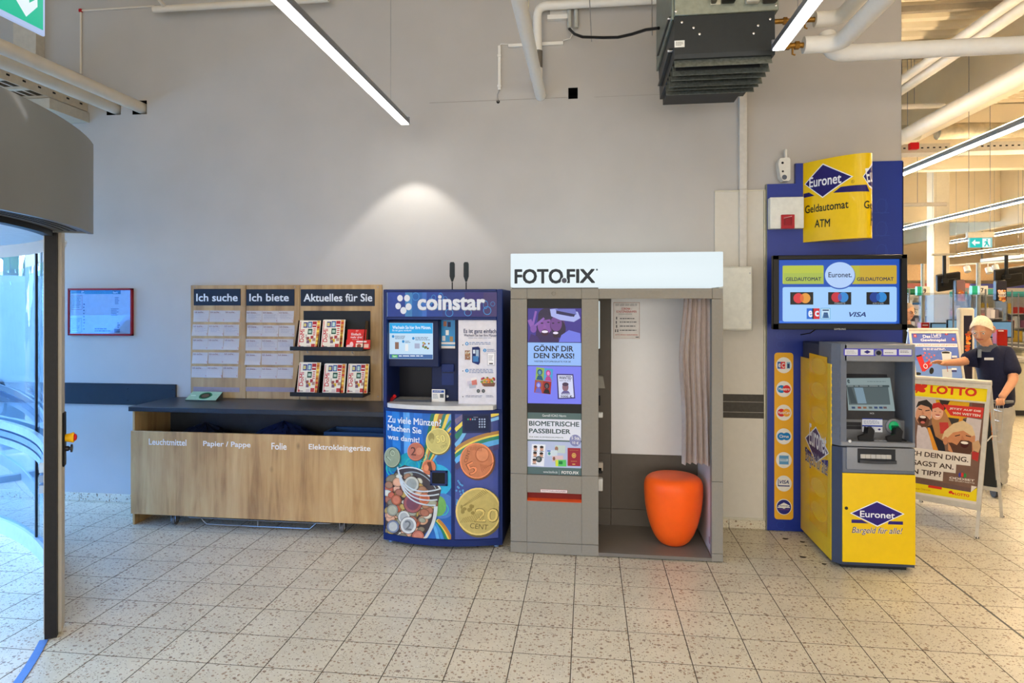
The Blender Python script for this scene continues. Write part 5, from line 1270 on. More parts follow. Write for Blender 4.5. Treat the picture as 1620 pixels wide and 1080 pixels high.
# lower slope: card area plane
yk0 = AY+.03
zk = zs
yc = AY+.115; zc = zc0
b = MB(); b.box((RX0-.001, yc, zs), (RX1+.001, AY+.262, zc0), M((112, 114, 118), .4)); b.build('reader_panel', at_)
s = wallflat(yc)
s.rect(1338, 667, 1362.5, 679, ink((34, 34, 38)), 1); s.rect(1338.5, 672.5, 1362, 673.6, ink((90, 92, 96)))
s.rect(1364, 661.5, 1396, 683.5, ink((214, 220, 230))); s.rect(1364, 661.5, 1396, 663.5, ink((44, 70, 170))); s.rect(1364, 672, 1396, 675, ink((44, 70, 170))); s.lines(1366, 665, 1394, 671, 3, ink((110, 120, 160))); s.lines(1366, 676, 1384, 682, 3, ink((110, 120, 160))); eurodia(1391, 679, 3, 2, s)
s.build('instruction_print', at_)
q = atY(1413, 673.5, yc)
MB().lathe([(.048, 0), (.050, .012), (.040, .022), (.036, .012), (.030, .008)], q, agl, 32, (0, -1, 0)).build('reader_ring', at_)
MB().lathe([(.034, .006), (.028, .014), (0, .018)], q, M((20, 190, 110), .25, emit=.55), 24, (0, -1, 0)).build('card_reader', at_, label='glowing green card reader')
rbox('reader_mouth', (q.x-.018, yc-.036, q.z-.012), (q.x+.024, yc-.01, q.z+.006), M((16, 120, 76), .3, emit=.25), at_, .003)
# keypad with black privacy shields
kx0, kx1 = atY(1372, 690, AY+.06).x, atY(1402, 690, AY+.06).x
for r in range(4):
    for c in range(4):
        x = kx0+(kx1-kx0)*c/4; y = AY+.03+r*.019; rbox('key', (x+.002, y, zs), (x+(kx1-kx0)/4-.002, y+.015, zs+.006), M((150, 153, 158), .35, .4), at_, .001)
for x0, m_ in ((atY(1356, 690, AY+.06).x, 1), (atY(1400, 690, AY+.06).x, 1)):
    b = MB(); b.prism([(x0, zs), (x0+.085, zs), (x0+.09, zs+.04), (x0+.095, zs+.07), (x0+.075, zs+.095), (x0+.055, zs+.09), (x0+.05, zs+.05), (x0-.005, zs+.03)], AY+.02, AY+.045, M((22, 22, 24), .4), 'y')
    b.prism([(x0+.05, zs), (x0+.085, zs), (x0+.092, zs+.06), (x0+.06, zs+.085)], AY+.045, AY+.10, M((22, 22, 24), .4), 'y'); b.build('privacy_shield', at_, smooth=False)
rbox('side_keys', (atY(1418, 690, AY+.05).x, AY+.04, zs), (atY(1434, 690, AY+.05).x, AY+.10, zs+.008), DARK, at_, .002)
q = az(1344, 697); MB().lathe([(0, .006), (.010, .006), (.012, 0)], (atY(1344, 697, AY-.006).x, AY-.006, q), CHROME, 16, (0, -1, 0)).build('lock', at_)
# header label
s = wallflat(AY); s.rect(1334.5, 551, 1443, 563.5, ink((72, 66, 190)), 2)
for x0, x1 in ((1336.5, 1357), (1361.5, 1382), (1397.5, 1418.5), (1422, 1443-1)): s.rect(x0, 552.5, x1, 561.5, ink((214, 216, 222)))
eurodia(1372, 556.5, 6, 3.2, s); s.lines(1339, 554.5, 1355, 560, 3, ink((150, 150, 160))); s.lines(1399.5, 557, 1417, 560, 1, ink((130, 130, 140))); s.lines(1424, 554.5, 1440, 559, 2, ink((100, 100, 120)))
s.build('header_print', at_)
q = atY(1389.5, 558, AY); MB().lathe([(0, -.004), (.014, -.002), (.017, .006), (.022, .006), (.024, 0)], q, agl, 24, (0, -1, 0)).build('camera_ring', at_); MB().lathe([(0, .005), (.014, .004)], q, BLACK, 20, (0, -1, 0)).build('camera_lens', at_)
# cash drawer section
rbox('drawer_section', (AX0+.05, AY-.002, zd0), (AX1-.002, AY+.02, zf0-.004), ag, at_, .004)
dz0, dz1 = az(1390, 743), az(1390, 707.5)
rbox('drawer_face', (atY(1338, 720, AY).x, AY-.016, dz0), (AX1-.012, AY, dz1), agl, at_, .008, 2)
A, B = atY(1356.5, 709, AY-.016), atY(1416.5, 733.5, AY-.016)
b = MB(); b.box((A.x, AY-.019, B.z), (B.x, AY-.015, A.z), M((40, 42, 46), .3), .002); b.build('slot_recess', at_)
A, B = atY(1361, 718, AY-.02), atY(1410, 726, AY-.02)
for k in range(6): rbox('shutter_tooth', (A.x+(B.x-A.x)*k/6+.001, AY-.024, B.z), (A.x+(B.x-A.x)*(k+1)/6-.001, AY-.018, A.z), M((186, 184, 178), .4), at_, .001)
b = MB(); A, B = atY(1357, 726, AY), atY(1415, 732, AY); n_ = 10
b.prism([(A.x+(B.x-A.x)*k/n_, A.z+.003-.006*math.sin(math.pi*k/n_)) for k in range(n_+1)]+[(A.x+(B.x-A.x)*k/n_, B.z-.004*math.sin(math.pi*k/n_)) for k in range(n_, -1, -1)], AY-.034, AY-.018, M((60, 62, 66), .3), 'y'); b.build('slot_lip', at_, smooth=False)
# door print
s = wallflat(AY-.008)
nvp = ink((44, 30, 110))
s.poly([(1347, 820), (1388.5, 806.5), (1389, 826), (1347, 826.6)], AYL) if False else None
s.poly([(1347, 821.3), (1363, 821.8), (1374, 827.7), (1347, 826.8)], nvp); s.poly([(1406, 824), (1415, 824.2), (1428.5, 824.6), (1428.5, 829.8), (1404.5, 829)], nvp)
s.poly([(1344.5, 811.5), (1387.3, 792.3), (1431, 812.7), (1388, 832.8)], wt); s.poly([(1347.5, 811.5), (1387.3, 794), (1428, 812.7), (1388, 831.2)], nvp)
s.text('Euronet', 1360.5, 807.3, 1415.5, 819.5, wt, .03, rise=-1.0)
for c, o in ((wt, .045), (ink((40, 30, 80)), .0)):
    s.textq('Bargeld für alle!', (1347.5, 845.5), (1428, 847.5), 13.5, c, o, .3)
q = atY(1339, 803.5, AY-.008); s.build('door_lettering', at_); MB().lathe([(0, .005), (.009, .005), (.011, 0)], q, DARK, 14, (0, -1, 0)).build('door_lock', at_)
# side print (plane x = const; u runs towards the camera)
s = Flat((AX0-.004, 0, 0), (0, -1, 0), (0, 0, 1))
s.poly([(1280.5, 558), (1309, 565), (1309, 850), (1280.5, 822)], M((236, 182, 10), .25, var=0)) 
for y, sl in ((577.5, 0), (615.5, 0), (653.5, 0), (691, 0), (728, 0), (765, 0), (802.5, 0)): s.ell(1295, y+(y-480)*.02, 12, 13+(y-577)*.002, M((240, 192, 30), .3, var=0))
s.poly([(1274, 706), (1284, 716), (1284, 725), (1274, 713.5)], nvp); s.poly([(1300, 727), (1310.5, 728), (1310.5, 739), (1300, 730)], nvp)
s.poly([(1273.8, 692), (1291, 674.5), (1312, 717), (1291.5, 732)], wt); s.poly([(1275.5, 692.5), (1291, 677), (1310, 716.5), (1291.5, 730)], ink((52, 28, 90)))
s.textq('Euronet', (1280.5, 702), (1307.5, 721), 14.5, wt, .03)
for c, o in ((wt, .04), (ink((40, 30, 80)), .0)): s.textq('Bargeld für alle!', (1274.5, 735), (1310.5, 762), 13, c, o, .3)
s.build('side_lettering', at_)

# ================================================================== A-FRAME SIGNS
ALU = M((196, 192, 182), .35, .5)

def aframe(t, F0, wv, width, dep, hgt, alu, panel_lo, leg_r=.016):
    """t thing; F0 front right foot; wv unit vector right->left; dep vector front->rear foot"""
    F0 = Vector(F0); wv = Vector(wv).normalized(); dep = Vector(dep)
    topR = F0+dep/2+Vector((0, 0, hgt)); Lf = wv*width
    for nm, foot in (('front', F0), ('rear', F0+dep)):
        for o in (Vector((0, 0, 0)), Lf):
            a = foot+o; b = topR+o; e = (b-a).normalized()
            p = MB(); n = e.cross(wv).normalized()
            w2 = wv*(.022 if o.length < .01 else -.022)
            q = []
            for base in (a, b):
                q.append([base, base+w2, base+w2+n*.016, base+n*.016])
            for k in range(4): p.quad([q[0][k], q[0][(k+1) % 4], q[1][(k+1) % 4], q[1][k]], alu)
            p.quad(q[0][::-1], alu); p.quad(q[1], alu); p.build('leg', t, smooth=False)
            rbox('foot', a-Vector((.012, .012, 0))+w2*.5, a+Vector((.012, .012, .014))+w2*.5, BLACK, t, .002)
    MB().cyl(topR+Vector((0, 0, .004)), topR+Lf+Vector((0, 0, .004)), .024, alu, 16).build('top_tube', t)
    return topR, Lf

ALU = M((206, 202, 192), .35, .3)
at1 = thing('pavement_sign', (2.85, 5.9, 0), 'white framed pavement sign with yellow and red header, beside the cash machine', 'pavement sign')
wv = Vector((-.788, .615, 0)).normalized(); F0 = Vector((2.88, 5.434, 0)); DEP = Vector((.494, .573, 0)); HG = 1.12
topR, Lf = aframe(at1, F0, wv, .60, DEP, HG, ALU, .2)
U = -wv; V = (topR-F0).normalized(); O = F0+Lf
def panel(t, O, U, V, w_, v0, v1, th, m, nm, lab=None):
    N = U.cross(V).normalized(); p = [O+V*v0, O+U*w_+V*v0, O+U*w_+V*v1, O+V*v1]; q = [x-N*th for x in p]
    b = MB()
    for f in (p, q[::-1], [p[0], q[0], q[1], p[1]], [p[1], q[1], q[2], p[2]], [p[2], q[2], q[3], p[3]], [p[3], q[3], q[0], p[0]]): b.quad(f, m)
    return b.build(nm, t, smooth=False, label=lab)
L1 = (topR-F0).length
N = U.cross(V).normalized()
s = Flat(O+N*.016, U, V, lift=.0006)
vb = s.uv((1553, 808))[1]; vhd = s.uv((1555, 636))[1]
panel(at1, O+N*.006, U, V, .60, vb, L1-.02, .014, M((210, 204, 196), .5), 'poster_board')
for a0, a1, c0, c1 in ((0, .03, vb, vhd), (.57, .60, vb, vhd), (0, .60, vb, vb+.04), (0, .60, vhd-.01, vhd+.004), (.592, .60, vhd, L1-.03), (0, .60, L1-.045, L1-.012)):
    panel(at1, O+N*.018+U*a0, U, V, a1-a0, c0, c1, .012, ALU, 'frame_rail')
s = Flat(O+N*.008, U, V, lift=.0006)
q = lambda *p: [(a, b) for a, b in p]
Y1 = ink((238, 214, 20)); RD = ink((210, 52, 34)); W1 = ink((226, 218, 208))
vt = L1-.045
s.rectuv(0, vhd, .592, vt, Y1)
s.textq('LOTTO', (1471, 622), (1545, 627.5), 16, RD, .075)
for (x, y, dx, dy) in ((1452.5, 609, 3, -6), (1461, 611, 5, -3), (1458, 617, 5, 1), (1451, 614, -2, 1)):
    a = math.atan2(-dy, dx); s.ell(x, y, 6.5, 3.6, RD, 16, rot=a)
s.poly(q((1448, 620), (1453, 614), (1455, 615), (1450, 622)), RD)
P_ = lambda pts, c: s.poly(pts, M(c, .45, var=.05, scale=40))
s.rectuv(.03, vb+.04, .57, vhd-.01, M((120, 92, 78), .5, var=.12, scale=12))
P_(q((1445, 628), (1490, 630), (1480, 662), (1448, 660)), (206, 196, 196)); P_(q((1480, 632), (1534, 636), (1530, 660), (1500, 668), (1484, 650)), (220, 170, 30)); P_(q((1538, 636), (1556, 638), (1553, 650), (1538, 648)), (120, 70, 60))
P_(q((1486, 632), (1503, 634), (1494, 650), (1489, 642)), (60, 50, 46)); P_(q((1500, 660), (1530, 664), (1526, 690), (1500, 690)), (60, 56, 54)); P_(q((1518, 660), (1524, 661), (1520, 680), (1514, 680)), (224, 150, 40)); P_(q((1530, 660), (1553, 664), (1548, 705), (1520, 700)), (200, 190, 190))
P_(q((1450, 690), (1452, 672), (1465, 676), (1482, 700), (1483, 716), (1450, 708)), (206, 196, 200)); P_(q((1466, 675), (1480, 670), (1492, 690), (1496, 716), (1478, 714)), (40, 38, 44)); P_(q((1467, 676), (1471, 676), (1485, 714), (1477, 714)), (224, 150, 50))
# woman in red cap
P_(q((1474, 650), (1479, 640), (1488, 638), (1494, 648), (1506, 672), (1512, 690), (1496, 700), (1480, 690), (1474, 668)), (176, 124, 80)); s.ell(1483, 652, 9.5, 12, ink((222, 168, 140))); P_(q((1474, 647), (1476, 638), (1486, 636), (1494, 643), (1493, 650), (1484, 644)), (190, 44, 40)); P_(q((1486, 668), (1500, 668), (1502, 684), (1488, 686)), (190, 60, 56))
s.rect(1478, 650, 1481, 651, ink((90, 60, 50))); s.rect(1486, 651, 1489, 652, ink((90, 60, 50))); s.ell(1483.5, 657.5, 4, 2.4, ink((240, 220, 210))); s.ell(1483.5, 656.5, 4, 1.2, ink((170, 80, 70)))
# laughing man left
s.ell(1461, 655, 12.5, 17, ink((214, 156, 124))); P_(q((1449, 645), (1453, 635), (1466, 632), (1475, 640), (1475, 652), (1470, 644), (1457, 640)), (50, 44, 44)); P_(q((1451, 664), (1455, 657), (1466, 658), (1471, 664), (1468, 674), (1458, 676)), (96, 64, 50)); s.ell(1460, 663, 6, 6.5, ink((60, 24, 22))); s.ell(1460, 659.5, 5, 2, ink((240, 230, 222))); s.ell(1460, 668, 3.5, 2, ink((200, 110, 100)))
s.poly(q((1453, 646), (1459, 647.5), (1459, 649), (1453, 647.5)), ink((50, 36, 30))); s.poly(q((1464, 649), (1471, 648), (1471, 649.5), (1464, 650.5)), ink((50, 36, 30))); s.poly(q((1459, 649), (1463, 655), (1458, 655.5)), ink((196, 132, 104)))
# man in the flat cap
P_(q((1500, 712), (1500, 690), (1512, 680), (1535, 678), (1543, 690), (1542, 712), (1530, 722), (1512, 720)), (200, 136, 96)); P_(q((1490, 694), (1494, 682), (1508, 670), (1524, 665), (1538, 674), (1543, 688), (1538, 690), (1524, 681), (1508, 684), (1496, 695)), (214, 190, 150)); P_(q((1500, 700), (1504, 706), (1508, 716), (1512, 722), (1530, 724), (1538, 714), (1538, 700), (1533, 697), (1520, 696), (1514, 704), (1506, 700)), (86, 56, 44))
s.ell(1496, 697, 4, 6.5, ink((196, 132, 96))); s.ell(1526, 703, 6.5, 5.5, ink((70, 26, 24))); s.ell(1526, 700.3, 6, 2.2, ink((242, 234, 226))); s.poly(q((1511, 689), (1519, 687), (1519, 688.5), (1511, 690.5)), ink((54, 36, 30))); s.poly(q((1528, 688), (1536, 690), (1536, 691.5), (1528, 689.5)), ink((54, 36, 30))); s.poly(q((1522, 688), (1527, 696), (1520, 696)), ink((186, 120, 82)))
P_(q((1538, 700), (1548, 696), (1552, 706), (1548, 716), (1540, 712)), (196, 160, 120)); P_(q((1538, 714), (1549, 716), (1547, 730), (1538, 726)), (180, 50, 46))
s.poly(q((1492, 639.5), (1557, 645), (1554, 662), (1504, 657)), ink((206, 54, 46))); s.textq('JETZT AUF DIE', (1502, 648), (1552, 653), 4.6, W1, .06); s.textq('WM WETTEN', (1507, 655), (1551, 659.5), 4.6, W1, .06)
P_(q((1448, 755), (1553, 775), (1550, 798), (1447, 782)), (108, 84, 78))
s.poly(q((1440, 707), (1536.5, 719), (1535.5, 737), (1513, 734.5), (1512, 748.5), (1492.5, 746), (1491.5, 761), (1440, 752.5)), W1)
bt_ = ink((70, 52, 44)); s.textq('MACH DEIN DING.', (1423, 717), (1532, 731.5), 9.2, bt_, .04); s.textq('DU SAGST AN.', (1423, 732), (1508.5, 743), 9.2, bt_, .04); s.textq('DEIN TIPP?', (1423, 746), (1489, 754.5), 9.2, bt_, .04)
for x, y, c in ((1518.5, 751, (70, 70, 160)), (1522.5, 751, (214, 60, 50)), (1527, 752, (50, 140, 70))): s.ell(x, y, 2.1, 3.6, ink(c), 12)
s.textq('ODDSET', (1502, 757), (1542, 762), 4, W1, .05); s.textq('DIE SPORTWETTE', (1502, 760), (1542, 765.5), 2.2, W1, .02)
s.poly(q((1440, 762.5), (1535.5, 778.5), (1546, 771.5), (1545, 793.5), (1440, 776.5)), Y1); s.poly(q((1537, 768), (1546, 770), (1536, 778.5)), W1)
s.textq('LOTTO', (1511, 783), (1533.5, 786.5), 5, RD, .06); s.ell(1504, 778.5, 3.4, 2.2, RD, 12, rot=.6); s.ell(1508, 780.5, 2.2, 1.6, RD, 10)
s.poly(q((1469, 767), (1490.5, 770.5), (1490, 774.5), (1468.5, 771)), RD); s.textq('neue Chancen', (1447, 773.5), (1472, 777), 3.6, ink((190, 110, 30)), .0)
s.poly(q((1440, 776.5), (1545, 793.5), (1544.5, 799.5), (1440, 783)), W1)
s.build('poster_print', at1)
# rear panel, spreader arm
R0 = F0+DEP; Vr = (topR-R0).normalized(); NR = (-U).cross(Vr)
panel(at1, R0+Vr*0+wv*.03, wv, Vr, .54, .27, L1-.05, .006, M((44, 46, 46), .5), 'rear_board')
panel(at1, R0+wv*.02, wv, Vr, .56, .235, .27, .010, ALU, 'frame_rail')
a = F0+(topR-F0)*.62; b_ = R0+(topR-R0)*.62
MB().tube([a, (a+b_)/2+Vector((0, 0, .02)), b_], .006, ALU, 6).build('spreader', at1)

# blue poster stand behind the first sign
TL, TR_ = atD(1436, 521, 8.0), atD(1514, 522.5, 8.0); fr = atZ(1545, 728, 0)
wv2 = (TL-TR_); wv2.z = 0; wd2 = wv2.length; wv2.normalize()
t2 = thing('pavement_sign', (fr.x, fr.y+.3, 0), 'tall aluminium pavement sign with blue poster, behind the man\'s outstretched arm', 'pavement sign')
dpv = Vector((TR_.x-fr.x, TR_.y-fr.y, 0))
topR2, Lf2 = aframe(t2, fr, wv2, wd2, dpv*2, TR_.z, ALU, .2)
U2 = -wv2; V2 = (topR2-fr).normalized(); O2 = fr+Lf2; N2 = U2.cross(V2).normalized(); L2 = (topR2-fr).length
panel(t2, O2+N2*.006, U2, V2, wd2, .25, L2-.02, .014, M((96, 124, 206), .5), 'poster_board')
for a0, a1, c0, c1 in ((0, .026, .25, L2-.03), (wd2-.026, wd2, .25, L2-.03), (0, wd2, L2-.04, L2-.012), (0, wd2, .25, .28)):
    panel(t2, O2+N2*.018+U2*a0, U2, V2, a1-a0, c0, c1, .012, ALU, 'frame_rail')
s = Flat(O2+N2*.007, U2, V2, lift=.0008)
s.poly([(1444, 570), (1521, 570), (1527, 597), (1446, 597)], ink((112, 146, 214))); s.poly([(1436, 522), (1514, 524), (1518, 545), (1440, 545)], ink((92, 112, 200)))
w3 = ink((232, 234, 240)); r3 = ink((206, 46, 48))
s.text('Das', 1459.5, 529.5, 1472, 534.5, w3, .06); s.text('Gewinnspiel', 1456, 535.5, 1496.5, 541, w3, .06); s.text('Card', 1475.5, 523.5, 1490, 532.5, w3, .03, .3)
for r_ in ((1473, 523.5, 1487, 524.2), (1473, 533.5, 1487, 534.2), (1473, 523.5, 1473.7, 534.2), (1486.3, 530, 1487, 534.2)): s.rect(*r_, w3)
for x, y in ((1447.5, 531), (1497, 527.5), (1508, 536.5)): s.rect(x-2.6, y-2.4, x+2.6, y+2.4, r3); s.ell(x, y, 1.4, 1.4, ink((236, 190, 190)), 8)
s.poly([(1442, 543), (1514, 543.5), (1514.8, 549), (1443, 548.3)], w3); s.text('Bei jedem Einkauf scannen und gewinnen!', 1443.5, 544.2, 1512.5, 547.5, r3, .01)
s.lines(1460, 550.5, 1498, 554.5, 2, w3, .5, .1)
s.poly([(1449, 563), (1458, 561), (1466, 584), (1459, 588)], r3); s.poly([(1449, 562.5), (1457.5, 560.5), (1458, 563), (1450, 565)], ink((30, 30, 34))); s.poly([(1456, 578), (1470, 570), (1475, 577), (1462, 588)], r3); s.ell(1464, 579, 3.4, 4, w3, 14, ring=.3)
for x, y in ((1463, 558), (1470, 560), (1478, 562), (1461, 562), (1473, 564.5), (1466, 566), (1470, 569)): s.rect(x-1.5, y-1.3, x+1.5, y+1.3, ink((226, 110, 110)))
s.ell(1497, 558, 8.2, 2.8, ink((226, 228, 230))); s.ell(1496, 557.8, 6.6, 2, ink((36, 34, 34))); s.poly([(1489.5, 559), (1505, 559), (1504, 570), (1491, 570)], ink((214, 216, 220))); s.poly([(1490, 584), (1506, 583), (1506, 597), (1491, 597)], ink((190, 196, 206))); s.rect(1497, 577, 1499.5, 588, ink((150, 40, 40)))
s.ell(1473.5, 586.5, 3.4, 5.4, ink((26, 30, 30)), 16, rot=-.35); s.ell(1452, 591, 5, 2.4, ink((26, 30, 30)), 12)
for x, y in ((1505.5, 562.5), (1505, 582)): s.rect(x, y, x+8.5, y+3, w3); s.rect(x, y+3.4, x+8.5, y+6.5, ink((50, 60, 120)))
s.build('poster_print', t2)
# ================================================================== HANGING LIGHTS
def dots():
    m = bpy.data.materials.new('lens_strip'); m.use_nodes = True; t = m.node_tree; b = t.nodes['Principled BSDF']
    g = t.nodes.new('ShaderNodeNewGeometry'); v = t.nodes.new('ShaderNodeTexVoronoi'); v.inputs['Scale'].default_value = 46; v.inputs['Randomness'].default_value = .35
    t.links.new(g.outputs['Position'], v.inputs['Vector']); r = t.nodes.new('ShaderNodeMapRange'); r.inputs[1].default_value = .12; r.inputs[2].default_value = .2
    r.inputs[3].default_value = .6; r.inputs[4].default_value = 14.0; t.links.new(v.outputs['Distance'], r.inputs[0])
    b.inputs['Emission Color'].default_value = (1, .97, .92, 1); b.inputs['Base Color'].default_value = (.8, .8, .8, 1); t.links.new(r.outputs[0], b.inputs['Emission Strength'])
    return m
LENS = dots(); LSTORE = M((255, 226, 184), .3, emit=110.0)
LAL = M((126, 130, 140), .35, .6)
def luminaire(x, y0, y1, z, lab, lens, n, wires):
    t = thing('linear_light', (x, (y0+y1)/2, z), lab, 'ceiling light', 'linear lights in rows')
    MB().prism([(x-.035, z+.004), (x+.035, z+.004), (x+.035, z+.03), (x+.018, z+.06), (x-.018, z+.06), (x-.035, z+.03)], y0, y1, LAL, 'y').build('housing', t)
    MB().box((x-.029, y0+.004, z-.002), (x+.029, y1-.004, z+.005), lens).build('diffuser', t)
    if lens is LSTORE: MB().box((x-.017, y0+.05, z+.0595), (x+.017, y1-.05, z+.0625), lens).build('ceiling_fill_strip', t)  # glowing strip added on top of the housing to brighten the shop ceiling
    for y in (y0, y1): MB().box((x-.036, y-.004, z-.001), (x+.036, y+.004, z+.061), LAL, .003).build('end_cap', t)
    for y in wires: MB().cyl((x, y, z+.06), (x, y, 5.0), .0022, STEEL, 5).build('suspension_wire', t)
    return t
ZL = 3.15
luminaire(-1.42, 1.2, 5.14, ZL, 'long linear ceiling light ending above the coin kiosk', LENS, 0, (1.6, 4.75))
luminaire(1.045, -.4, 3.90, ZL, 'linear ceiling light ending beside the dark fan heater', LENS, 0, (.2, 3.55))
luminaire(3.40, 4.6, 9.0, ZL, 'linear shop light, nearest of the rows right of the blue panel', LSTORE, 0, (5.6, 8.4))
luminaire(5.95, 5.5, 14.6, ZL, 'linear shop light, second of the rows right of the blue panel', LSTORE, 0, (8.0, 12.5))
luminaire(8.4, 7.5, 17.0, ZL, 'linear shop light, third row, just left of the green exit sign', LSTORE, 0, (9.0, 16.0))
luminaire(10.8, 9.0, 22.3, ZL, 'linear shop light, fourth row above the checkouts', LSTORE, 0, (13.0, 16.0, 21.0))
luminaire(13.3, 11.0, 21.0, ZL, 'linear shop light, fifth row above the checkouts', LSTORE, 0, (13.0, 18.0))
# lens at the end of the first light throws a cone on the wall
spd = bpy.data.lights.new('wall_spot', 'SPOT'); spd.energy = 34; spd.spot_size = math.radians(88); spd.spot_blend = .3; spd.color = (1, .95, .88); spd.shadow_soft_size = .02
spo = bpy.data.objects.new('wall_spot', spd); COL.objects.link(spo); spo.location = (-1.42, 5.10, ZL-.012); spo.rotation_euler = (0, 0, 0)

# ================================================================== FAN HEATER
HX0, HX1, HY0, HY1 = .497, 1.075, 4.0, 4.90
ht = thing('fan_heater', (.78, 4.4, 3.05), 'dark fan heater with silver casing hanging from the ceiling, upper right', 'heater')
GAL = M((142, 148, 136), .5, .5, var=.12, scale=30); HD_ = M((46, 50, 52), .45, var=.04); GLV = M((128, 134, 128), .45, .6, var=.25, scale=60)
rbox('casing', (HX0, HY0, 3.415), (HX1, HY1, 4.05), GAL, ht, .004)
rbox('casing_side', (HX0-.014, HY0+.02, 3.40), (HX0, HY1, 4.02), M((120, 130, 122), .4, .6, var=.1, scale=20), ht, .002)
b = MB(); b.prism([(HY0+.01, 3.412), (HY1-.02, 3.412), (HY1-.1, 3.17), (HY0+.005, 3.165), (HY0, 3.19)], HX0, HX1-.02, HD_, 'x'); b.build('hood', ht, smooth=False)
for (pa_, pb_) in (((1064, 26), (1044, 86)), ((1064, 77), (1046, 134))):
    a = atX(pa_[0], pa_[1], HX0-.004); c = atX(pb_[0], pb_[1], HX0-.004)
    b = MB(); b.prism([(a.y, a.z), (a.y+.09, a.z+.02), (c.y+.06, c.z+.01), (c.y-.02, c.z-.015)], HX0-.022, HX0-.001, HD_, 'x'); b.build('side_flange', ht, smooth=False)
    MB().cyl((HX0-.03, a.y+.03, a.z), (HX0-.002, a.y+.03, a.z), .009, CHROME, 8).build('bolt', ht)
BLD = ((103.5, 90, 1222), (117, 107, 1218), (125, 118, 1212), (135, 127, 1206), (140, 136, 1200), (147.5, 141, 1193))
for k, (yb_l, yt_l, xr) in enumerate(BLD):
    y = 4.0+k*.085; zb_3 = atY(1130, yb_l, y).z; zt_3 = zb_3+.075; x1 = atY(xr, 110, y).x
    b = MB(); b.prism([(y+.05, zt_3+.01), (y+.056, zt_3+.01), (y+.006, zb_3), (y, zb_3)], HX0+.002, x1, GLV, 'x'); b.build('louvre_blade', ht, smooth=False)
rbox('inner_duct', (HX0+.02, 4.1, 3.13), (HX1-.08, 4.8, 3.17), DARK, ht, .002)
s = wallflat(HY0); s.rect(1067, 64.5, 1083, 74.5, ink((226, 228, 224))); s.lines(1069, 66.5, 1081, 73, 3, ink((120, 120, 120))); s.build('rating_label', ht)
for px, py in ((1078.5, 36), (1097, 44.5), (1106.5, 54.5), (1192, 53.5), (1199, 41), (1218, 31), (1069, 18.5), (1227.5, 9)):
    q = atY(px, py, HY0+.008); MB().lathe([(0, .010), (.007, .008), (.008, 0)], q, CHROME, 10, (0, -1, 0)).build('bolt', ht)
for x0, x1, c in ((1124, 1133, (90, 84, 70)), (1141, 1162, (34, 34, 34)), (1178, 1200, (200, 196, 184)), (1206, 1228, (60, 56, 52))):
    A, B = atY(x0, 7 if c[0] < 100 else 8, HY0), atY(x1, -14, HY0); rbox('control_unit', (A.x, HY0-.05, A.z), (B.x, HY0, B.z), M(c, .5), ht, .008, 2)
rbox('type_label', (atY(1124, 8, HY0).x, HY0-.002, atY(1124, 8, HY0).z), (atY(1140, 8, HY0).x, HY0, 3.5), M((206, 202, 180), .5), ht, 0)
for x in (HX0+.05, HX1-.08):
    for y in (4.1, 4.8): MB().cyl((x, y, 4.04), (x, y, 5.02), .005, STEEL, 6).build('threaded_rod', ht)
# pipework right of the heater
def bend(p, c, q, r, n=6):
    """p->corner c->q with rounded corner radius r"""
    p, c, q = Vector(p), Vector(c), Vector(q); a = c+(p-c).normalized()*r; b_ = c+(q-c).normalized()*r
    return [p]+[(1-t)**2*a+2*t*(1-t)*c+t*t*b_ for t in [k/n for k in range(n+1)]]+[q]
PY = 4.3
zx = atY(1310, 85, PY).z
t = MB(); xs_ = atY(1312, 85, PY).x
t.tube(bend((xs_-.0, PY+.04, zx+.13), (xs_-.0, PY, zx), (5.6, PY, zx), .09), .05, PIPEW, 18); t.build('heating_pipe', label='thick white insulated pipe running right past the wall end', cat='pipe')
q = atY(1300, 70, 4.12); x0 = atY(1271, 70, 4.12).x; xc = q.x+.10
MB().tube(bend((x0, 4.12, q.z), (xc, 4.12, q.z), (xc, .4, q.z), .10), .049, PIPEW, 18).build('heating_pipe', label='lower white insulated pipe bending from the heater valve towards the camera', cat='pipe')
q2 = atY(1305, 30, 4.55); x02 = atY(1289, 30, 4.55).x; xc2 = atY(1330, 30, 4.55).x
MB().tube(bend((x02, 4.55, q2.z), (xc2, 4.55, q2.z), (xc2, .8, q2.z), .10), .049, PIPEW, 18).build('heating_pipe', label='upper white insulated pipe bending from the heater valve towards the camera', cat='pipe')
for (xa, y_, z_, lab) in ((x0, 4.12, q.z, 'lower brass valve between heater and white pipe'), (x02, 4.55, q2.z, 'upper brass valve between heater and white pipe')):
    tv = thing('pipe_valve', (HX1, y_, z_), lab, 'valve')
    b = MB(); L_a = HX1-.02; n_ = 6
    b.tube([(L_a, y_, z_), (xa+.02, y_, z_)], .016, BRASS, 12)
    for k in range(3): xx = L_a+(xa-L_a)*(.25+.28*k); b.tube([(xx-.012, y_, z_), (xx+.012, y_, z_)], .024, BRASS, 6)
    b.build('valve_body', tv)
    MB().tube([(xa-.06, y_, z_-.015), (xa-.06, y_, z_-.05), (xa-.045, y_, z_-.055)], .006, BRASS, 6).build('drain_lever', tv)
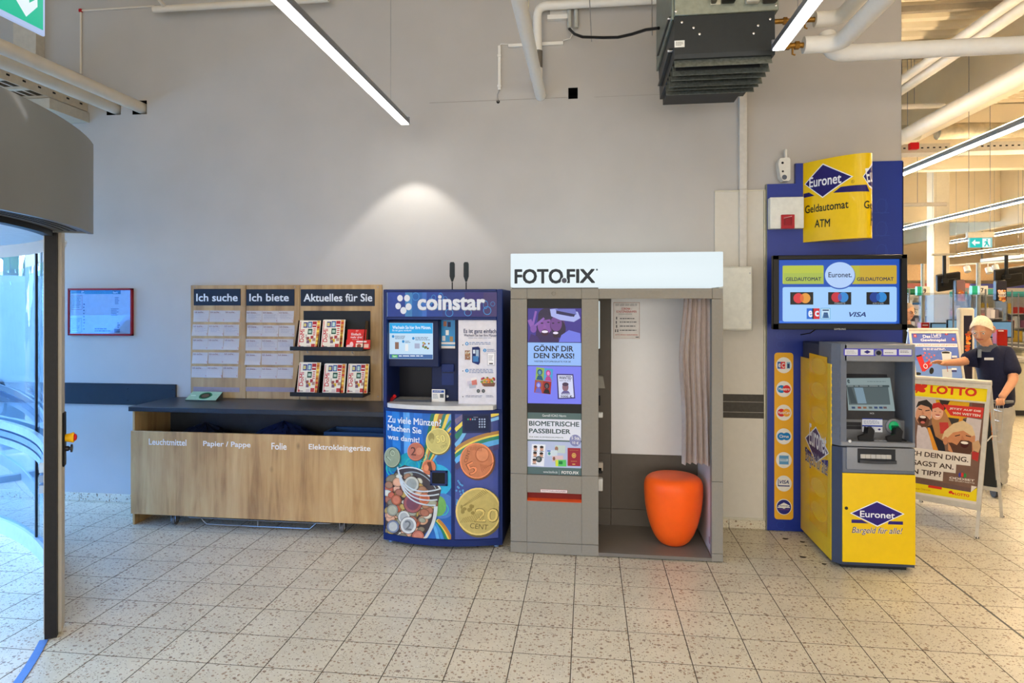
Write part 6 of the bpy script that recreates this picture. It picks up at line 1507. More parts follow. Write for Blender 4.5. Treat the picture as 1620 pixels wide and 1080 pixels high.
# small pipe, vertical pipe and duct left of the heater
p0 = atY(855, 150, WY-.02); zt1 = p0.z
t = MB(); t.tube([(p0.x, WY+.02, zt1), (p0.x, WY-.3, zt1), (p0.x, 1.0, zt1)], .044, PIPEW, 18); t.build('water_pipe', label='white pipe coming from the ceiling into the wall above the photo booth', cat='pipe')
v0 = atY(850, 10, 5.36); vb_ = atY(853, 140, 5.36)
t = thing('heating_riser', (v0.x, 5.36, vb_.z), 'white pipe with grey sleeve that turns right towards the heater', 'pipe')
MB().tube([(v0.x+.01, 5.36, vb_.z+.02)]+[(v0.x, 5.36, v0.z-.12)]+bend((v0.x, 5.36, v0.z-.1), (v0.x, 5.36, v0.z), (v0.x+1.2, 5.36, v0.z+.0), .08)[1:], .034, PIPEW, 16).build('pipe', t)
za, zb_ = atY(850, 108, 5.36).z, atY(850, 81, 5.36).z
MB().cyl((v0.x+.005, 5.36, za), (v0.x+.005, 5.36, zb_), .037, M((110, 104, 96), .7), 16).build('sleeve', t)
# paired grey conduits at top, cable and trunking
for x_, yb in ((901, 44), (911.5, 44)):
    a = atY(x_, yb, 5.41); MB().tube([(a.x, 5.41, a.z), (a.x-.01, 5.40, 5.0)], .018, M((176, 178, 172), .4), 10).build('conduit', label='short grey conduit above the black cable, %s of the pair' % ('left' if x_ < 905 else 'right'), cat='conduit')
A = [(901, 46), (909, 54), (922, 58.5), (955, 59.5), (978, 59), (1000, 54), (1022, 47), (1042, 44.5)]
MB().tube([atY(x, y, 5.40-.12*k) for k, (x, y) in enumerate(A)], .011, BLACK, 10).build('power_cable', label='thick black cable sagging from the conduits to the heater', cat='cable')
for (xa, ya, xb, yb, lab) in ((923, 13, 936, 66, 'thin drop rod left, hanging behind the black cable'), (1029, 7, 1032, 56, 'thin drop rod right, hanging behind the black cable')):
    a, b_ = atY(xa, ya-30, 5.2), atY(xb, yb, 5.2); MB().cyl((a.x, 5.2, 5.02), b_, .004, STEEL, 6).build('drop_rod', label=lab, cat='rod')
t = thing('cable_trunking', (-.55, 5.43, 3.5), 'narrow white cable trunking stepping down the wall beside the vertical pipe', 'trunking')
a, b_ = atY(804, 72, 5.43), atY(891, 63, 5.43); MB().box((a.x, 5.425, a.z-.013), (b_.x, 5.449, a.z+.013), PIPEW, .002).build('duct', t)
a, b_ = atY(790, 72, 5.43), atY(790, 142, 5.43); MB().box((a.x-.012, 5.425, b_.z), (a.x+.012, 5.449, a.z), PIPEW, .002).build('duct', t)
for y in (88, 136): q = atY(790, y, 5.43); MB().box((q.x-.016, 5.42, q.z-.01), (q.x+.016, 5.449, q.z+.01), PIPEW, .002).build('clip', t)
MB().tube([atY(x, y, 5.43) for x, y in ((790, 73), (793, 69.5), (804, 70))], .004, PIPEW, 6).build('wire', t)
MB().tube([atY(x, y, 5.43) for x, y in ((891, 64), (902, 61), (907, 50), (903, 42))], .004, PIPEW, 6).build('wire', t)
MB().tube([atY(x, y, 5.43) for x, y in ((790, 142), (787, 150), (788, 161))], .0035, STEEL, 6).build('wire', t)
q = atY(788, 161, WY-.002); MB().cyl(q, q+Vector((0, .004, 0)), .014, BLACK, 14).build('wall_grommet', t)
MB().tube([atY(x, y, 5.44) for x, y in ((837, -8), (836, 12), (834, 36))], .004, M((206, 200, 170), .5), 6).build('thin_wire', label='thin cream wire hanging beside the sloping pipe', cat='wire')
t = thing('mounting_plate', (.0, 5.43, 3.95), 'small white mounting plate behind the grey conduits', 'bracket')
a, b_ = atY(870, 8, 5.44), atY(903, 25, 5.44); MB().box((a.x, 5.435, b_.z), (b_.x, 5.449, a.z), PIPEW, .002).build('plate', t); a, b_ = atY(866, 25, 5.42), atY(903, 30, 5.42); MB().box((a.x, 5.40, b_.z), (b_.x, 5.449, a.z), PIPEW, .002).build('ledge', t)

# ================================================================== PIPES AND TRAY LEFT
for (c, lab, r) in ((pa, 'right thick cream pipe running over the revolving door into the wall', .05), (pb, 'left thick cream pipe running over the revolving door into the wall', .05)):
    MB().tube([(c.x, WY+.12, c.z), (c.x, 4.0, c.z), (c.x, 2.5, c.z), (c.x, .2, c.z)], r, PIPE, 18).build('overhead_pipe', label=lab, cat='pipe')
    for y in (4.6,): pass
t = thing('cable_tray', (-4.75, 4.0, 3.4), 'cream perforated cable tray above the revolving door', 'cable tray')
TRM = M((200, 190, 172), .5, .2)
tx1 = atY(142, 170, WY).x-.02; tz = 3.45; tx0 = tx1-.5
for x in (tx1, tx0): MB().box((x-.004, .6, tz), (x+.004, WY-.005, tz+.085), TRM).build('side_rail', t)
for k in range(20):
    y = .8+k*.235; MB().box((tx0, y, tz), (tx1, y+.045, tz+.02), TRM).build('rung', t)
b = MB()
for k in range(30): b.box((tx1+.0035, 1.0+k*.15, tz+.04), (tx1+.0055, 1.03+k*.15, tz+.055), BLACK)
for y in (3.9, ): b.box((tx1+.0035, y+.45, tz+.03), (tx1+.006, y+.62, tz+.062), BLACK)
b.build('perforations', t, kind='stuff')
for k in range(5):
    x = tx0+.06+k*.08; MB().tube([(x, .8, tz+.03), (x+.01, 3.0, tz+.034), (x, WY-.01, tz+.03)], .011, M((90, 84, 76), .6), 8).build('cable', t)
MB().box((tx1-.32, 5.0, tz-.10), (tx1+.02, WY-.002, tz-.012), M((190, 182, 166), .5), .002).build('wall_box', t)
for y in (2.0, 4.2): MB().cyl((tx1+.02, y, tz), (tx1+.02, y, 5.0), .004, STEEL, 6).build('hanger', t)
for c, y in ((pa, 3.1), (pb, 3.3)):
    MB().tube([(c.x+.056*math.cos(a_), y, c.z+.056*math.sin(a_)) for a_ in [2*math.pi*k/20 for k in range(20)]], .004, STEEL, 6, closed=True).build('pipe_clip', label='steel clip and rod carrying the %s cream pipe over the door' % ('right' if c is pa else 'left'), cat='pipe clip')
    MB().cyl((c.x, y, c.z+.055), (c.x, y, 5.0), .004, STEEL, 6).build('clip_rod', label='threaded rod above the %s cream pipe' % ('right' if c is pa else 'left'), cat='rod')
t = thing('sprinkler_pipe', (-2.9, 5.2, 4.2), 'thin cream pipe running along the wall near the ceiling, upper left', 'pipe')
a, b_ = atY(243, 15, 5.3), atY(520, -3, 5.3); MB().cyl(a, (b_.x, 5.3, a.z+.0), .028, PIPE, 14).build('pipe', t); a2 = atY(262, 13, 5.3)
MB().cyl((a2.x, 5.3, a.z+.01), (a2.x-.0, 3.5, a.z+.55), .016, PIPE, 10).build('branch', t)
t = thing('wall_conduit', (-4.47, 5.44, 3.8), 'thin conduit with a red cap running down the wall at upper left', 'conduit')
a, b_, c_ = atY(128, 17, 5.44), atY(127, 117, 5.44), atY(245, 10, 5.44)
MB().cyl((a.x, 5.44, a.z), (a.x, 5.44, b_.z), .009, PIPE, 8).build('pipe', t); MB().cyl((a.x, 5.44, a.z), (c_.x, 5.44, a.z), .009, PIPE, 8).build('pipe', t)
MB().box((a.x-.014, 5.425, a.z-.014), (a.x+.014, 5.449, a.z+.014), M((180, 30, 40), .5), .003).build('cap', t, label='red cap')
MB().box((atY(28, 40, 5.40).x, 5.35, 3.2), (atY(64, 40, 5.40).x, WY-.002, 4.99), M((196, 188, 174), .7), .003).build('wall_pilaster', label='pale boxed pillar on the wall behind the exit sign, far upper left', cat='pillar')
# green exit sign close to the camera
t = thing('exit_sign', (-1.95, 2.3, 2.72), 'lit green and white exit sign hanging at the upper left corner', 'exit sign')
EXX = -1.945
ye = atX(72, 58, EXX); ze = ye.z; y1 = ye.y
MB().box((EXX-.012, y1-.62, ze), (EXX, y1, ze+.32), lit((176, 196, 236), .9), .003).build('frame', t)
s = Flat((EXX, 0, 0), (0, 1, 0), (0, 0, 1), lift=.001)
s.rectuv(y1-.61, ze+.018, y1-.012, ze+.31, lit((20, 186, 150), .95))
w5 = lit((225, 240, 250), .95)
ay, az_ = y1-.16, ze+.105
s.poly([(24, -2), (41, 26.5), (59, 11), (58.5, -10), (55, 0), (46, 4.5), (45, -10)], w5) if True else s.polyuv([(ay, az_-.035), (ay-.075, az_+.05), (ay-.035, az_+.05), (ay-.035, az_+.16), (ay+.035, az_+.16), (ay+.035, az_+.05), (ay+.075, az_+.05)], w5)
s.polyuv([(y1-.58, ze+.05), (y1-.36, ze+.05), (y1-.36, ze+.28), (y1-.58, ze+.28)], w5)
s.build('sign_face', t)
for y in (y1-.55, y1-.05): MB().cyl((EXX-.006, y, ze+.32), (EXX-.006, y, 5.0), .003, STEEL, 6).build('hanger', t)

# ================================================================== REVOLVING DOOR
DC = Vector((-5.963, 1.252)); R0_ = 3.692
dt = thing('revolving_door', (DC.x, DC.y, 0), 'large curved glass revolving door with grey canopy at the left edge', 'revolving door')
def arc(r, a0, a1, n): return [(DC.x+r*math.cos(math.radians(a0+(a1-a0)*k/n)), DC.y+r*math.sin(math.radians(a0+(a1-a0)*k/n))) for k in range(n+1)]
def ang(p): return math.degrees(math.atan2(p.y-DC.y, p.x-DC.x))
ae = ang(atZ(151, 370, 2.12)); ap = ang(Vector((-2.77, 3.27, 0)))
CAN = M((112, 114, 112), .42, .35, var=.02, scale=4, coat=.15)
def sector(r0, r1, a0, a1, z0, z1, m, n=60): return MB().prism(arc(r1, a0, a1, n)+list(reversed(arc(r0, a0, a1, n))), z0, z1, m)
CC = Vector((-4.666, 2.005)); DC0 = DC
DC = CC; ae = ang(atZ(151, 370, 2.12))
sector(2.39, 2.415, -95, ae, 2.118, 2.597, CAN, 72).build('canopy_fascia', dt)
sector(2.235, 2.41, -95, ae, 2.128, 2.14, M((104, 102, 98), .5, .3), 72).build('canopy_underside', dt)
for r_ in (2.28, 2.31, 2.34, 2.37): sector(r_, r_+.008, -95, ae-1.5, 2.124, 2.129, M((60, 58, 56), .5), 60).build('vent_slot', dt)
sector(2.19, 2.235, -95, ae-.5, 2.10, 2.15, M((34, 36, 40), .4), 72).build('door_track', dt)
sector(.05, 2.39, -95, ae, 2.585, 2.60, CAN, 80).build('canopy_roof', dt)
sector(.05, 2.19, -100, 178, 2.14, 2.17, M((200, 206, 212), .35), 90).build('drum_ceiling', dt)
e0 = arc(2.235, ae, ae+.1, 1)[0]; e1 = arc(2.415, ae, ae+.1, 1)[0]
DC = DC0
MB().quad([(e0[0], e0[1], 2.12), (e1[0], e1[1], 2.12), (e1[0], e1[1], 2.597), (e0[0], e0[1], 2.597)], CAN).build('canopy_end', dt)
# post
pp = Vector((-2.79, 3.21)); rad = (pp-DC).normalized(); tan = Vector((-rad.y, rad.x))
def pbox(a0, a1, b0, b1, z0, z1, m, nm, lab=None):
    pts = [pp+rad*a0+tan*b0, pp+rad*a1+tan*b0, pp+rad*a1+tan*b1, pp+rad*a0+tan*b1]
    o = MB().prism([tuple(p) for p in pts], z0, z1, m).build(nm, dt, label=lab); return o
PA = M((190, 184, 172), .5, .1, var=.03)
pbox(-.045, .035, .0, .10, .015, 2.13, PA, 'door_post')
pbox(-.035, .02, -.035, .0, .003, 2.12, M((30, 28, 27), .5, var=.15, scale=40), 'rubber_edge', 'black rubber closing edge')
pbox(.035, .045, .03, .09, .60, 1.02, BLACK, 'switch_plate') if False else None
# floor strip along the opening, glass wall behind
sector(3.672, 3.712, -8, ap-1.2, .0, .004, M((90, 130, 190), .35, .3), 60).build('floor_strip', dt)
a1_ = 118
sector(3.665, 3.715, ap+1.5, a1_, .0, .11, M((176, 196, 214), .35, .4), 60).build('bottom_rail', dt)
am = ang(Vector(atZ(53, 862, .06)))
sector(3.685, 3.697, ap+1.5, a1_, .11, 2.10, GLASS, 80).build('glass_wall', dt)
for a_ in (am, am+25): sector(3.678, 3.702, a_, a_+.35, .11, 2.10, M((24, 34, 48), .4), 2).build('mullion', dt)
for z0, z1, m in ((.70, .745, M((150, 176, 206), .25, .5)), (.76, .80, M((120, 150, 190), .25, .5)), (.815, .87, M((170, 196, 220), .25, .4))): sector(3.63, 3.66, ap+3, a1_, z0, z1, m, 60).build('push_rail', dt)
MB().cyl((DC.x, DC.y, 0), (DC.x, DC.y, 2.14), .12, M((120, 130, 140), .3, .6), 24).build('centre_column', dt)
for a_ in (115, 205, 280):
    p1 = DC+Vector((math.cos(math.radians(a_)), math.sin(math.radians(a_))))*3.55
    dv = Vector((p1.x-DC.x, p1.y-DC.y)).normalized(); nn = Vector((-dv.y, dv.x))*.02
    A_, B_2 = DC+dv*.12, DC+dv*3.55
    for z0, z1, m in ((.03, .12, PA), (2.0, 2.10, PA), (.12, 2.0, GLASS)):
        MB().prism([tuple(A_+nn*(.3 if m is GLASS else 1)), tuple(B_2+nn*(.3 if m is GLASS else 1)), tuple(B_2-nn*(.3 if m is GLASS else 1)), tuple(A_-nn*(.3 if m is GLASS else 1))], z0, z1, m).build('door_leaf', dt, smooth=False)
# emergency stop on the post
q = pp+rad*.036+tan*.05
q = Vector((q.x, q.y, 0))
zs_ = 1.75-(692-479.7)*3.62/F; zk_ = 1.75-(709-479.7)*3.62/F
rn = Vector((rad.x, rad.y, 0)); 
b = MB(); b.lathe([(.0, 0), (.018, 0), (.024, .03), (.028, .045), (.026, .05), (0, .05)], (q.x, q.y, zs_), M((236, 180, 20), .4), 20, rn); b.build('emergency_stop_collar', dt, label='yellow emergency stop')
MB().lathe([(0, .045), (.017, .045), (.019, .056), (.012, .062), (0, .062)], (q.x, q.y, zs_), M((200, 30, 34), .35), 18, rn).build('emergency_stop_button', dt, label='red button')
MB().lathe([(0, 0), (.014, 0), (.014, .025), (.009, .027), (.009, .033), (.022, .035), (.022, .042), (0, .044)], (q.x, q.y, zk_), M((50, 50, 54), .35, .5), 16, rn).build('key_switch', dt)
b = MB(); n1 = Vector((tan.x, tan.y, 0)); b.box((-.03, 0, -.13), (.03, .008, .16), BLACK, .006); 
o = b.build('switch_plate', dt)
for v in o.data.vertices:
    c = v.co+BASE[dt]; w3_ = Vector((q.x, q.y, zs_-.02))+n1*c.x+rn*c.y*1.2+Vector((0, 0, c.z)); v.co = w3_-BASE[dt]
MB().lathe([(0, 0), (.03, -.003), (.042, -.02), (.036, -.045), (.02, -.062), (0, -.066)], (-2.90, 3.37, 2.11), M((214, 220, 226), .4), 20).build('motion_sensor', dt, label='white rounded motion sensor')
# ================================================================== CHECKOUT AREA (far right)
CRM = M((205, 196, 176), .6, var=.03); CNT = M((176, 172, 152), .5, var=.03)
c0 = atD(1484, 600, 13.0)
MB().box((c0.x-.14, c0.y-.14, 0), (c0.x+.14, c0.y+.14, 4.99), CRM, .01).build('column', label='square cream column between the hanging monitors in the shop', cat='column')
def checkout(px, dd, n, lab):
    p = atD(px, 600, dd); x, y = p.x, p.y
    t = thing('checkout', (x, y, 0), lab, 'checkout', 'checkouts in the shop')
    rbox('counter_body', (x-.5, y-1.2, .0), (x+.5, y+1.2, .84), CNT, t, .01)
    rbox('worktop', (x-.54, y-1.24, .84), (x+.54, y+1.24, .89), M((150, 148, 140), .4), t, .006)
    rbox('belt', (x-.3, y-1.15, .889), (x+.2, y+.2, .894), M((40, 40, 42), .6), t, .002)
    rbox('kick_plate', (x-.46, y-1.21, .02), (x+.46, y-1.199, .1), DARK, t, .001)
    for xx in (-.5, .08, .5): MB().cyl((x+xx, y-1.1, .89), (x+xx, y-1.1, 1.95), .012, STEEL, 6).build('screen_post', t)
    for a, b in ((-.5, .08), (.08, .5)): MB().box((x+a, y-1.103, .98), (x+b, y-1.097, 1.9), ACRYL).build('acrylic_screen', t, smooth=False)
    MB().box((x-.503, y-1.1, .98), (x-.497, y+.6, 1.9), ACRYL).build('acrylic_screen', t, smooth=False)
    MB().cyl((x+.3, y-.4, .89), (x+.3, y-.4, 1.25), .02, BLACK, 8).build('till_stand', t)
    o = MB().box((x+.08, y-.46, 1.18), (x+.48, y-.42, 1.46), BLACK, .008).build('till_screen', t)
    wallflat(y-.46).rectuv(x+.1, 1.2, x+.46, 1.44, lit((150, 196, 226), .7)).build('till_display', o)
    rbox('card_terminal', (x-.02, y-1.0, .89), (x+.08, y-.9, 1.02), BLACK, t, .01)
    return t
checkout(1440, 10.6, 0, 'checkout counter nearest the blue cash machine panel'); checkout(1600, 14.2, 1, 'checkout counter at the right edge of the photo, farthest of the three'); checkout(1530, 11.6, 2, 'checkout counter beside the slim food tower, behind the man')
def lane_sign(px, pyt, pyb, dd, num, gx, wx, lab):
    a, b = atD(px, pyt, dd), atD(px, pyb, dd)
    t = thing('lane_sign', (a.x, a.y, 0.9), lab, 'lane sign', 'checkout lane signs')
    MB().cyl((a.x, a.y, .9), (a.x, a.y, a.z), .028, M((168, 164, 150), .4, .4), 10).build('pole', t)
    s = dd/F
    for (x0, x1, col, nm) in ((gx[0], gx[1], (60, 190, 130), 'green_face'), (wx[0], wx[1], (216, 210, 196), 'number_face')):
        p0, p1 = atD(x0, pyt+36, dd-.1), atD(x1, pyt+50, dd-.1)
        o = rbox(nm, (min(p0.x, p1.x), p0.y-.02, p1.z), (max(p0.x, p1.x), p0.y+.06, p0.z), lit(col, .8) if nm == 'green_face' else M(col, .4), t, .004)
        if nm == 'number_face':
            w_ = abs(p1.x-p0.x); f = Flat((p0.x, p0.y-.02, p1.z), (1, 0, 0), (0, 0, 1), lift=.002); g, fs, ar = glyphs(num, .04)
            f._add([(w_*(.1+.34*gx_), (p0.z-p1.z)*(.25+.5*gy)) for gx_, gy in g], fs, BLACK); f.build('number', o)
lane_sign(1460, 417, 560, 11.0, '9', (1450.5, 1457), (1459, 1470), 'left of two green and white lane signs, on a grey pole')
lane_sign(1548, 416, 560, 9.8, '7', (1537, 1545), (1549, 1561), 'right of two green and white lane signs, on a grey pole')
def monitor(px, pt, pb, x0, x1, y0, y1, dd, lab, ptop=4.99):
    a, b = atD(px, pt, dd), atD(px, pb, dd)
    t = thing('hanging_monitor', (a.x, a.y, b.z), lab, 'monitor', 'monitors hanging over the checkouts')
    MB().cyl((a.x, a.y, b.z), (a.x, a.y, ptop), .03, BLACK, 10).build('ceiling_pole', t)
    rbox('mounting_rail', (a.x-.22, a.y-.03, ptop), (a.x+.22, a.y+.03, ptop+.04), M((150, 146, 134), .5), t, .004)
    for q in (-.2, .2): MB().cyl((a.x+q, a.y, ptop+.04), (a.x+q, a.y, 4.99), .003, STEEL, 5).build('wire', t)
    p0, p1 = atD(x0, y0, dd), atD(x1, y1, dd); w_ = (p1-p0).x; zc = (p0.z+p1.z)/2; h = (p0.z-p1.z)
    cx_, cy_ = (p0.x+p1.x)/2, (p0.y+p1.y)/2+.05
    R = Matrix.Rotation(math.radians(-9), 3, 'Y') @ Matrix.Rotation(math.radians(16), 3, 'X')
    for dx in (0,):
        b = MB(); b.box((cx_-w_*.47, cy_-.03, zc-h*.5), (cx_+w_*.47, cy_+.04, zc+h*.48), M((30, 29, 28), .5), .01, rot=R); b.build('panel', t)
        b = MB(); b.box((cx_-w_*.30, cy_-.08, zc-h*.22), (cx_+w_*.30, cy_-.03, zc+h*.20), M((22, 21, 20), .6), .01, rot=R, piv=(cx_, cy_, zc)); b.build('rear_cover', t)
    rbox('mount', (a.x-.05, a.y-.05, b.bm.is_valid and zc-.03 if False else zc-.03), (a.x+.05, cy_, zc+.05), BLACK, t, .004)
monitor(1494, 405, 446, 1484, 1521, 431, 459, 12.3, 'black hanging monitor seen from behind, left of the two', 2.62)
monitor(1592, 412, 440, 1576, 1625, 422, 454, 12.2, 'black hanging monitor seen from behind, at the right edge', 2.62)
# advertising towers and posters
def tower(x0, y0, x1, y1, dd, dark, lab, foot=True, food=True, head=None):
    a, b = atD(x0, y0, dd), atD(x1, y1, dd); t = thing('advertising_tower', ((a.x+b.x)/2, a.y, 0), lab, 'advertising stand')
    z0 = 0 if foot else b.z
    rbox('frame', (a.x, a.y, z0), (b.x, a.y+.12, a.z), CRM if foot else BLACK, t, .02)
    m = (b.x-a.x)*(.2 if foot else .03); s = wallflat(a.y); s.rectuv(a.x+m, b.z if not foot else .6, b.x-m, a.z-(.1 if foot else .01), ink(dark))
    if food:
        random.seed(int(x0))
        zt = a.z-(.2 if foot else .05)
        for k in range(34):
            x = random.uniform(a.x+m+.03, b.x-m-.03); z = random.uniform((b.z if not foot else 1.0), zt-.12); r = random.uniform(.012, .03)
            s.polyuv([(x+r*(1+.3*math.sin(3*q))*math.cos(q), z+r*.8*math.sin(q)) for q in [k2*math.pi/4 for k2 in range(8)]], ink(random.choice([(220, 120, 40), (196, 84, 40), (230, 170, 90), (170, 60, 30), (150, 90, 50)])))
    if head:
        w_ = b.x-a.x-2*m; g, fs, ar = glyphs(head, .04); s._add([(a.x+m+w_*(.1+.8*gx), a.z-.28+.12*gy) for gx, gy in g], fs, WHITE)
    s.build('poster_print', t)
tower(1520, 487, 1541, 600, 8.9, (38, 34, 48), 'slim cream advertising tower with food pictures, left of the man')
tower(1513, 442, 1526.5, 476, 12.0, (120, 90, 90), 'narrow hanging poster of meat, behind the left monitor', False, True)
tower(1577, 443, 1592, 476, 11.2, (38, 36, 46), 'dark hanging poster with food pictures, beneath the right monitor', False, True, 'Süßes')
# refrigerated shelving with teal headers
TEAL = M((70, 160, 160), .5, var=.05)
PC = [M(c, .5, var=0) for c in ((200, 60, 56), (230, 226, 220), (60, 110, 170), (230, 190, 70), (110, 160, 90), (190, 190, 200), (240, 240, 240), (150, 90, 120), (90, 90, 100), (226, 140, 70), (180, 200, 220), (214, 206, 190))]
def gondola(x0, x1, y, h, head, lab, seed=1, hc=None):
    random.seed(seed)
    t = thing('shelf_unit', ((x0+x1)/2, y+.25, 0), lab, 'shelving', 'shelving in the shop')
    rbox('back_panel', (x0, y+.42, 0), (x1, y+.5, h), M((200, 196, 186), .5), t, .004)
    rbox('header_board', (x0, y-.02, h), (x1, y+.03, h+.13), hc or TEAL, t, .004)
    n = 5
    for k in range(n): rbox('shelf', (x0, y, .12+k*(h-.2)/n), (x1, y+.42, .15+k*(h-.2)/n), M((190, 188, 180), .4), t, .003)
    for x in (x0, x1-.03): rbox('end_panel', (x, y, 0), (x+.03, y+.5, h), M((186, 182, 172), .5), t, .003)
    b = MB()
    for k in range(n):
        z = .15+k*(h-.2)/n; x = x0+.05
        while x < x1-.25:
            w_ = random.uniform(.09, .24); hh = random.uniform(.12, (h-.2)/n-.06); b.box((x, y+.02, z+.001), (x+w_-.012, y+.3, z+hh), random.choice(PC)); x += w_
    b.build('goods', t, kind='stuff', smooth=False)
def gx(px, dd): return atD(px, 500, dd).x
gondola(gx(1428, 15.5), gx(1473, 15.5), atD(1450, 500, 15.5).y, 1.95, 1, 'far shelving left of the cream column, green header', 3, M((40, 120, 80), .5))
gondola(gx(1497, 16), gx(1528, 16), atD(1515, 500, 16).y, 1.9, 1, 'far shelving right of the cream column, teal header', 5)
gondola(gx(1550, 15.5), gx(1573, 15.5), atD(1556, 500, 15.5).y, 1.95, 1, 'far shelving below lane sign 7, teal header', 8)
gondola(gx(1594, 16), gx(1650, 16), atD(1620, 500, 16).y, 1.9, 1, 'far shelving at the right edge, teal header', 9)
gondola(gx(1432, 19.5), gx(1530, 19.5), atD(1480, 500, 19.5).y, 2.2, 1, 'long shelving along the rear wall, left part', 12, M((196, 120, 110), .5))
gondola(gx(1540, 19.8), gx(1660, 19.8), atD(1600, 500, 19.8).y, 2.2, 1, 'long shelving along the rear wall, right part', 13, M((60, 64, 130), .5))
PAS = [M(c, .5, var=0) for c in ((206, 200, 208), (226, 222, 226), (190, 182, 190), (200, 130, 130), (150, 140, 160), (230, 224, 214), (120, 112, 120), (170, 160, 178), (186, 70, 66), (214, 208, 196))]
def rack_unit(x0, x1, y, h, lab, seed):
    random.seed(seed); t = thing('goods_rack', ((x0+x1)/2, y, 0), lab, 'shelving', 'small goods racks at the tills')
    for x in (x0, x1-.02): rbox('upright', (x, y, 0), (x+.02, y+.3, h), M((150, 150, 150), .4, .4), t, .002)
    rbox('back_panel', (x0, y+.28, .1), (x1, y+.3, h), M((196, 190, 196), .5), t, .002)
    b = MB(); n = 7
    for k in range(n):
        z = .25+k*(h-.25)/n; rbox('shelf', (x0, y, z-.015), (x1, y+.28, z), M((170, 168, 170), .4), t, .002); x = x0+.03
        while x < x1-.1: w_ = random.uniform(.04, .12); hh = random.uniform(.08, (h-.25)/n-.035); b.box((x, y+.01, z+.001), (x+w_-.006, y+.2, z+hh), random.choice(PAS)); x += w_
    b.build('goods', t, kind='stuff', smooth=False)
rack_unit(gx(1441, 13.6), gx(1471, 13.6), atD(1456, 500, 13.6).y, 1.72, 'small goods rack behind the left checkout, left of the cream column', 21)
rack_unit(gx(1499, 14.0), gx(1531, 14.0), atD(1515, 500, 14.0).y, 1.7, 'small goods rack right of the cream column', 22)
rack_unit(gx(1552, 13.2), gx(1586, 13.2), atD(1569, 500, 13.2).y, 1.66, 'small goods rack behind the man, under lane sign', 23)
rack_unit(gx(1590, 16.0)+.2, gx(1625, 16.0)+.2, atD(1607, 500, 12.6).y, 1.62, 'small goods rack near the right edge', 24) if False else None
# stacked bottles / cartons between the tills: low bins
for k, (px, dd, c, lab) in enumerate(((1463, 10.6, (196, 40, 36), 'small red box display on the left checkout'), (1582, 10.95, (206, 50, 40), 'small red box display right of the man\'s head'))):
    p = atD(px, 512 if k == 0 else 521, dd); t = thing('display_box', (p.x, p.y, .895), lab, 'display box')
    rbox('carton', (p.x-.08, p.y-.06, .895), (p.x+.08, p.y+.06, p.z+.02 if k == 0 else p.z), M(c, .4), t, .004)
    s = wallflat(p.y-.06); s.rectuv(p.x-.06, p.z-.03, p.x+.02, p.z-.01, ink((236, 220, 214))); s.build('print', t)
p = atD(1511, 514, 9.9); t = thing('till_monitor', (p.x, p.y, .892), 'light blue till screen left of the food tower', 'monitor')
rbox('casing', (p.x-.11, p.y, p.z-.09), (p.x+.11, p.y+.03, p.z+.08), BLACK, t, .005); wallflat(p.y).rectuv(p.x-.095, p.z-.07, p.x+.10, p.z+.07, lit((160, 205, 232), .75)).build('display', t); MB().cyl((p.x, p.y+.03, .892), (p.x, p.y+.03, p.z), .012, BLACK, 8).build('stand', t)
# spotlights on a track under the far ceiling
t = thing('light_track', (atD(1550, 420, 13).x, atD(1550, 420, 13).y, 2.6), 'track with small white spotlights above the far checkouts', 'track light')
a, b_ = atD(1500, 420, 13), atD(1618, 412, 13); MB().cyl(a, b_, .02, WHITE, 6).build('track', t)
for x, y in ((1529, 430), (1563, 432), (1574, 428)):
    q = atD(x, y, 13); qt = atD(x, 416, 13); MB().cyl(q+Vector((0, 0, .1)), q-Vector((0, .05, 0)), .055, WHITE, 12).build('spot_head', t); MB().cyl(q+Vector((0, 0, .08)), qt, .01, WHITE, 6).build('arm', t)
for x in (a, b_): MB().cyl(x, (x.x, x.y, 4.99), .005, STEEL, 5).build('hanger', t)
# low white ceiling field far back and sloped bulkhead
MB().box((9.2, 15.2, 2.72), (23, 17.3, 2.80), M((224, 222, 216), .6), .01).build('bulkhead', kind='structure')
MB().box((2.4, 22.4, 2.45), (23.6, 22.5, 2.95), M((204, 172, 132), .6), .01).build('header_panel', label='tan header band high on the rear shop wall', cat='panel')
for x in (4, 12, 22): MB().box((x-.02, 22.43, 2.95), (x+.02, 22.47, 4.99), STEEL).build('panel_hanger', label='hanger rod at the %s of the tan band on the rear shop wall' % {4: 'left end', 12: 'middle', 22: 'right end'}[x], cat='rod')
# round insulated duct, perforated tray across the view, pipes, red box, exit sign
FOIL = M((196, 186, 160), .4, .35, var=.25, scale=9)
def across(px, py, dd): return atD(px, py, dd)
y_d = 10.6
p = atY(1500, 208, y_d); b = MB(); b.tube([(2.38+k*.27, y_d, p.z+.01*math.sin(k*2.3)) for k in range(10)], [.115+.01*math.sin(k*3.1) for k in range(10)], FOIL, 16).tube([(5.06+k*.42, y_d, p.z+.01*math.sin(k*2.3)) for k in range(12)], [.115+.01*math.sin(k*3.1) for k in range(12)], FOIL, 16); b.build('air_duct', label='foil wrapped round duct crossing the shop ceiling', cat='duct')
y_t = 9.8
z0, z1 = atY(1500, 240, y_t).z, atY(1500, 226, y_t).z
t = thing('perforated_tray', (6, y_t, z0), 'cream perforated cable tray crossing the shop ceiling', 'cable tray')
MB().box((2.4, y_t, z0), (4.84, y_t+.005, z1), TRM).box((5.06, y_t, z0), (9.6, y_t+.005, z1), TRM).build('side_rail', t); MB().box((2.4, y_t, z0), (4.84, y_t+.3, z0+.004), TRM).box((5.06, y_t, z0), (9.6, y_t+.3, z0+.004), TRM).build('tray_bottom', t)
b = MB()
for k in range(60): b.box((2.45+k*.075, y_t-.002, (z0+z1)/2-.006), (2.48+k*.075, y_t, (z0+z1)/2+.012), BLACK)
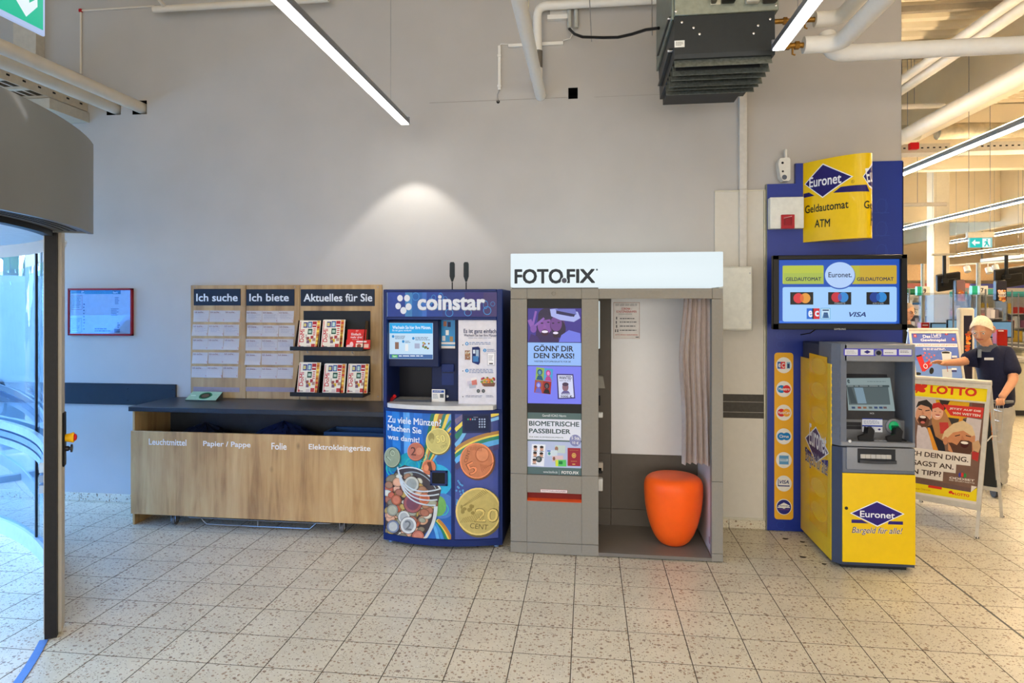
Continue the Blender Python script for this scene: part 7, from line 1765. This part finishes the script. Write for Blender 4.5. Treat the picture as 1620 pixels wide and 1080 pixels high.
b.build('perforations', t, kind='stuff')
for x in (3.2, 6.5): MB().cyl((x, y_t+.01, z1), (x, y_t+.01, 5.0), .005, STEEL, 5).build('hanger', t)
A, B = atY(1439, 226, y_t-.05), atY(1453, 236, y_t-.05); t = thing('alarm_horn', (A.x, A.y, B.z), 'small red alarm box on the perforated tray', 'alarm'); rbox('housing', (A.x, y_t-.08, B.z), (B.x, y_t-.002, A.z), M((190, 20, 30), .4), t, .005)
def ypipe(px, py, y_at, z, r, ya, yb_, lab):
    """pipe running in depth that passes photo point (px,py) at height z"""
    q = atZ(px, py, z) ; MB().cyl((q.x, ya, z), (q.x, yb_, z), r, PIPE, 14).build('roof_pipe', label=lab, cat='pipe')
    for y in (ya+.8, yb_-.8): MB().cyl((q.x, y, z+r-.002), (q.x, y, 5.0), .005, STEEL, 5).build('drop_rod', label='%s drop rod of the %s' % ('near' if y < (ya+yb_)/2 else 'far', lab), cat='rod')
ypipe(1520, 60, 0, 4.60, .055, 4.9, 10.0, 'upper left thin roof pipe')
ypipe(1530, 72, 0, 4.55, .062, 4.9, 10.0, 'lower left thin roof pipe')
ypipe(1520, 168, 0, 3.95, .095, 5.8, 10.2, 'thick cream roof pipe running over the shop lights')
for (px0, py0, px1, py1, yy, r, lab) in ((1425, 169, 1494, 166, 9.5, .035, 'short cream pipe stub pointing at the girder'), (1428, 324, 1497, 324, 11.2, .03, 'thin horizontal pipe further back')):
    a, b_ = atY(px0, py0, yy), atY(px1, py1, yy); MB().cyl((a.x, yy, a.z), (min(b_.x, 4.82) if yy < 10 else b_.x, yy, a.z), r, PIPE, 12).build('cross_pipe', label=lab, cat='pipe')
    MB().cyl(((a.x+b_.x)/2-.1, yy, a.z), ((a.x+b_.x)/2-.1, yy, 5.0), .004, STEEL, 5).build('pipe_rod', label='rod carrying the '+lab, cat='rod')
dd = 8.6; a, b_ = atD(1533.5, 376, dd), atD(1568.5, 391.5, dd)
t = thing('exit_sign', ((a.x+b_.x)/2, a.y, b_.z), 'green and white exit sign with arrow hanging over the checkouts', 'exit sign')
yy = a.y; rt = Matrix.Rotation(0, 3, 'Z')
za, zb_ = atD(1550, 367, dd).z, a.z
rbox('housing', (a.x-.015, yy, zb_), (b_.x+.015, yy+.06, za), M((205, 196, 176), .5), t, .004); rbox('plate', (a.x, yy+.02, b_.z), (b_.x, yy+.03, zb_), lit((170, 226, 226), .8), t, .001)
s = wallflat(yy+.02); s.rect(1534.5, 376.5, 1567.5, 391, lit((30, 196, 190), .95)); w6 = lit((230, 244, 244), .95); s.rect(1554, 377, 1567, 391, w6)
s.poly([(1537, 383.8), (1543, 378.5), (1543, 382), (1550, 382), (1550, 385.5), (1543, 385.5), (1543, 389)], w6)
g5 = lit((30, 196, 190), .95); s.ell(1561.5, 379.3, 1.3, 1.3, g5, 10); s.poly([(1558, 381.5), (1562.5, 381), (1563, 385), (1565.5, 389.5), (1564, 390), (1561, 386), (1558.5, 390), (1556.5, 389.5), (1559.5, 385), (1559, 383), (1556.5, 384)], g5)
s.build('sign_face', t)
for x in (a.x+.01, b_.x-.02): MB().cyl((x, yy+.03, za), (x, yy+.03, 5.0), .004, STEEL, 5).build('hanger', t)

# ================================================================== PEOPLE
SKIN = M((206, 150, 116), .55, var=.05, scale=30)
def skinned(chains, name, parent, m, levels=1, extra=None):
    """chains: list of polylines [(x,y,z,rx,ry)] joined where coordinates coincide"""
    vs, rs, es, idx = [], [], [], {}
    for ch in chains:
        prev = None
        for p in ch:
            k = (round(p[0], 4), round(p[1], 4), round(p[2], 4))
            if k not in idx: idx[k] = len(vs); vs.append(p[:3]); rs.append((p[3], p[4] if len(p) > 4 else p[3]))
            if prev is not None and prev != idx[k]: es.append((prev, idx[k]))
            prev = idx[k]
    me = bpy.data.meshes.new('skeleton'); me.from_pydata(vs, es, []); o = bpy.data.objects.new('skeleton', me); COL.objects.link(o)
    o.modifiers.new('s', 'SKIN'); sk = me.skin_vertices[0].data
    for i, r in enumerate(rs): sk[i].radius = r
    sk[0].use_root = True
    sm = o.modifiers.new('b', 'SUBSURF'); sm.levels = levels; sm.render_levels = levels
    dg = bpy.context.evaluated_depsgraph_get(); me2 = bpy.data.meshes.new_from_object(o.evaluated_get(dg)); me2.name = name
    bpy.data.objects.remove(o)
    if extra:
        bm = bmesh.new(); bm.from_mesh(me2)
        for e in extra: bm.from_mesh(e); bpy.data.meshes.remove(e)
        bm.to_mesh(me2); bm.free()
    me2.materials.clear(); me2.materials.append(m)
    me2.polygons.foreach_set('use_smooth', [True]*len(me2.polygons))
    return link_mesh(name, me2, parent)
def finger_mesh(chain, lv=1):
    vs = [c[:3] for c in chain]; me = bpy.data.meshes.new('f'); me.from_pydata(vs, [(i, i+1) for i in range(len(vs)-1)], [])
    o = bpy.data.objects.new('f', me); COL.objects.link(o); o.modifiers.new('s', 'SKIN')
    for i, c in enumerate(chain): me.skin_vertices[0].data[i].radius = (c[3], c[3])
    me.skin_vertices[0].data[0].use_root = True
    sm = o.modifiers.new('b', 'SUBSURF'); sm.levels = lv
    dg = bpy.context.evaluated_depsgraph_get(); r = bpy.data.meshes.new_from_object(o.evaluated_get(dg)); bpy.data.objects.remove(o); return r
def J(px, py, dd, r, r2=None): p = atD(px, py, dd); return (p.x, p.y, p.z, r, r2 if r2 else r)
def head(parent, c, look, up, s=1.0, hair=(222, 214, 196), skin=SKIN, glasses=False, beard=False):
    """c centre, look = facing direction, s scale (head height .235*s)"""
    c = Vector(c); f = Vector(look).normalized(); u = Vector(up); u = (u-f*u.dot(f)).normalized(); r = f.cross(u)
    def W(x, y, z): return c+r*x*s+f*y*s+u*z*s
    b = MB(); N1, N2 = 28, 20; rings = []
    for j in range(N2+1):
        v = math.pi*j/N2; z = math.cos(v); ring = []
        for i in range(N1):
            a = 2*math.pi*i/N1; x, y = math.sin(v)*math.cos(a), math.sin(v)*math.sin(a)
            X, Yy, Zz = x*.076, y*.096, z*.118
            if z < 0: X *= 1-.30*(-z)**1.5; Yy = Yy*(1-.10*(-z)) + (.012*(-z) if y > 0 else -.0)
            if y > .3 and -.75 < z < .35: Yy -= .006*abs(x)
            if y > 0: Yy += .008*math.exp(-((z-.18)/.12)**2)*(1 if abs(x) < .6 else 0)       # brow
            if y > .5: Yy -= .008*math.exp(-((z-.04)/.09)**2)*math.exp(-((abs(x)-.38)/.17)**2)  # sockets
            if y > .4: Yy += .006*math.exp(-((z+.42)/.08)**2)*math.exp(-(x/.3)**2)                # lips
            if y > .4: Yy += .010*math.exp(-((z+.78)/.14)**2)*math.exp(-(x/.35)**2)               # chin
            ring.append(b.bm.verts.new(W(X, Yy, Zz)))
        rings.append(ring)
    nf = []
    for A, B in zip(rings, rings[1:]):
        for i in range(N1):
            try: nf.append(b.bm.faces.new((A[i], A[(i+1) % N1], B[(i+1) % N1], B[i])))
            except ValueError: pass
    bmesh.ops.remove_doubles(b.bm, verts=b.bm.verts[:], dist=.0004)
    b._tag(b.bm.faces, skin)
    # nose
    b.tube([W(0, .090, .030), W(0, .104, .008), W(0, .117, -.018), W(0, .104, -.030)], [.007*s, .009*s, .014*s, .008*s], skin, 10)
    for sx in (-1, 1):
        b.tube([W(sx*.074, -.004, .028), W(sx*.084, -.014, .026), W(sx*.088, -.018, .006), W(sx*.084, -.010, -.018), W(sx*.074, -.002, -.026)], [.006*s, .010*s, .011*s, .009*s, .005*s], skin, 8)
    o = b.build('head', parent)
    e = MB()
    for sx in (-1, 1):
        p = W(sx*.030, .0875, .006); e.lathe([(0, .0045*s), (.0075*s, .003*s), (.0105*s, 0)], p, M((232, 228, 222), .3), 14, f); e.lathe([(0, .0062*s), (.0055*s, .005*s)], p, M((60, 56, 50), .3), 10, f)
    e.build('eyes', o)
    b = MB()
    for sx in (-1, 1): b.tube([W(sx*.014, .097, .025), W(sx*.03, .0975, .030), W(sx*.046, .088, .024)], .0036*s, M(tuple(int(v*.8) for v in hair), .8), 6)
    b.build('eyebrows', o)
    b = MB(); b.tube([W(-.024, .088, -.050), W(-.01, .0985, -.0475), W(0, .1, -.049), W(.01, .0985, -.0475), W(.024, .088, -.050)], .0042*s, M((176, 96, 86), .5), 8); b.build('mouth', o)
    # hair cap with tufts
    h = MB(); rings = []; N = 32
    for j in range(9):
        v = j/8*math.radians(88); ring = []
        for i in range(N):
            a = 2*math.pi*i/N; y = math.sin(a); lim = 1.0
            vv = v*(1.0 if y < .2 else 1-.42*min(1, (y-.2)/.8))
            if y < -.2: vv = v*1.22
            jit = 1+.05*random.random()
            X, Yy, Zz = math.sin(vv)*math.cos(a)*.083*jit, math.sin(vv)*y*.104*jit-.002, math.cos(vv)*.126*jit
            ring.append(h.bm.verts.new(W(X, Yy, Zz)))
        rings.append(ring)
    for A, B in zip(rings, rings[1:]):
        for i in range(N): h.bm.faces.new((A[i], A[(i+1) % N], B[(i+1) % N], B[i]))
    h._tag(h.bm.faces, M(hair, .85, var=.15, scale=90)); h.build('hair', o)
    if glasses:
        g = MB()
        for sx in (-1, 1): g.tube([W(sx*.031+.02*math.cos(q), .106, .004+.015*math.sin(q)) for q in [2*math.pi*k/14 for k in range(14)]], .0018*s, BLACK, 6, closed=True); g.tube([W(sx*.05, .105, .006), W(sx*.08, .0, .012)], .002*s, BLACK, 6)
        g.tube([W(-.011, .107, .006), W(.011, .107, .006)], .0018*s, BLACK, 6); g.build('glasses', o)
    return o
mp_ = atZ(1582, 770, 0)
mt = thing('person', (mp_.x, mp_.y, 0), 'grey-haired man in dark navy polo shirt and grey trousers reaching out his arm', 'person')
hips, waist, chest, neckb, neck = J(1577, 655, 6.45, .11, .09), J(1578, 620, 6.45, .13, .10), J(1570, 578, 6.42, .13, .10), J(1563, 551, 6.40, .052, .05), J(1559, 541, 6.38, .052)
skul = J(1556, 530, 6.36, .05)
shL, elL, wrL = J(1594, 562, 6.34, .05), J(1604, 600, 6.22, .045), J(1588, 624, 6.06, .031)
shR, elR, wrR = J(1545, 563, 6.52, .05), J(1524, 572, 6.50, .046), J(1492, 574, 6.36, .030)
hL = J(1584, 630, 6.03, .036, .022); hR = J(1484, 572.5, 6.33, .036, .02)
hpL, knL, anL = J(1582, 672, 6.42, .060), J(1582, 715, 6.40, .050), J(1581, 759, 6.46, .036)
hpR, knR, anR = J(1568, 672, 6.50, .060), J(1562, 712, 6.40, .050), J(1560, 760, 6.50, .036)
fingers = []
W3 = Vector(wrR[:3]); HR = Vector(hR[:3]); dirv = (HR-W3).normalized(); upv = Vector((0, 0, 1)); sdv = dirv.cross(upv).normalized()
for k, (off, L_, dr) in enumerate(((-.030, .070, -.10), (-.011, .080, -.16), (.010, .076, -.24), (.029, .060, -.34))):
    b0 = HR-dirv*.015+sdv*off*.9+upv*(-off*.35); d2 = (dirv+upv*(dr+.05)).normalized(); d3 = (dirv+upv*(dr-.25)).normalized()
    p1 = b0+dirv*.04; p2 = p1+d2*L_*.5; p3 = p2+d3*L_*.5
    fingers.append(finger_mesh([(*b0, .010), (*p1, .010), (*p2, .009), (*p3, .0065)]))
b0 = HR-dirv*.03-sdv*.028; fingers.append(finger_mesh([(*b0, .012), (*(b0+dirv*.03-sdv*.015-upv*.012), .011), (*(b0+dirv*.062-sdv*.018-upv*.022), .008)]))
HL = Vector(hL[:3]); grip = (HL-Vector(wrL[:3])).normalized(); sx = Vector((CS, SN, 0))
for k in range(4):
    b0 = HL+sx*(-.028+.019*k); p1 = b0+grip*.035; p2 = p1+Vector((0, -.012, -.028)); p3 = p2+Vector((0, .022, -.014))
    fingers.append(finger_mesh([(*b0, .010), (*p1, .0105), (*p2, .0095), (*p3, .008)]))
b0 = HL-sx*.03; fingers.append(finger_mesh([(*b0, .012), (*(b0+Vector((-.012, -.01, -.02))), .011), (*(b0+Vector((.0, -.005, -.05))), .008)]))
skinned([[hips, waist, chest, neckb, neck, skul], [chest, shL, elL, wrL, hL], [chest, shR, elR, wrR, hR], [hips, hpL, knL, anL], [hips, hpR, knR, anR]], 'body', mt, SKIN, 1, fingers)
def gr(p, a, b=None): return (p[0], p[1], p[2], a, b if b else a)
def mix(p, q, t, r): return tuple(p[i]+(q[i]-p[i])*t for i in range(3))+(r, r)
POLO = M((28, 32, 56), .85, var=.12, scale=50)
hem = J(1581, 652, 6.44, .185, .15)
skinned([[hem, gr(waist, .19, .15), gr(chest, .178, .145), gr(neckb, .105, .095), mix(neckb, neck, .45, .072)], [gr(chest, .178, .145), gr(shL, .098), mix(shL, elL, .55, .082), mix(shL, elL, .86, .084)], [gr(chest, .178, .145), gr(shR, .09), mix(shR, elR, .5, .08), mix(shR, elR, .9, .082)]], 'polo_shirt', mt, POLO, 2)
TRO = M((188, 182, 168), .85, var=.12, scale=14)
tb = MB()
def lp3(p, q, t): return Vector(p[:3]).lerp(Vector(q[:3]), t)
wtop = Vector(hips[:3])+Vector((0, 0, .10))
tb.tube([wtop, Vector(hips[:3]), lp3(hips, hpL, .6).lerp(lp3(hips, hpR, .6), .5)-Vector((0, 0, .02))], [.135, .145, .13], TRO, 20)
for hp, kn, an in ((hpL, knL, anL), (hpR, knR, anR)):
    a = Vector(hp[:3]); k_ = Vector(kn[:3]); e = Vector(an[:3]); e.z = .045
    pts, rad_ = [], []
    for t, r in ((0, .098), (.3, .094), (.65, .082), (.95, .072)): pts.append(a.lerp(k_, t)); rad_.append(r)
    for t, r in ((.08, .073), (.25, .069), (.45, .070), (.62, .064), (.75, .068), (.86, .062), (.93, .068), (1, .064)): pts.append(k_.lerp(e, t)+Vector((.004*math.sin(t*19), 0, 0))); rad_.append(r)
    tb.tube(pts, rad_, TRO, 18)
tb.build('trousers', mt)
for an, dx in ((anL, .0), (anR, .0)):
    a = Vector(an[:3]); a.z = 0; toe = Vector((-.75, -.66, 0)).normalized(); sd2 = Vector((toe.y, -toe.x, 0))
    b = MB(); rings = []
    for k in range(9):
        t_ = k/8; c_ = a-toe*.08+toe*.27*t_; wd_ = .042*(math.sin(math.pi*min(.95, .12+.8*t_)))**.5; ht_ = .095-.055*t_
        rings.append([b.bm.verts.new(c_+sd2*wd_*math.cos(q)+Vector((0, 0, .003+ht_/2+ht_/2*math.sin(q)))) for q in [2*math.pi*i/12 for i in range(12)]])
    for A_, B_2 in zip(rings, rings[1:]):
        for i in range(12): b.bm.faces.new((A_[i], A_[(i+1) % 12], B_2[(i+1) % 12], B_2[i]))
    b.bm.faces.new(rings[0]); b.bm.faces.new(rings[-1][::-1]); b._tag(b.bm.faces, M((34, 34, 38), .6)); b.build('shoe', mt)
hd = head(mt, atD(1553.5, 522, 6.36), (-.62, -.70, -.36), (0, 0, 1), 1.08, (226, 214, 186))
# collar, placket, chest badge
nb_ = Vector(neckb[:3]); b = MB(); gcol = M((120, 128, 140), .85, var=.2, scale=200)
def collar(u, v):
    a = 2*math.pi*u; r = .066+.022*v; return (nb_.x+r*math.cos(a), nb_.y+r*.95*math.sin(a), nb_.z+.045-.035*v-.03*max(0, math.sin(a+math.pi+.6))*(.3+v))
MB().grid(collar, 28, 3, gcol, .004).build('collar', mt)
fdir = Vector((-.55, -.83, 0)).normalized(); pc = Vector(chest[:3])
def onchest(px, py, dd, w_, h_, m, nm):
    p = atD(px, py, dd); s_ = Vector((CS, SN, 0)); b = MB(); b.box((-w_/2, -.004, -h_/2), (w_/2, .004, h_/2), m, .002)
    o = b.build(nm, mt)
    for v in o.data.vertices: c = v.co+BASE[mt]; v.co = p+s_*c.x+Vector((SN, -CS, 0))*c.y*-1+Vector((0, 0, c.z))-BASE[mt]
onchest(1549.5, 559, 6.262, .035, .075, gcol, 'placket'); onchest(1564.5, 567.5, 6.262, .085, .022, M((196, 200, 206), .5), 'chest_badge')
# shopping trolley in front of the man
ca, cb = atD(1590, 640, 6.0), atD(1545, 640, 6.15)
GW2 = M((176, 176, 170), .3, .8)
ct = thing('shopping_trolley', ((ca.x+cb.x)/2, ca.y+.2, 0), 'chrome wire shopping trolley held by the man, behind the pavement sign', 'shopping trolley')
xr, xl, yf_, yb2 = ca.x, ca.x-.48, ca.y+.02, ca.y+.42; zt3, zb3 = .86, .50
b = MB()
for z in (zt3, .78, .69, .60, zb3):
    e = .03*(zt3-z)/.3; b.tube([(xl+e, yf_+e, z), (xr-e, yf_+e, z), (xr-e, yb2-e, z), (xl+e, yb2-e, z)], .006 if z == zt3 else .0035, GW2, 6, closed=True)
for k in range(11): x = xl+(xr-xl)*k/10; b.tube([(x, yf_, zt3), (x, yf_+.03, zb3), (x, yb2-.03, zb3), (x, yb2, zt3)], .0028, GW2, 5)
for k in range(8): y = yf_+(yb2-yf_)*k/7; b.tube([(xl, y, zt3), (xl+.03, y, zb3), (xr-.03, y, zb3), (xr, y, zt3)], .0028, GW2, 5)
b.build('wire_basket', ct)
hz = HL-Vector((0, 0, .028))
MB().tube([(xr, yf_+.02, zt3), (hz.x+.10, hz.y+.005, hz.z), (hz.x-.12, hz.y+.005, hz.z), (xl+.2, yf_+.01, zt3)], .012, M((120, 122, 124), .4), 10).build('handle', ct)
for x in (xl+.05, xr-.05):
    MB().tube([(x, yb2-.06, zb3), (x, yf_+.05, .12), (x, yb2, .10)], .011, GW2, 8).build('chassis', ct)
    for y in (yf_+.05, yb2): MB().cyl((x-.012, y, .052), (x+.012, y, .052), .05, M((60, 60, 62), .6), 16).build('castor', ct)
t = thing('grocery_pack', (xr-.14, yf_+.12, .51), 'orange grocery pack in the shopping trolley', 'package'); rbox('carton', (xr-.22, yf_+.05, .508), (xr-.06, yf_+.13, .79), M((226, 128, 40), .5), t, .006)
# cashier half hidden by the television
cp_ = atD(1435, 497, 9.0)
t = thing('person', (cp_.x, cp_.y, 0), 'person with glasses and black top, half hidden behind the television edge', 'person')
z0 = cp_.z
def V5(dx, dy, z, r, r2=None): return (cp_.x+dx, cp_.y+dy, z, r, r2 or r)
skinned([[V5(0, 0, z0-.78, .12, .09), V5(0, 0, z0-.5, .11, .09), V5(0, 0, z0-.27, .11, .09), V5(0, 0, z0-.17, .048), V5(0, -.01, z0-.07, .048)], [V5(0, 0, z0-.27, .11, .09), V5(.17, 0, z0-.26, .045), V5(.21, -.05, z0-.50, .045), V5(.12, -.26, z0-.60, .03), V5(.08, -.32, z0-.61, .035, .02)], [V5(0, 0, z0-.27, .11, .09), V5(-.17, 0, z0-.26, .045), V5(-.21, -.05, z0-.50, .045), V5(-.12, -.26, z0-.60, .03), V5(-.08, -.32, z0-.61, .035, .02)],
         [V5(0, 0, z0-.78, .15, .11), V5(.09, 0, z0-.9, .08), V5(.09, 0, .5, .055), V5(.09, 0, .06, .04)], [V5(0, 0, z0-.78, .15, .11), V5(-.09, 0, z0-.9, .08), V5(-.09, 0, .5, .055), V5(-.09, 0, .06, .04)]], 'body', t, SKIN, 1)
BT = M((26, 27, 30), .85)
skinned([[V5(0, 0, z0-.85, .17, .13), V5(0, 0, z0-.5, .165, .13), V5(0, 0, z0-.27, .175, .13), V5(0, 0, z0-.17, .09), V5(0, 0, z0-.12, .07)], [V5(0, 0, z0-.27, .175, .13), V5(.17, 0, z0-.26, .078), V5(.21, -.05, z0-.48, .065)], [V5(0, 0, z0-.27, .175, .13), V5(-.17, 0, z0-.26, .078), V5(-.21, -.05, z0-.48, .065)]], 'top', t, BT, 1)
skinned([[V5(0, 0, z0-.80, .16, .12), V5(.09, 0, z0-.95, .095), V5(.09, 0, .5, .075), V5(.09, 0, .08, .06)], [V5(0, 0, z0-.80, .16, .12), V5(-.09, 0, z0-.95, .095), V5(-.09, 0, .5, .075), V5(-.09, 0, .08, .06)]], 'trousers', t, M((40, 42, 50), .85), 1)
for sx_ in (-.09, .09): rbox('shoe', (cp_.x+sx_-.045, cp_.y-.17, .001), (cp_.x+sx_+.045, cp_.y+.07, .09), BLACK, t, .03, 3)
head(t, (cp_.x, cp_.y-.02, z0+.03), (.25, -.95, -.1), (0, 0, 1), .93, (170, 150, 130), SKIN, True)

# ================================================================== OUTSIDE (seen mirrored in the door glass and the framed plan)
def vehicle(name, x, y, L, Wd, Hh, col, lab, van=True):
    """side facing +x, length along y"""
    t = thing(name, (x, y, -.03), lab, 'van' if van else 'car'); PM = M(col, .25, var=0, coat=.6); GM = M((30, 40, 52), .12, var=0, coat=.5); z = -.03
    if van: pf = [(-L/2, .35), (-L/2, 1.0), (-L/2+.25, 1.9), (-L/2+.7, Hh), (L/2-1.5, Hh), (L/2-.85, 1.35), (L/2-.1, 1.05), (L/2, .75), (L/2, .35)]
    else: pf = [(-L/2, .35), (-L/2, .85), (-L/2+.3, .98), (-L/2+.85, Hh), (L/2-1.7, Hh), (L/2-1.05, .98), (L/2-.1, .82), (L/2, .6), (L/2, .3)]
    MB().prism([(y+a, z+b) for a, b in pf], x-Wd/2, x+Wd/2, PM, 'x').build('body', t)
    if van: wins = [[(L/2-1.42, 1.45), (L/2-.98, 1.45), (L/2-1.5, Hh-.2), (L/2-1.95, Hh-.2), (L/2-1.95, 1.45)]]
    else: wins = [[(L/2-1.2, .98), (L/2-1.78, Hh-.1), (-.05, Hh-.1), (-.05, .98)], [(-.15, .98), (-.15, Hh-.1), (-L/2+.95, Hh-.1), (-L/2+.6, .98)]]
    for w_ in wins: MB().prism([(y+a, z+b) for a, b in w_], x+Wd/2-.002, x+Wd/2+.006, GM, 'x').build('side_window', t, smooth=False)
    b0 = Vector((x, y+L/2-1.4, 0))
    for yy in (-L/2+.85, L/2-.85):
        for sx in (-1, 1):
            cx_ = x+sx*(Wd/2-.1); o = MB().cyl((cx_-.11, y+yy, z+.33), (cx_+.11, y+yy, z+.33), .33, M((24, 24, 26), .8), 28).build('wheel', t)
            MB().cyl((cx_+sx*.11, y+yy, z+.33), (cx_+sx*.12, y+yy, z+.33), .2, M((190, 194, 198), .3, .6), 14).build('hub_cap', o)
    rbox('bumper', (x-Wd/2-.01, y+L/2-.06, z+.3), (x+Wd/2+.01, y+L/2+.05, z+.55), DARK, t, .02); rbox('bumper', (x-Wd/2-.01, y-L/2-.05, z+.3), (x+Wd/2+.01, y-L/2+.06, z+.55), DARK, t, .02)
    for sx in (-1, 1): rbox('mirror', (x+sx*Wd/2, y+L/2-1.55, z+1.3 if van else z+.95), (x+sx*(Wd/2+.18), y+L/2-1.45, z+1.6 if van else z+1.08), BLACK, t, .02)
    return t
vehicle('van', -11.5, 6.4, 4.9, 1.95, 2.2, (232, 234, 238), 'white van parked outside, seen mirrored in the curved door glass')
vehicle('car', -12.5, -5.2, 4.2, 1.8, 1.46, (190, 200, 206), 'silver car parked outside, mirrored in the framed plan', False)
HG_ = M((62, 96, 44), .8, var=.5, scale=4)
random.seed(4)
b = MB()
for k in range(260):
    x, y, z = random.uniform(-19.4, -17.2), random.uniform(-4, 22), random.uniform(0, 4.6); r = random.uniform(.35, .7)
    bmesh.ops.create_icosphere(b.bm, subdivisions=1, radius=r, matrix=Matrix.Translation((x, y, z)))
for v in b.bm.verts: v.co += Vector((random.uniform(-.12, .12), random.uniform(-.12, .12), random.uniform(-.12, .12)))
b._tag(b.bm.faces, HG_); b.build('hedge', label='tall green hedge across the car park outside the door', cat='hedge', smooth=False)
BRK = M((196, 196, 192), .8, var=.06)
t = thing('low_building', (-18.6, -12, 0), 'pale block wall of a building outside, mirrored in the framed plan', 'building')
rbox('wall', (-20, -22, -.03), (-18, -4.6, 4.2), BRK, t, 0)
b = MB()
for i in range(9):
    for j in range(26): b.box((-18.0, -21.9+j*.66, .06+i*.45), (-17.985, -21.9+j*.66+.63, .06+i*.45+.42), BRK, .004)
b.build('wall_block', t, kind='stuff')
